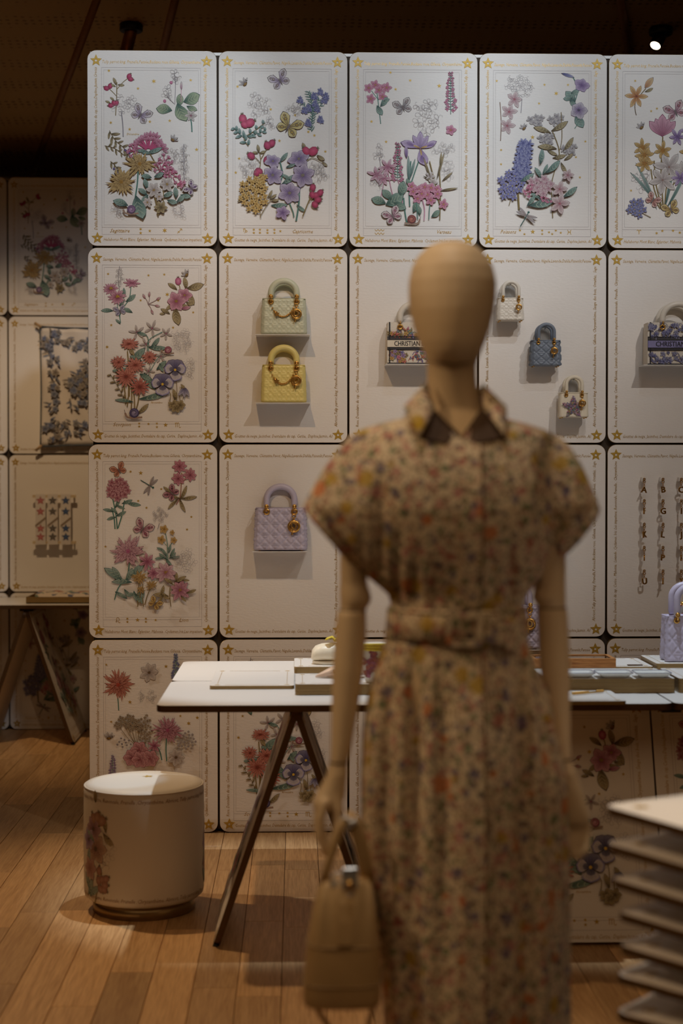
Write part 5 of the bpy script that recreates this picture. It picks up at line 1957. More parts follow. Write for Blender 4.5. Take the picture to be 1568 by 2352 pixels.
# ------------------------------------------------------------------ small cards and goods on the table
SW, SD, STK = .278, .42, .0116


def small_card_mesh():
    mb = MB()
    mb.prism(rrect(SW, SD, .012, 5), 0, STK, mi=0, mi_side=1, bev=.0008)
    return mb.mesh('card_base', [M['white_paint'], M['edge']])


SC = small_card_mesh()
sb = MB()
for sx in (-1, 1):
    sb.box(sx * (SW / 2 - .024) - .0007, sx * (SW / 2 - .024) + .0007, -.0004, 0, -SD / 2 + .05, SD / 2 - .05)
for sz in (-1, 1):
    sb.box(-SW / 2 + .05, SW / 2 - .05, -.0004, 0, sz * (SD / 2 - .024) - .0007, sz * (SD / 2 - .024) + .0007)
SB = sb.mesh('gold_border', M['letter_gold'])
PLACE = ('lowest', 'second from below', 'third from below', 'topmost')


def small_stack(n, x, y, z0, where, rz=0.0, sx=1.0, sd=1.0, group=None, jig=0.0):
    """stack of n small white cards; (x, y) is the centre"""
    out = []
    for i in range(n):
        pos = 'topmost' if i == n - 1 and n > 1 else ('lowest' if n > 1 else 'single')
        if n > 3 and 0 < i < n - 1:
            pos = ('second lowest', 'second highest')[min(i - 1, 1)]
        elif n == 3 and i == 1:
            pos = 'middle'
        lab = ('%s white display card %s' % (pos, where)) if n > 1 else 'white display card with gilded edges %s' % where
        t = thing('display_card', lab, 'card', (x + jig * i * .3, y, z0 + i * (STK + .0002)), rz + jig * i)
        o = link('card_base', SC, t, (0, 0, STK), (-pi / 2, 0, 0))
        o.scale = (sx, 1, sd)
        if i == n - 1:
            e = link('gold_border', SB, t, (0, 0, STK + .0001), (-pi / 2, 0, 0))
            e.scale = (sx, 1, sd)
            for qx in (-1, 1):
                for qz in (-1, 1):
                    s_ = link('corner_star', STAR, t, (qx * (SW / 2 - .024) * sx, qz * (SD / 2 - .024) * sd, STK + .0001), (-pi / 2, 0, 0))
                    s_.scale = (.42, .3, .42)
        out.append(t)
    return z0 + n * (STK + .0002)


G0 = TZ + .0006
LS = pi / 2                    # laid landscape
small_stack(1, -.146, 5.36, G0, 'lying alone at the left on the table')
zf = small_stack(3, .206, 5.14, G0, 'of the stack carrying the pale pink shoe', LS)
zb_ = small_stack(2, .202, 5.706, G0, 'of the stack carrying the white shoe', LS)
zr = small_stack(4, 1.014, 5.157, G0, 'of the stack carrying the small dishes', LS)
zm = small_stack(4, 1.446, 5.157, G0, 'of the stack beside the dishes', LS)
zw = small_stack(1, 1.085, 5.775, G0, 'under the oak box', LS)
zl = small_stack(2, 1.514, 5.765, G0, 'of the stack under the lavender bag on the table', LS)
small_stack(1, .80, 4.88, G0, 'at the table edge under the gold hair pin', LS, .88)

# oak case with a glass lid
M['oak_box'] = wood_mat('oak_box', (150, 92, 42), (196, 134, 70), (3, 40, 40), .4, bump=.03)
t = thing('display_box', 'oak presentation box with a glass lid on white cards', 'box', (1.0, 5.672, zw + .0006))
mb = MB()
bw, bd, bh = .15, .072, .033
for a, b_ in ((0, bh * .49), (bh * .51, bh)):
    for q in ((-bw, bw, -bd, -bd + .014), (-bw, bw, bd - .014, bd), (-bw, -bw + .014, -bd + .014, bd - .014), (bw - .014, bw, -bd + .014, bd - .014)):
        mb.box(q[0], q[1], q[2], q[3], a, b_)
mb.box(-bw + .001, bw - .001, -bd + .001, bd - .001, bh * .47, bh * .53)
mb.build('frame', M['oak_box'], t)
mb = MB()
mb.box(-bw + .012, bw - .012, -bd + .012, bd - .012, bh - .006, bh - .003)
mb.build('glass_pane', M['clear'], t)
mb = MB()
mb.box(-bw + .012, bw - .012, -bd + .012, bd - .012, bh * .535, bh * .56)
mb.build('lining', M['offwhite'], t)
# card with a small plate by the box
t = thing('price_plate', 'small brown metal plate lying on the card beside the oak box', 'plate', (1.235, 5.675, zw + .0006))
mb = MB()
mb.prism(rrect(.055, .022, .002, 3), 0, .002, xf=Matrix.Rotation(-pi / 2, 4, 'X') @ Matrix.Translation((0, -.002, 0)), bev=.0003)
mb.build('plate', simple('brown_metal', (96, 76, 62), .4, metal=.6), t)

# porcelain dishes
M['porcelain'] = simple('white_porcelain', (226, 226, 220), .18, coat=.4)


def dish(label, x, y, z, rz=0.0):
    t = thing('trinket_dish', label, 'dish', (x, y, z), rz, 'porcelain dishes on the card stack')
    mb = MB()
    rings = []
    for sx, sz in ((.60, .0), (.62, .001), (.80, .007), (1.0, .0155), (1.0, .0168), (.95, .0163), (.78, .0085), (.5, .004)):
        rings.append([(p[0] * sx, p[1] * sx, sz) for p in rrect(.118, .088, .012, 4)])
    mb.rings(rings)
    mb.build('dish', M['porcelain'], t)
    mb = MB()
    rim = [(p[0] * .975, p[1] * .975, .0170) for p in rrect(.118, .088, .012, 4)]
    mb.tube(rim, .0012, 5, closed=True)
    mb.build('blue_rim', simple('blue_rim', (62, 62, 112), .3), t)
    mb = MB()
    mb.lathe([(.0001, .0), (.004, .0002)], n=8, c=(.026, .012, .0105))
    mb.build('blue_motif', simple('blue_motif', (80, 84, 130), .3), t)
    return t


for px, wh in ((1322, 'white porcelain dish with a blue rim, partly behind the mannequin arm'), (1408, 'white porcelain dish with a blue rim, middle one of three'), (1496, 'white porcelain dish with a blue rim, nearest the open edge of the stack')):
    p = at_z(px, 1555, zr)
    dish(wh, p.x, p.y, zr + .0006)

# gold hair pin
t = thing('hair_pin', 'gold hair pin set with beads on a white card at the table edge', 'hair pin', at_z(1350, 1594, G0 + STK + .001), .5)
mb = MB()
mb.tube([(-.06, 0, .004), (.06, 0, .004)], .0028, 6)
mb.build('bar', M['shiny_gold'], t)
for i in list(range(-8, 1)) + [5, 6, 7, 8]:
    mb = MB()
    mb.sphere((i * .0075, 0, .0066), .0045, 8, 6)
    mb.build('bead', M['shiny_gold'], t)

# bag on the table at the right edge, and the tumbler behind it
p = at_z(1528, 1521, zl)
make_bag('handbag', 'lavender handbag standing on cards on the table at the photo edge', (p.x + .092, p.y + .05, zl + .0006), .185, .165, .10, M['lavender'], 'cannage', 4, 3, .003, .10, .10, .0125, feet=False)
t = thing('tumbler', 'white tumbler with red toile print filled with gold beads behind the lavender bag', 'tumbler', (p.x + .105, p.y + .19, zl + .0006))
mb = MB()
mb.lathe([(.028, 0), (.030, .002), (.034, .19), (.0345, .192), (.032, .192), (.028, .17)], n=28)
mb.build('cup', M['porcelain'], t)
A = Art(0, 0, 1.0, 61, 3e-6)
for i in range(70):
    x, y = A.rnd.uniform(0, 118), A.rnd.uniform(20, 95)
    A.petal(x, y, A.rnd.uniform(0, 6.28), A.rnd.uniform(5, 12), 2.4, C(196, 50, 56), C(220, 110, 110), C(170, 40, 50))
mb = MB()
for pnt, cc in zip(A.ink.v, A.ink.c):
    zc = .16 + (pnt[2] - (227 - 57) * S_ART) * .9
    r = .0352 + (pnt[1] * -1) * .2
    a = (pnt[0] + 150 * S_ART) / (118 * S_ART) * 2 * pi
    mb.v.append((r * sin(a), -r * cos(a), zc - .02)); mb.c.append(cc)
mb.f, mb.m, mb.sm = A.ink.f, A.ink.m, A.ink.sm
mb.build('red_print', M['ink'], t, color=True)['kind'] = 'stuff'
for i in range(9):
    a = i * 2.4
    mb = MB()
    mb.sphere((.02 * cos(a) * (i / 9) ** .5, .02 * sin(a) * (i / 9) ** .5, .193 + .006 * (i < 4)), .008, 10, 7)
    mb.build('gold_bead', M['shiny_gold'], t)

# shoes and pouch, partly behind the mannequin's arm
M['shoe_white'] = leather('white_shoe_leather', (236, 224, 200), .35, .04)
M['shoe_pink'] = leather('pale_pink_shoe_leather', (226, 196, 172), .35, .04)
M['silk_yellow'] = simple('yellow_silk', (226, 200, 62), .4, bump=.2, bscale=60)


def loft_shoe(t, secs, mat, name='upper'):
    """sections (x, half width, z bottom, z top) along the shoe"""
    mb = MB()
    rings = []
    for x, hw, za, zt in secs:
        ring = []
        for i in range(14):
            a = 2 * pi * i / 14
            ring.append((x, hw * cos(a), (za + zt) / 2 + (zt - za) / 2 * sin(a)))
        rings.append(ring)
    mb.rings(rings)
    return mb.build(name, mat, t)


p = at_z(742, 1526, zb_)
t = thing('shoe', 'rounded white shoe with a yellow bow on the rear stack of cards', 'shoe', (p.x + .055, p.y + .02, zb_ + .0006), .05)
loft_shoe(t, ((-.098, .012, .018, .03), (-.094, .026, .014, .052), (-.082, .036, .011, .066), (-.06, .041, .009, .074), (-.03, .043, .008, .076), (.0, .042, .008, .078), (.04, .036, .008, .07), (.08, .033, .008, .066), (.125, .028, .008, .07), (.135, .018, .01, .06)), M['shoe_white'])
mb = MB()
mb.rings([[(x * k, y * k2, z) for x, y in ((-.085, -.02), (-.06, -.036), (0, -.036), (.06, -.03), (.13, -.024), (.138, 0), (.13, .024), (.06, .03), (0, .036), (-.06, .036), (-.085, .02), (-.094, 0))] for z, k, k2 in ((0, .95, .93), (.004, 1, 1), (.012, 1, 1))])
mb.build('sole', M['shoe_white'], t)
mb = MB()
for a in (.5, 2.2, 3.6, 5.2):
    mb.rings([[(-.012 + cos(a) * r + q * .5 * -sin(a), -.018 + sin(a) * r * .7 + q * .5 * cos(a), .084 + h_) for q in (-w_, w_)] + [(-.012 + cos(a) * r, -.018 + sin(a) * r * .7, .084 + h_ + .006)] for r, w_, h_ in ((.002, .006, 0), (.018, .022, .012), (.034, .026, .008), (.04, .012, .004))])
mb.sphere((-.012, -.018, .088), .008)
mb.build('bow', M['silk_yellow'], t)
p = at_z(722, 1558, zf)
t = thing('shoe', 'pale pink shoe with a pointed toe on the front stack of cards', 'shoe', (p.x + .08, 5.165, zf + .0006), .04)
t.scale = (.86, .86, .86)
loft_shoe(t, ((-.09, .003, .002, .006), (-.08, .010, .002, .014), (-.05, .024, .003, .030), (-.015, .034, .003, .048), (.02, .034, .004, .066), (.06, .028, .006, .075), (.10, .026, .008, .08), (.125, .02, .01, .076), (.132, .01, .02, .06)), M['shoe_pink'])
mb = MB()
mb.torus((-.02, -.034, .03), .004, .0014, (0, 1, 0)); mb.sphere((-.02, -.036, .022), .004)
mb.build('buckle', M['shiny_gold'], t)
# white pouch with a red star and a yellow drawstring
p = at_z(850, 1566, zf)
t = thing('pouch', 'white pouch with red flower star and yellow silk band behind the mannequin arm', 'pouch', (.262, 5.035, zf + .0006))
mb = MB()
mb.rings([[(r1 * cos(2 * pi * i / 20), r1 * .6 * sin(2 * pi * i / 20), z) for i in range(20)] for z, r1 in ((0, .036), (.004, .04), (.05, .047), (.10, .052), (.118, .05), (.128, .046))])
mb.build('body', M['offwhite'], t)
mb = MB()
for kk in range(3):
    mb.torus((0, 0, .108 + .006 * kk), .0505, .0042, (0, .05 * kk, 1), n=26)
o = mb.build('silk_band', M['silk_yellow'], t)
o.scale = (1, .64, 1)
A = Art(0, 0, 1.0, 71, 3e-6)
for i in range(150):
    a = A.rnd.uniform(0, 6.28)
    rr = A.rnd.uniform(0, 1) ** .6 * (24 if cos(5 * (a + pi / 2)) > 0.2 else 13)
    c = A.rnd.choice((CORAL, MAG, PINK, (C(150, 40, 40), C(200, 90, 80))))
    flower(A, 150 + rr * cos(a), 227 + rr * sin(a), 3.4, 5, c, wd=.34)
mb = MB()
mb.v = [(q[0] - .014, -.6 * sqrt(max(.0501 ** 2 - (q[0] - .014) ** 2, 0)) - .0012 + q[1] * .4, q[2] + .06) for q in A.ink.v]
mb.c, mb.f, mb.m, mb.sm = A.ink.c, A.ink.f, A.ink.m, A.ink.sm
mb.build('star_print', M['ink'], t, color=True)['kind'] = 'stuff'
mb = MB()
mb.torus((.044, -.02, .094), .004, .0015, (0, 1, 0)); mb.sphere((.044, -.021, .086), .005)
mb.build('charm', M['silver'], t)

# ------------------------------------------------------------------ goods on the rear wall and table
def on_rear(px, py, off=0.0):
    return at_y(px, py, REAR_Y - off)


M['silk'] = simple('white_silk', (216, 208, 200), .5, bump=.15, bscale=20)
a_, b_ = on_rear(92, 750, .03), on_rear(300, 1026, .03)
t = thing('scarf', 'square white silk scarf with blue flower border and star, pinned to the rear wall', 'scarf', ((a_.x + b_.x) / 2, REAR_Y - .03, (a_.z + b_.z) / 2))
sw, sh = b_.x - a_.x, a_.z - b_.z
mb = MB()
n = 24
vs = [((i / n - .5) * sw * (1 - .02 * sin(pi * j / n)), -.004 * sin(i * .9 + j * .5) - .004 * sin(pi * i / n), (j / n - .5) * sh * (1 - .025 * sin(pi * i / n))) for j in range(n + 1) for i in range(n + 1)]
mb.add(vs, [(j * (n + 1) + i, j * (n + 1) + i + 1, (j + 1) * (n + 1) + i + 1, (j + 1) * (n + 1) + i) for j in range(n) for i in range(n)], smooth=True)
o = mb.build('cloth', M['silk'], t)
sd_ = o.modifiers.new('thickness', 'SOLIDIFY')
sd_.thickness = .0012
mb = MB()
cr = [(-.5, -.5), (.5, -.5), (.5, .5), (-.5, .5)]
for i in range(4):
    (x0, z0), (x1, z1) = cr[i], cr[(i + 1) % 4]
    mb.tube([((x0 + (x1 - x0) * q / 12) * sw * (1 - .02 * sin(pi * q / 12) * (x0 == x1)), -.007, (z0 + (z1 - z0) * q / 12) * sh * (1 - .025 * sin(pi * q / 12) * (z0 == z1))) for q in range(13)], .004, 6)
mb.build('dark_hem', simple('blue_hem', (66, 76, 88), .6), t)
A = Art(0, 0, 1.0, 81, 4e-6)
BG = ((C(76, 90, 126), C(140, 152, 180)), (C(100, 100, 106), C(160, 158, 160)), (C(70, 92, 140), C(120, 140, 186)), (C(124, 114, 106), C(170, 160, 150)))
hw_, hh_ = sw / S_ART / 2, sh / S_ART / 2
for i in range(330):
    if i < 240:
        s_ = A.rnd.uniform(0, 4)
        e = .70 + A.rnd.uniform(-.12, .10)
        q = (s_ % 1) * 2 - 1
        x, y = ((q, -e), (e, q), (q, e), (-e, q))[int(s_)]
        x, y = max(-.9, min(.9, x)), max(-.9, min(.9, y))
    else:
        a = A.rnd.uniform(0, 6.28)
        r_ = A.rnd.uniform(0, 1) ** .6 * (.46 if cos(5 * (a + pi / 2)) > .1 else .28)
        x, y = r_ * cos(a), r_ * sin(a)
    c = A.rnd.choice(BG)
    if A.rnd.random() < .5:
        flower(A, 150 + x * hw_, 227 + y * hh_, A.rnd.uniform(8, 14), 5, c, wd=.4)
    else:
        A.petal(150 + x * hw_, 227 + y * hh_, A.rnd.uniform(0, 6.28), A.rnd.uniform(12, 24), 4, c[0], c[1], dk(c[0]))
mb = MB()
mb.v = [(q[0], q[1] - .0125, q[2]) for q in A.ink.v]
mb.c, mb.f, mb.m, mb.sm = A.ink.c, A.ink.f, A.ink.m, A.ink.sm
mb.build('flower_print', M['ink'], t, color=True)['kind'] = 'stuff'
M['clip'] = simple('pale_wood_clip', (170, 140, 100), .5)
for (x, z, rz_) in ((-.5, .5, .6), (-.5, -.5, -.7), (.5, .5, -.6), (.5, -.5, .7)):
    mb = MB()
    mb.tube([(-.035, -.004, 0), (.01, -.012, 0)], .008, 8)
    mb.build('clip', M['clip'], t, (x * sw, -.002, z * sh)).rotation_euler = (0, rz_ if x < 0 else pi + rz_, 0)

# rack with three star ribbons
a_, b_ = on_rear(80, 1140, .05), on_rear(168, 1246, .05)
t = thing('ribbon_rack', 'cream rail rack on the rear wall for hanging narrow ribbons', 'rack', ((a_.x + b_.x) / 2, REAR_Y - .04, (a_.z + b_.z) / 2))
rw, rh = b_.x - a_.x + .03, a_.z - b_.z
M['rail'] = simple('cream_rail', (206, 186, 150), .5)
for z in (rh / 2, -rh / 2):
    mb = MB()
    mb.box(-rw / 2, rw / 2, -.004, .006, z - .008, z + .008)
    mb.build('rail', M['rail'], t)
    for sx in (-1, 1):
        mb = MB()
        mb.box(sx * rw * .44 - .005, sx * rw * .44 + .005, .006, .0394, z - .005, z + .005)
        mb.build('standoff', M['rail'], t)
for i, (px, cc, nm) in enumerate(((93, (C(176, 84, 84), C(206, 130, 130)), 'pink'), (121, (C(70, 66, 64), C(120, 112, 106)), 'grey'), (151, (C(44, 66, 110), C(80, 106, 150)), 'blue'))):
    c = on_rear(px, 1193, .05)
    r = thing('ribbon', 'white silk ribbon with %s stars hanging on the rear rack' % nm, 'ribbon', (c.x, REAR_Y - .048, c.z), 0, 'star ribbons on the rear rack')
    W_ = .058
    mb = MB()
    mb.rings([[(sx * W_ / 2, y, z) for sx, y in ((-1, -.002), (1, -.002), (1, 0), (-1, 0))] for z, y in ((-rh / 2 - .012, 0), (0, 0), (rh / 2 + .012, 0))], smooth=False)
    mb.build('band', M['silk'], r)
    A = Art(150, 227, 1.0, 90 + i, 4e-6)
    A.ox, A.oy = 0, 0
    for yy in (-62, -26, 30, 58):
        q = yy * rh / .27 / 1.0
        A.star(150, 227 + q, 15, 5, foil=False, ri=.45, col=cc[0])
        A.star(150, 227 + q, 10, 5, foil=False, ri=.45, col=cc[1])
    A.poly([(133, 245), (167, 218), (167, 226), (133, 253)], C(150, 130, 110))
    mb = MB()
    mb.v = [(q[0], q[1] - .0026, q[2]) for q in A.ink.v]
    mb.c, mb.f, mb.m, mb.sm = A.ink.c, A.ink.f, A.ink.m, A.ink.sm
    mb.build('star_print', M['ink'], r, color=True)['kind'] = 'stuff'

# tray with folded scarf on the rear table
p = at_z(80, 1377, .771)
t = thing('tray', 'shallow golden tray on the rear table', 'tray', (p.x + .28, 8.80, .7712))
mb = MB()
for q in ((-.28, .28, -.16, -.154, 0, .036), (-.28, .28, .154, .16, 0, .036), (-.28, -.274, -.154, .154, 0, .036), (.274, .28, -.154, .154, 0, .036), (-.28, .28, -.16, .16, 0, .005)):
    mb.box(*q)
mb.build('tray', M['edge'], t)
t = thing('folded_scarf', 'folded flower-printed scarf lying in the golden tray', 'scarf', (p.x + .30, 8.80, .7775))
mb = MB()
n = 16
rings = []
for i in range(n + 1):
    x = -.255 + .5 * i / n
    rings.append([(x, -.14, .0), (x, -.145, .018 + .004 * sin(i * 2)), (x, -.13, .040 + .006 * sin(i * 1.7)), (x, 0, .052 + .006 * sin(i * 2.3)), (x, .13, .040 + .005 * sin(i)), (x, .14, 0)])
mb.rings(rings)
m_, nt, b = new_mat('flowered_silk')
vo = N(nt, 'ShaderNodeTexVoronoi')
vo.inputs['Scale'].default_value = 34
nt.links.new(coords(nt), vo.inputs['Vector'])
rp = N(nt, 'ShaderNodeValToRGB')
rp.color_ramp.interpolation = 'CONSTANT'
el = rp.color_ramp.elements
el[0].color = (*lin((206, 190, 170)), 1)
el[1].position = .45
el[1].color = (*lin((120, 136, 120)), 1)
for pos, col in ((.6, (170, 110, 90)), (.72, (206, 190, 170)), (.85, (90, 96, 120))):
    e = el.new(pos)
    e.color = (*lin(col), 1)
sp = N(nt, 'ShaderNodeSeparateColor')
nt.links.new(vo.outputs['Color'], sp.inputs[0])
nt.links.new(sp.outputs[0], rp.inputs['Fac'])
nt.links.new(rp.outputs['Color'], b.inputs['Base Color'])
b.inputs['Roughness'].default_value = .5
mb.build('cloth', m_, t)

# ------------------------------------------------------------------ ceiling spotlights in view
def fixture(label, px, py, tilt, lit, L=.125):
    p = on_ceiling(px, py)
    t = thing('ceiling_spotlight', label, 'lamp', p)
    mb = MB()
    mb.lathe([(.052, -.03), (.056, -.026), (.056, .004), (.03, .004)], n=24)
    mb.build('base', M['black'], t)
    d = Vector(tilt).normalized()
    xf = Matrix.Translation((0, 0, -.03)) @ d.to_track_quat('Z', 'Y').to_matrix().to_4x4()
    mb = MB()
    mb.lathe([(.018, -.02), (.024, -.01), (.030, .0), (.030, L), (.026, L), (.025, L - .007)], n=20, xf=xf)
    mb.build('barrel', simple('bronze_barrel', (156, 100, 60) if not lit else (40, 26, 16), .4, metal=.7), t)
    mb = MB()
    mb.lathe([(.0255, L - .0065), (.0001, L - .0064)], n=16, xf=xf, cap0=False, cap1=False)
    if lit:
        m2, nt2, b2 = new_mat('lit_lens')
        b2.inputs['Emission Color'].default_value = (1, .8, .55, 1)
        b2.inputs['Emission Strength'].default_value = 7
        mb.build('lens', m2, t)
    else:
        mb.build('lens', M['clear'], t)
    return t


fixture('dark bronze ceiling spotlight turned away at the upper left', 301, 58, (-.30, .25, -1), False)
fixture('lit black ceiling spotlight at the upper right', 1517, 66, (-.42, -.45, -.75), True, .085)
# ------------------------------------------------------------------ the mannequin
MY = 3.03


def mp(px, py, dy=0.0):
    return at_y(px, py, MY + dy)


MPP = (mp(1100, 1200) - mp(1000, 1200)).length / 100
mbase = mp(1045, 1400)
MX = mbase.x
mann = thing('mannequin', 'featureless beige shop mannequin in a belted flower-print shirt dress, nearest the camera', 'mannequin', (MX, MY, 0))


def ml(px, py, dy=0.0):
    """mannequin-local point from a photo pixel on its plane (dy = further from the camera)"""
    p = mp(px, py)
    return Vector((p.x - MX, dy, p.z))


def ell(c, rx, ry, n=24, tilt=0.0, pw=1.0):
    out = []
    for i in range(n):
        a = 2 * pi * i / n
        ca, sa = cos(a), sin(a)
        x = rx * math.copysign(abs(ca) ** pw, ca)
        y = ry * math.copysign(abs(sa) ** pw, sa)
        out.append((c[0] + x, c[1] + y, c[2] + tilt * y))
    return out


raw = MB()
# head, neck, chest and hidden torso: one loft of ellipses (px centre, py, half width px, half depth m, y offset, tilt)
HEAD = ((1041, 549, 14, .012, .012), (1041, 553, 36, .03, .012), (1041, 564, 58, .052, .012), (1041, 584, 79, .072, .012), (1041, 612, 94, .085, .010), (1041, 645, 101, .092, .008), (1040, 680, 101, .094, .005),
        (1039, 715, 97, .093, .001), (1038, 750, 88, .088, -.004), (1038, 780, 78, .080, -.009), (1038, 805, 67, .070, -.012), (1038, 822, 60, .060, -.010), (1038, 833, 57.5, .053, -.004))
rings = []
for cx, py, hw, hd, yo in HEAD:
    c = ml(cx, py, yo + .012)
    rings.append(ell(c, hw * MPP, hd, 28, .10 * (1 if py > 750 else 0)))
NECK = ((1038, 840, 56.5, .050, .012), (1039, 870, 57, .050, .016), (1040, 905, 60, .052, .02), (1042, 935, 70, .056, .024), (1043, 955, 92, .062, .026), (1044, 980, 150, .075, .024), (1045, 1010, 195, .088, .018),
        (1045, 1060, 190, .10, .010), (1045, 1130, 176, .112, .004), (1045, 1200, 165, .112, .002), (1045, 1300, 142, .098, .004), (1045, 1390, 134, .088, .006), (1045, 1480, 150, .10, .006), (1045, 1580, 176, .112, .008), (1045, 1680, 180, .112, .010), (1045, 1720, 150, .10, .01))
for cx, py, hw, hd, yo in NECK:
    rings.append(ell(ml(cx, py, yo), hw * MPP, hd, 28, -.1 if py > 950 else .1))
raw.rings(rings)


def limb(mb, pts, n=16):
    """pts: (point, rx, ry)"""
    mb.rings([ell(p, rx, ry, n) for p, rx, ry in pts])


def P3(px, py, dy):
    return ml(px, py, dy)


# upper arms, elbows, forearms (half widths in px)
ARM_L = ((846, 1030, 40, .0), (830, 1100, 40, .004), (818, 1200, 36, .008), (813, 1290, 33, .012), (812, 1340, 32, .014), (816, 1366, 37, .014), (817, 1382, 37, .014), (812, 1397, 31, .014), (810, 1402, 29, .014), (808, 1408, 34, .012), (806, 1450, 36.5, .010), (799, 1540, 37, .002),
         (791, 1630, 31, -.008), (784, 1700, 25, -.016), (779, 1738, 21.5, -.02), (777, 1746, 20, -.02), (776, 1750, 21.5, -.02), (772, 1775, 23, -.022))
raw.rings([ell(P3(x, y, d), r * MPP, r * MPP * 1.05, 18) for x, y, r, d in ARM_L])
ARM_R = ((1236, 1030, 40, .01), (1252, 1100, 40, .014), (1264, 1200, 37, .02), (1268, 1290, 36, .026), (1268, 1350, 37, .03), (1266, 1376, 40, .03), (1271, 1392, 34, .03), (1272, 1398, 31.5, .03), (1273, 1405, 36, .03), (1277, 1480, 36.5, .03), (1280, 1560, 35, .026),
         (1286, 1640, 28, .02), (1291, 1705, 22, .014), (1294, 1740, 20, .012), (1296, 1746, 18.5, .012), (1297, 1750, 20, .012), (1302, 1780, 24, .01))
raw.rings([ell(P3(x, y, d), r * MPP, r * MPP * 1.05, 18) for x, y, r, d in ARM_R])
# hands: palm plus five fingers each
def finger(pts, r0, r1):
    n = len(pts)
    raw.tube(pts, [r0 + (r1 - r0) * i / (n - 1) for i in range(n)] , 10)
    raw.sphere(pts[-1], r1 * 1.0, 10, 6)


def hand(cx, cy, dx, sg, dy, curl):
    """palm hanging from the wrist at photo point (cx, cy); sg: side the thumb leaves towards"""
    rings = []
    for t, w, d in ((0, 21, .019), (28, 26, .019), (58, 32, .019), (88, 35, .018), (112, 35, .016), (124, 30, .013)):
        rings.append(ell(P3(cx + dx * t, cy + t, dy), w * MPP, d, 16))
    raw.rings(rings)
    base = cy + 112
    for k in range(4):
        off = (-26 + 17 * k)
        L = (74, 88, 84, 64)[k] if sg > 0 else (64, 84, 88, 74)[k]
        x0 = cx + dx * 112 + off
        pts = [P3(x0, base - 10, dy), P3(x0 + dx * L * .35 + off * .05, base + L * .38, dy + curl * .004), P3(x0 + dx * L * .6 + sg * 4, base + L * .72, dy - curl * .004), P3(x0 + dx * L * .7 + sg * 8, base + L, dy - curl * .014)]
        finger(pts, .0088, .0068)
    tx = cx + sg * 20
    finger([P3(tx - sg * 4, cy + 34, dy - .006), P3(tx + sg * 9, cy + 74, dy - .014), P3(tx + sg * 12, cy + 112, dy - .02), P3(tx + sg * 6, cy + 146, dy - .022)], .0105, .0075)


# hand holding the bag, seen from the thumb side: four fingers stacked in depth, thumb in front
raw.rings([ell(P3(x, y, -.024), hw * MPP, d, 16) for y, x, hw, d in ((1766, 776, 22, .019), (1795, 766, 29, .022), (1818, 758, 35, .026), (1834, 752, 36, .029), (1846, 746, 30, .027), (1852, 742, 22, .02))])
for k, (x0, dz, L) in enumerate(((741, -.027, 112), (735, -.009, 124), (732, .009, 118), (736, .025, 98))):
    finger([P3(x0 + 6, 1826, -.024 + dz), P3(x0 - 5, 1826 + L * .36, -.026 + dz), P3(x0 - 3, 1826 + L * .68, -.03 + dz * .8), P3(x0 + 11, 1826 + L, -.034 + dz * .6)], .0092, .0070)
finger([P3(766, 1806, -.034), P3(774, 1842, -.044), P3(774, 1880, -.05), P3(766, 1918, -.052), P3(762, 1938, -.05)], .0125, .0078)
hand(1304, 1772, .16, -1, .012, .6)
# hips, legs and feet, hidden by the dress
for sx in (-1, 1):
    pts = [(sx * .075, .01, mp(1045, 1700).z), (sx * .075, .01, .78), (sx * .07, .012, .56), (sx * .068, .016, .48), (sx * .066, .03, .34), (sx * .062, .03, .14), (sx * .062, .03, .07)]
    raw.rings([ell(p, r, r * 1.05, 16) for p, r in zip(pts, (.078, .072, .054, .05, .05, .033, .034))])
    raw.rings([[(sx * .062 + x * k, y, z) for x, z in [(.036 * cos(2 * pi * i / 12), .045 + h_ * sin(2 * pi * i / 12)) for i in range(12)]] for y, k, h_ in ((.07, .6, .02), (.05, .9, .035), (0, 1.0, .036), (-.08, 1.1, .026), (-.13, .95, .018), (-.155, .5, .01))])
body = raw.build('body', M['skin'], mann)
rm = body.modifiers.new('one_skin', 'REMESH')
rm.mode = 'VOXEL'
rm.voxel_size = .0042
rm.use_smooth_shade = True
sm_ = body.modifiers.new('relax', 'SMOOTH')
sm_.factor = .5
sm_.iterations = 6
dg = bpy.context.evaluated_depsgraph_get()
me = bpy.data.meshes.new_from_object(body.evaluated_get(dg))
body.modifiers.clear()
body.data = me
me.name = 'body'
me.materials.clear()
me.materials.append(M['skin'])
for p_ in me.polygons:
    p_.use_smooth = True
# seams of the moulded shell: chin joint, elbows, wrists
M['seam'] = simple('shell_seam', (96, 70, 44), .6)


def seam(name, c, rx, ry, dz=0.0, r=.0022, vee=0.0):
    mb = MB()
    pts = []
    for i in range(40):
        a = 2 * pi * i / 40
        pts.append((c[0] + rx * cos(a), c[1] + ry * sin(a), c[2] + dz * sin(a) - vee * max(0, 1 - abs(cos(a)) * 1.2) * (sin(a) < 0)))
    mb.tube(pts, r, 6, closed=True)
    mb.build(name, M['seam'], mann)


seam('neck_seam', ml(1038, 829, .007), 57.8 * MPP, .0535, .005, .0012, .006)
seam('elbow_seam', ml(810, 1402, .014), 29.4 * MPP, 29.4 * MPP * 1.05)
seam('elbow_seam', ml(1272, 1398, .03), 31.8 * MPP, 31.8 * MPP * 1.05)
seam('wrist_seam', ml(777, 1746, -.02), 20.3 * MPP, 20.3 * MPP * 1.05)
seam('wrist_seam', ml(1296, 1746, .012), 18.8 * MPP, 18.8 * MPP * 1.05)
# stand
M['stand'] = simple('steel_stand', (150, 146, 140), .35, metal=.9)
mb = MB()
mb.lathe([(.17, 0), (.175, .003), (.175, .008), (.17, .011)], n=40)
mb.build('stand_plate', M['stand'], mann)

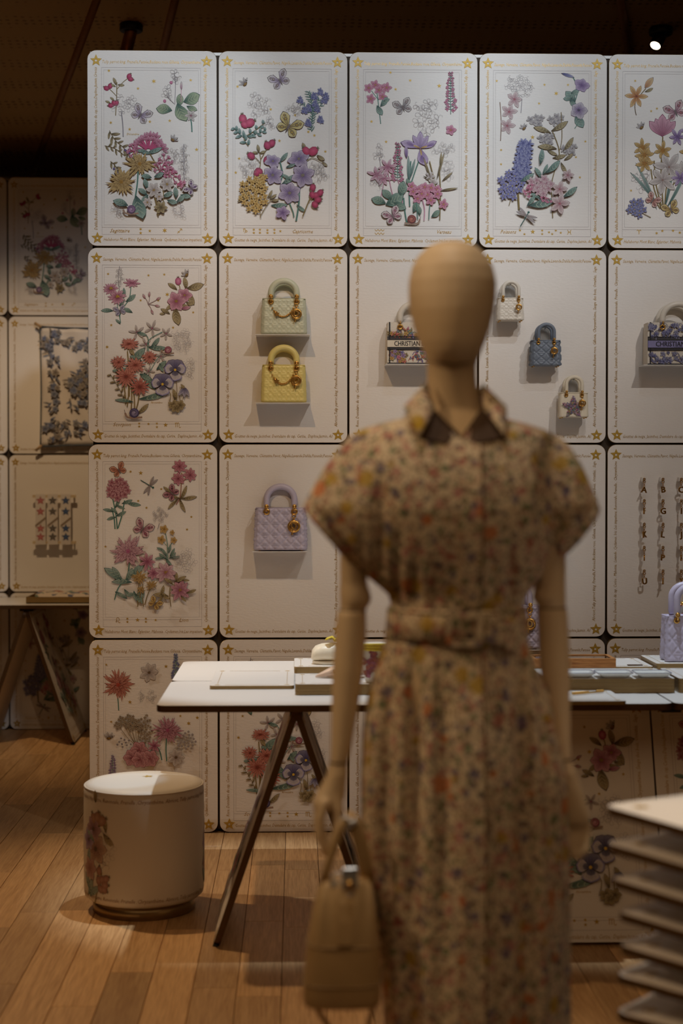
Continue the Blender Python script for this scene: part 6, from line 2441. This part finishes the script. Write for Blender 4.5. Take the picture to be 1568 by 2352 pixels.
# ------------------------------------------------------------------ flower print of the dress
m, nt, b = new_mat('flower_print_cotton')
vec0 = coords(nt)
wob = N(nt, 'ShaderNodeTexNoise')
wob.inputs['Scale'].default_value = 55
nt.links.new(vec0, wob.inputs['Vector'])
wa = N(nt, 'ShaderNodeVectorMath', operation='MULTIPLY_ADD')
wa.inputs[1].default_value = (.016, .016, .016)
nt.links.new(wob.outputs['Color'], wa.inputs[0])
nt.links.new(vec0, wa.inputs[2])
vec = wa.outputs[0]
base = N(nt, 'ShaderNodeRGB').outputs[0]
base.node.outputs[0].default_value = (*lin((226, 208, 178)), 1)


def blobs(prev, scale, thr, palette, amount, seed):
    mp_ = N(nt, 'ShaderNodeMapping')
    mp_.inputs['Location'].default_value = (seed * 3.1, seed * 1.7, seed * 2.3)
    nt.links.new(vec, mp_.inputs['Vector'])
    v = N(nt, 'ShaderNodeTexVoronoi')
    v.inputs['Scale'].default_value = scale
    v.inputs['Randomness'].default_value = 1.0
    nt.links.new(mp_.outputs[0], v.inputs['Vector'])
    sp = N(nt, 'ShaderNodeSeparateColor')
    nt.links.new(v.outputs['Color'], sp.inputs[0])
    rp = N(nt, 'ShaderNodeValToRGB')
    rp.color_ramp.interpolation = 'CONSTANT'
    e = rp.color_ramp.elements
    for i, c in enumerate(palette):
        q = i / len(palette)
        if i < 2:
            e[i].position = q
            e[i].color = (*lin(c), 1)
        else:
            z = e.new(q)
            z.color = (*lin(c), 1)
    nt.links.new(sp.outputs[0], rp.inputs['Fac'])
    # cell mask: near the cell point and only some cells
    near = N(nt, 'ShaderNodeMapRange')
    near.inputs['From Min'].default_value = thr
    near.inputs['From Max'].default_value = thr * .8
    nt.links.new(v.outputs['Distance'], near.inputs['Value'])
    some = N(nt, 'ShaderNodeMath', operation='LESS_THAN')
    some.inputs[1].default_value = amount
    nt.links.new(sp.outputs[1], some.inputs[0])
    mk = N(nt, 'ShaderNodeMath', operation='MULTIPLY')
    nt.links.new(near.outputs[0], mk.inputs[0])
    nt.links.new(some.outputs[0], mk.inputs[1])
    mx = N(nt, 'ShaderNodeMix', data_type='RGBA')
    soft = N(nt, 'ShaderNodeMath', operation='MULTIPLY')
    soft.inputs[1].default_value = .78
    nt.links.new(mk.outputs[0], soft.inputs[0])
    nt.links.new(soft.outputs[0], mx.inputs[0])
    nt.links.new(prev, mx.inputs[6])
    nt.links.new(rp.outputs[0], mx.inputs[7])
    return mx.outputs[2]


c_ = blobs(base, 150, .55, ((132, 106, 78), (110, 112, 82), (150, 112, 98), (170, 142, 106)), .7, 1)
c_ = blobs(c_, 84, .50, ((104, 90, 100), (98, 114, 80), (170, 112, 102), (112, 86, 70), (190, 152, 122)), .66, 2)
c_ = blobs(c_, 52, .46, ((178, 110, 102), (104, 98, 124), (100, 122, 88), (200, 146, 134), (92, 80, 92)), .46, 3)
c_ = blobs(c_, 32, .40, ((200, 116, 62), (170, 96, 88), (186, 150, 48), (104, 94, 124), (190, 134, 128)), .34, 4)
c_ = blobs(c_, 19, .36, ((186, 152, 38), (190, 154, 48), (204, 116, 58)), .32, 5)
nt.links.new(c_, b.inputs['Base Color'])
b.inputs['Roughness'].default_value = .75
b.inputs['Specular IOR Level'].default_value = .2
M['print'] = m

# ------------------------------------------------------------------ shirt dress
# px: row -> (left edge, right edge), half depth m, y offset
ROWS = ((950, 985, 1100, .060, .022), (958, 935, 1150, .070, .022), (970, 880, 1205, .080, .02), (985, 832, 1252, .088, .018), (1003, 802, 1290, .094, .014), (1030, 778, 1314, .102, .010), (1070, 748, 1338, .110, .006), (1110, 724, 1356, .116, .003), (1140, 708, 1368, .118, .002),
        (1160, 698, 1375, .119, .001), (1170, 699, 1370, .119, .0), (1200, 720, 1346, .118, .0), (1235, 750, 1316, .116, .001), (1262, 776, 1292, .114, .002), (1290, 805, 1268, .110, .002), (1318, 834, 1250, .106, .003), (1345, 868, 1230, .102, .004), (1366, 891, 1209, .099, .005), (1385, 897, 1202, .097, .005), (1400, 897, 1203, .096, .005),
        (1430, 893, 1204, .098, .005), (1465, 887, 1210, .103, .005), (1500, 872, 1224, .112, .005), (1550, 856, 1246, .124, .005), (1600, 843, 1266, .134, .005), (1680, 832, 1290, .146, .005), (1780, 827, 1304, .154, .005), (1900, 828, 1309, .160, .005), (2050, 846, 1312, .165, .005), (2200, 868, 1313, .168, .005), (2352, 878, 1314, .170, .005), (2500, 882, 1316, .172, .005), (2580, 884, 1318, .173, .005))
NA = 120
rings = []
rd = random.Random(8)
ph = [rd.uniform(0, 6.28) for _ in range(6)]


def smooth_rows(rows, step=14):
    out = []
    py = rows[0][0]
    while py <= rows[-1][0]:
        for a, b2 in zip(rows, rows[1:]):
            if a[0] <= py <= b2[0]:
                t = (py - a[0]) / (b2[0] - a[0])
                out.append(tuple(a[i] + (b2[i] - a[i]) * t for i in range(5)))
                break
        py += step if py > 1420 else step * .55
    out.append(rows[-1])
    return out


for py, lx, rx, hd, yo in smooth_rows(ROWS):
    cx = (lx + rx) / 2
    c = ml(cx, py, yo)
    hw = (rx - lx) / 2 * MPP
    ring = []
    wing = max(0.0, min(1.0, (py - 960) / 60)) * max(0.0, min(1.0, (1380 - py) / 60))
    skirt = max(0.0, min(1.0, (py - 1470) / 500))
    for i in range(NA):
        a = 2 * pi * i / NA
        ca, sa = cos(a), sin(a)
        x = hw * ca
        pxx = cx + x / MPP
        # torso in the middle, sleeves thinner towards the tips
        f = abs(x) / hw
        y = hd * math.copysign(abs(sa) ** .9, sa)
        if wing:
            tor = 190 * MPP
            if abs(x) > tor * .9:
                y *= 1 - .25 * wing * min(1, (abs(x) - tor * .9) / .06)
        g = 0.0
        if sa < 0:
            # armhole folds, yoke fullness and waist gathers
            for gx, w_, d_, y0, y1 in ((1266, 20, .036, 985, 1330), (1232, 13, .020, 1060, 1360), (1204, 9, .012, 1200, 1390), (868, 18, .026, 1120, 1350), (906, 13, .022, 1200, 1400), (942, 10, .016, 1270, 1400), (1162, 10, .016, 1260, 1400), (986, 9, .010, 1290, 1400), (1122, 9, .010, 1290, 1400), (1018, 7, .007, 1310, 1400), (830, 12, .012, 1180, 1310)):
                if y0 - 40 < py < y1 + 40:
                    e = min(1, (py - y0 + 40) / 80, (y1 + 40 - py) / 80)
                    g += d_ * e * exp(-((pxx - gx) / w_) ** 2)
        # skirt folds running down
        fold = 0.0
        if skirt or py > 1466:
            k = min(1, (py - 1466) / 120)
            for gx, w_, d_ in ((945, 17, .034), (1002, 14, .016), (1180, 16, .030), (1236, 15, .028), (892, 13, .020), (1276, 12, .020), (1120, 9, .008)):
                wx = gx + (gx - 1050) * .10 * skirt
                fold += d_ * k * exp(-((pxx - wx) / (w_ * (1 + .6 * skirt))) ** 2) * (sa < .2)
            fold += .005 * skirt * sin(9 * a + ph[0] + py * .002) + .003 * skirt * sin(17 * a + ph[1])
        ring.append((c[0] + x - ca * fold * .3, c[1] + y + g * (1 if sa < 0 else 0) + (fold if sa < .2 else -fold), c[2]))
    rings.append(ring)
mb = MB()
mb.rings(rings, cap0=False, cap1=False)


def in_neck(p):
    """open V of the shirt neckline"""
    if p[1] > 0:
        return False
    a, b2, c = ml(972, 948), ml(1118, 948), ml(1049, 1012)
    if p[2] < c.z:
        return False
    t = min(1.0, (p[2] - c.z) / (a.z - c.z))
    return c.x + (a.x - c.x) * t < p[0] < c.x + (b2.x - c.x) * t


keep = [i for i, f in enumerate(mb.f) if not in_neck(sum((Vector(mb.v[k]) for k in f), Vector()) / len(f))]
mb.f, mb.m, mb.sm = [mb.f[i] for i in keep], [mb.m[i] for i in keep], [mb.sm[i] for i in keep]
dress = mb.build('dress', M['print'], mann)
dress['label'] = 'flower-print cotton shirt dress'


def front_y(px, py):
    """depth of the dress front at a photo pixel (local y)"""
    best = None
    for r in rings:
        z = r[0][2]
        q = ml(px, py)
        if best is None or abs(z - q.z) < best[0]:
            ys = [p[1] for p in r if abs(p[0] - q.x) < .012]
            if ys:
                best = (abs(z - q.z), min(ys))
    return best[1]


# sleeve hems: folded bands along the slanting sleeve openings, with the dark opening below
for nm, (x0, y0), (x1, y1) in (('sleeve_hem', (699, 1166), (800, 1286)), ('sleeve_hem', (1374, 1161), (1283, 1278))):
    pts = []
    a0, a1 = ml(x0, y0), ml(x1, y1)
    n = 26
    mb = MB()
    loop = []
    for i in range(n):
        t = 2 * pi * i / n
        q = (a0 + a1) / 2 + (a1 - a0) / 2 * cos(t)
        loop.append(Vector((q.x, .004 + .088 * sin(t) * .8, q.z)))
    up = Vector(((-1 if x0 > 1000 else 1) * .9, 0, 1.0)).normalized()
    mb.rings([[p + up * .012 for p in loop], [p - up * .004 for p in loop], [p * 1 - up * .004 + ((a0 + a1) / 2 + Vector((0, .004, 0)) - p) * .08 for p in loop], [p + up * .004 + ((a0 + a1) / 2 + Vector((0, .004, 0)) - p) * .1 for p in loop]], cap0=False, cap1=False)
    mb.build(nm, M['print'], mann)

# placket down the front
mb = MB()
prev = []
for py in range(1022, 2570, 26):
    if 1392 < py < 1470:
        continue
    x0, x1 = 1046, 1092
    yy = min(front_y(x0 + 6, py), front_y(x1 - 6, py)) - .0035
    a0, a1 = ml(x0, py), ml(x1, py)
    prev.append([(a0.x, yy + .001, a0.z), (a1.x, yy - .001, a1.z), (a1.x, yy + .006, a1.z), (a0.x, yy + .006, a0.z)])
cut = [i for i, r in enumerate(prev) if r[0][2] < ml(1046, 1466).z][0]
mb.rings(prev[:cut], smooth=False)
mb.rings(prev[cut:], smooth=False)
mb.build('placket', M['print'], mann)
for part in (prev[:cut], prev[cut:]):
    mb = MB()
    mb.tube([(r[1][0], r[1][1] - .0004, r[1][2]) for r in part], .0014, 5)
    mb.build('placket_edge', M['seam'], mann)

# collar: stand and two pointed leaves; the inside of the neckline shows dark between them
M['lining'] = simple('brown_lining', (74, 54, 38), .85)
cs = []
for t in range(25):
    a = -.35 + (pi + .7) * t / 24
    cs.append(a)
mb = MB()
rr = []
for a in cs:
    rx, ry = 84 * MPP, .073
    base_p = ml(1041, 955 + 22 * (sin(a) < 0) * abs(sin(a)), .02)
    top_p = ml(1041, 900 + 34 * max(0, -sin(a)), .02)
    rr.append([(base_p.x + rx * cos(a) * 1.08, .02 + ry * sin(a) * 1.08, base_p.z), (top_p.x + rx * .78 * cos(a), .022 + ry * .8 * sin(a), top_p.z),
               (top_p.x + rx * .75 * cos(a), .022 + ry * .77 * sin(a), top_p.z), (base_p.x + rx * cos(a), .02 + ry * sin(a), base_p.z)])
mb.rings(rr, smooth=True)
mb.build('collar_stand', M['print'], mann)
# collar fall behind the neck and over the shoulders
mb = MB()
rr = []
for t in range(21):
    a = -.30 + (pi + .60) * t / 20
    rx, ry = 84 * MPP, .073
    sd = min(1.0, abs(sin((a - pi / 2)) ))
    tp = ml(1041, 890 + 14 * max(0, -sin(a)), .02)
    dp = 968 + 0 * sd
    dn = ml(1041, dp, .02)
    rr.append([(tp.x + rx * .74 * cos(a), .022 + ry * .78 * sin(a), tp.z), (tp.x + rx * .82 * cos(a), .022 + ry * .86 * sin(a), tp.z + .003),
               (dn.x + rx * 1.42 * cos(a), .02 + ry * 1.32 * sin(a), dn.z), (dn.x + rx * 1.40 * cos(a), .02 + ry * 1.28 * sin(a), dn.z - .002)])
mb.rings(rr, smooth=True)
mb.build('collar', M['print'], mann)
for nm, quad in (('collar_point', ((977, 880), (924, 938), (954, 1008), (991, 943))), ('collar_point', ((1103, 880), (1158, 936), (1148, 1008), (1104, 945)))):
    mb = MB()
    P4 = [ml(x, y) for x, y in quad]
    ysf = (-.018, -.040, -.094, -.050)
    grid = []
    for i in range(7):
        u = i / 6
        row = []
        for j in range(7):
            v = j / 6
            p = (P4[0] * (1 - u) + P4[1] * u) * (1 - v) + (P4[3] * (1 - u) + P4[2] * u) * v
            yq = (ysf[0] * (1 - u) + ysf[1] * u) * (1 - v) + (ysf[3] * (1 - u) + ysf[2] * u) * v
            row.append((p.x, yq - .012 * sin(pi * u) * sin(pi * v * .6 + .4), p.z))
        grid.append(row)
    mb.add([p for r in grid for p in r], [(i * 7 + j, i * 7 + j + 1, (i + 1) * 7 + j + 1, (i + 1) * 7 + j) for i in range(6) for j in range(6)], smooth=True)
    o = mb.build(nm, M['print'], mann)
    sd_ = o.modifiers.new('cloth', 'SOLIDIFY')
    sd_.thickness = .003
# dark neckline facings beside the throat
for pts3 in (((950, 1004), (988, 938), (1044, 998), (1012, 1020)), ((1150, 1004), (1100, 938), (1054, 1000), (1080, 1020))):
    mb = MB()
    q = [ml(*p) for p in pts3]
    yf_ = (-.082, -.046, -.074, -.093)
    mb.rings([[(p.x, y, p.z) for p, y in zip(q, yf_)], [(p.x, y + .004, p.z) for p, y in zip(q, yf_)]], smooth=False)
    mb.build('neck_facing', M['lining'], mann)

# belt, buckle and loose belt end
mb = MB()
rr = []
for py, g in ((1393, .004), (1397, .014), (1463, .016), (1467, .006)):
    lx, rx = 896 - (py - 1394) * .08, 1203 + (py - 1394) * .06
    c = ml((lx + rx) / 2, py, .005)
    rr.append(ell(c, (rx - lx) / 2 * MPP + g * .4, .098 + g, 72))
mb.rings(rr, cap0=False, cap1=False)
mb.build('belt', M['print'], mann)
by = -.098 - .016 + .005 - .004
mb = MB()
o_, i_ = rrect(82 * MPP, 80 * MPP, .010, 5), rrect(54 * MPP, 50 * MPP, .005, 5)
k = len(o_)
vs = [(x, y, z) for y in (0, -.008) for x, z in o_] + [(x, y, z) for y in (0, -.008) for x, z in i_]
fs = []
for i in range(k):
    j = (i + 1) % k
    fs += [(k + i, k + j, 3 * k + j, 3 * k + i), (i, j, k + j, k + i), (2 * k + j, 2 * k + i, 3 * k + i, 3 * k + j), (j, i, 2 * k + i, 2 * k + j)]
mb.add(vs, fs)
for py, g in ((1400, .0148), (1460, .0165)):
    m3 = MB()
    m3.tube(ell(ml(1049.5, py, .005), 153.5 * MPP + g * .4, .098 + g, 72), .0012, 5, closed=True)
    m3.build('belt_edge_line', M['seam'], mann)  # thin dark line added along each belt edge for contrast
bl = ml(1051, 1431)
mb.build('buckle', M['print'], mann, (bl.x, by, bl.z))
mb = MB()
rr = []
for x, ya_, yb2, dy in ((1080, 1402, 1458, .004), (1110, 1404, 1462, -.002), (1145, 1412, 1474, .004), (1176, 1424, 1484, .020), (1186, 1440, 1478, .028)):
    a, b2 = ml(x, ya_), ml(x, yb2)
    yy = by + .002 + dy
    rr.append([(a.x, yy, a.z), (b2.x, yy, b2.z), (b2.x, yy + .004, b2.z), (a.x, yy + .004, a.z)])
mb.rings(rr, smooth=False)
mb.build('belt_end', M['print'], mann)

# ------------------------------------------------------------------ handbag held in the mannequin's hand
HB_Y = MY - .075
hb0 = at_y(785, 2296, HB_Y)
M['beige'] = simple('beige_leather', (196, 164, 116), .5, bump=.15, bscale=120, grain=.05, gscale=20)
HB = thing('handbag', 'soft beige leather bucket bag hanging from the mannequin hand', 'handbag', hb0)


def hl(px, py, dy=0.0):
    p = at_y(px, py, HB_Y)
    return Vector((p.x - hb0.x, dy, p.z - hb0.z))


def sq(c, hw, hd, n=40, pw=.55):
    return ell(c, hw, hd, n, 0, pw)


BR = ((2300, 702, 866, .050), (2296, 699, 869, .055), (2285, 697, 871, .058), (2250, 699, 872, .060), (2200, 703, 871, .060), (2150, 709, 868, .058), (2100, 717, 863, .054), (2060, 727, 858, .048), (2030, 736, 852, .040), (2018, 742, 848, .034), (2012, 748, 843, .028))
rings_b = []
for py, lx, rx, hd in BR:
    c = hl((lx + rx) / 2, py)
    t = max(0, min(1, (2200 - py) / 160))
    ring = []
    for p in sq(c, (rx - lx) / 2 * MPP, hd):
        g = .006 * t * sin((p[0] - c[0]) / MPP * .16 + 1) if p[1] < 0 else 0
        ring.append((p[0], p[1] + g, p[2]))
    rings_b.append(ring)
mb = MB()
mb.rings(rings_b, cap0=True, cap1=True)
mb.build('body', M['beige'], HB)
M['beige_seam'] = simple('beige_stitching', (150, 122, 82), .6)
for py, lx, rx, hd in ((2246, 698, 872, .0605), (2158, 708, 868, .0585)):
    mb = MB()
    c = hl((lx + rx) / 2, py)
    mb.tube(sq(c, (rx - lx) / 2 * MPP + .0006, hd + .0006), .0016, 5, closed=True)
    mb.build('seam', M['beige_seam'], HB)
mb = MB()
mb.rings([[(hl(x + sx * 17, py).x, -hd - .0022, hl(x, py).z) for sx in (-1, 1)] + [(hl(x + sx * 17, py).x, -hd + .006, hl(x, py).z) for sx in (1, -1)] for x, py, hd in ((794, 2018, .038), (793, 2060, .0505), (791, 2100, .056), (789, 2150, .0595))], smooth=False)
mb.build('front_tab', M['beige'], HB)


def strap(pts, w, th, name='strap', mat=None, up=(0, 1, 0)):
    mb = MB()
    mb.tube(pts, w, 10, up=up, flat=th)
    return mb.build(name, mat or M['beige'], HB)


# carrying loop through the hand, with the two strap ends going down to the bag
strap([hl(742, 2026, -.02), hl(752, 1985, -.022), hl(766, 1940, -.024), hl(778, 1905, -.024), hl(788, 1884, -.022), hl(800, 1876, -.016)], .0085, .35)
strap([hl(846, 2030, .0), hl(839, 1985, -.012), hl(828, 1935, -.018), hl(818, 1895, -.02), hl(806, 1877, -.016), hl(795, 1874, -.01)], .0145, .25)
strap([hl(850, 2030, .01), hl(862, 2080, .03), hl(868, 2120, .035)], .004, .5, 'side_strap', M['silver'])
strap([hl(712, 2294, .03), hl(722, 2320, .032), hl(742, 2352, .03), hl(768, 2385, .022), hl(800, 2398, .01), hl(840, 2380, .0), (hl(862, 2300, 0).x, .02, hl(862, 2300).z)], .005, .45, 'shoulder_strap')
mb = MB()
c = hl(792, 1886, -.02)
mb.torus(c, .011, .0035, (.5, 1, 0), n=20)
mb.tube([hl(800, 1886, -.03), hl(818, 1876, -.028)], .006, 8)
mb.build('silver_ring', M['silver'], HB)
mb = MB()
c = hl(802, 2002, -.042)
xf = Matrix.Translation(c)
mb.prism(rrect(.030, .036, .004, 4), -.004, .004, xf=xf, bev=.0015)
mb.build('clasp', M['silver'], HB)
mb = MB()
mb.torus((c.x - .022, c.y + .004, c.z - .006), .013, .0026, (.3, 1, 0), n=20)
mb.torus((c.x - .004, c.y - .004, c.z - .026), .008, .0022, (.4, 1, 0), n=16)
mb.build('clasp_ring', M['silver'], HB)
mb = MB()
mb.lathe([(.003, 0), (.007, .004), (.007, .012), (.003, .016)], n=14, xf=Matrix.Translation((c.x - .001, c.y - .008, c.z - .02)))
mb.build('turn_lock', M['shiny_gold'], HB)
mb = MB()
for dx in (-12, 20):
    mb.torus(hl(780 + dx, 2022, -.034), .006, .002, (0, 1, 0), n=14)
mb.build('eyelet', M['silver'], HB)

# ------------------------------------------------------------------ tower of stepped card shelves at the near right
TY = 2.9
TW = thing('card_tower', 'tower of spaced white card shelves fanned like a deck, cut by the photo edge', 'display stand', (0, 0, 0))
# (corner px, py, direction of the front edge in degrees from +X)
SLABS = ((1400, 1850, -62), (1403, 1935, -60), (1413, 2016, -58), (1428, 2092, -55), (1430, 2168, -52), (1424, 2236, -48), (1424, 2322, -44), (1428, 2412, -40), (1432, 2505, -36), (1436, 2600, -32))
TW_L, TW_S = .60, .42
c0 = at_y(1400, 1850, TY)
hub = None
for i, (px, py, ang) in enumerate(SLABS):
    c = at_y(px, py, TY)
    a = radians(ang)
    e1 = Vector((cos(a), sin(a), 0))                # front edge, towards the camera
    e2 = Vector((-sin(a), cos(a), 0))               # back edge, away from the camera
    mid = c + e1 * TW_S / 2 + e2 * TW_S / 2 - (e1 + e2) * .010
    if hub is None:
        hub = mid.copy()
        TW.location = (hub.x, hub.y, 0)
    mb = MB()
    mb.prism(rrect(TW_S, TW_S, .026, 6), 0, .0165, mi=0, mi_side=1, bev=.0015)
    o = link('card_shelf', mb.mesh('card_shelf', [M['paper'], M['edge_dark']]), TW, (mid.x - hub.x, mid.y - hub.y, mid.z), (-pi / 2, 0, 0))
    o.rotation_euler = (Matrix.Rotation(a, 3, 'Z') @ Matrix.Rotation(-pi / 2, 3, 'X')).to_euler()
    for qx, qz in ((-1, 1), (-1, -1), (1, 1), (1, -1)):
        s_ = link('corner_star', STAR, o, (qx * (TW_S / 2 - .05), -.0004, qz * (TW_S / 2 - .05)))
        s_.scale = (.75, .5, .75)
mb = MB()
mb.lathe([(.12, 0), (.12, .012), (.035, .014), (.035, c0.z - .017)], n=28)
mb.build('post', M['edge'], TW)
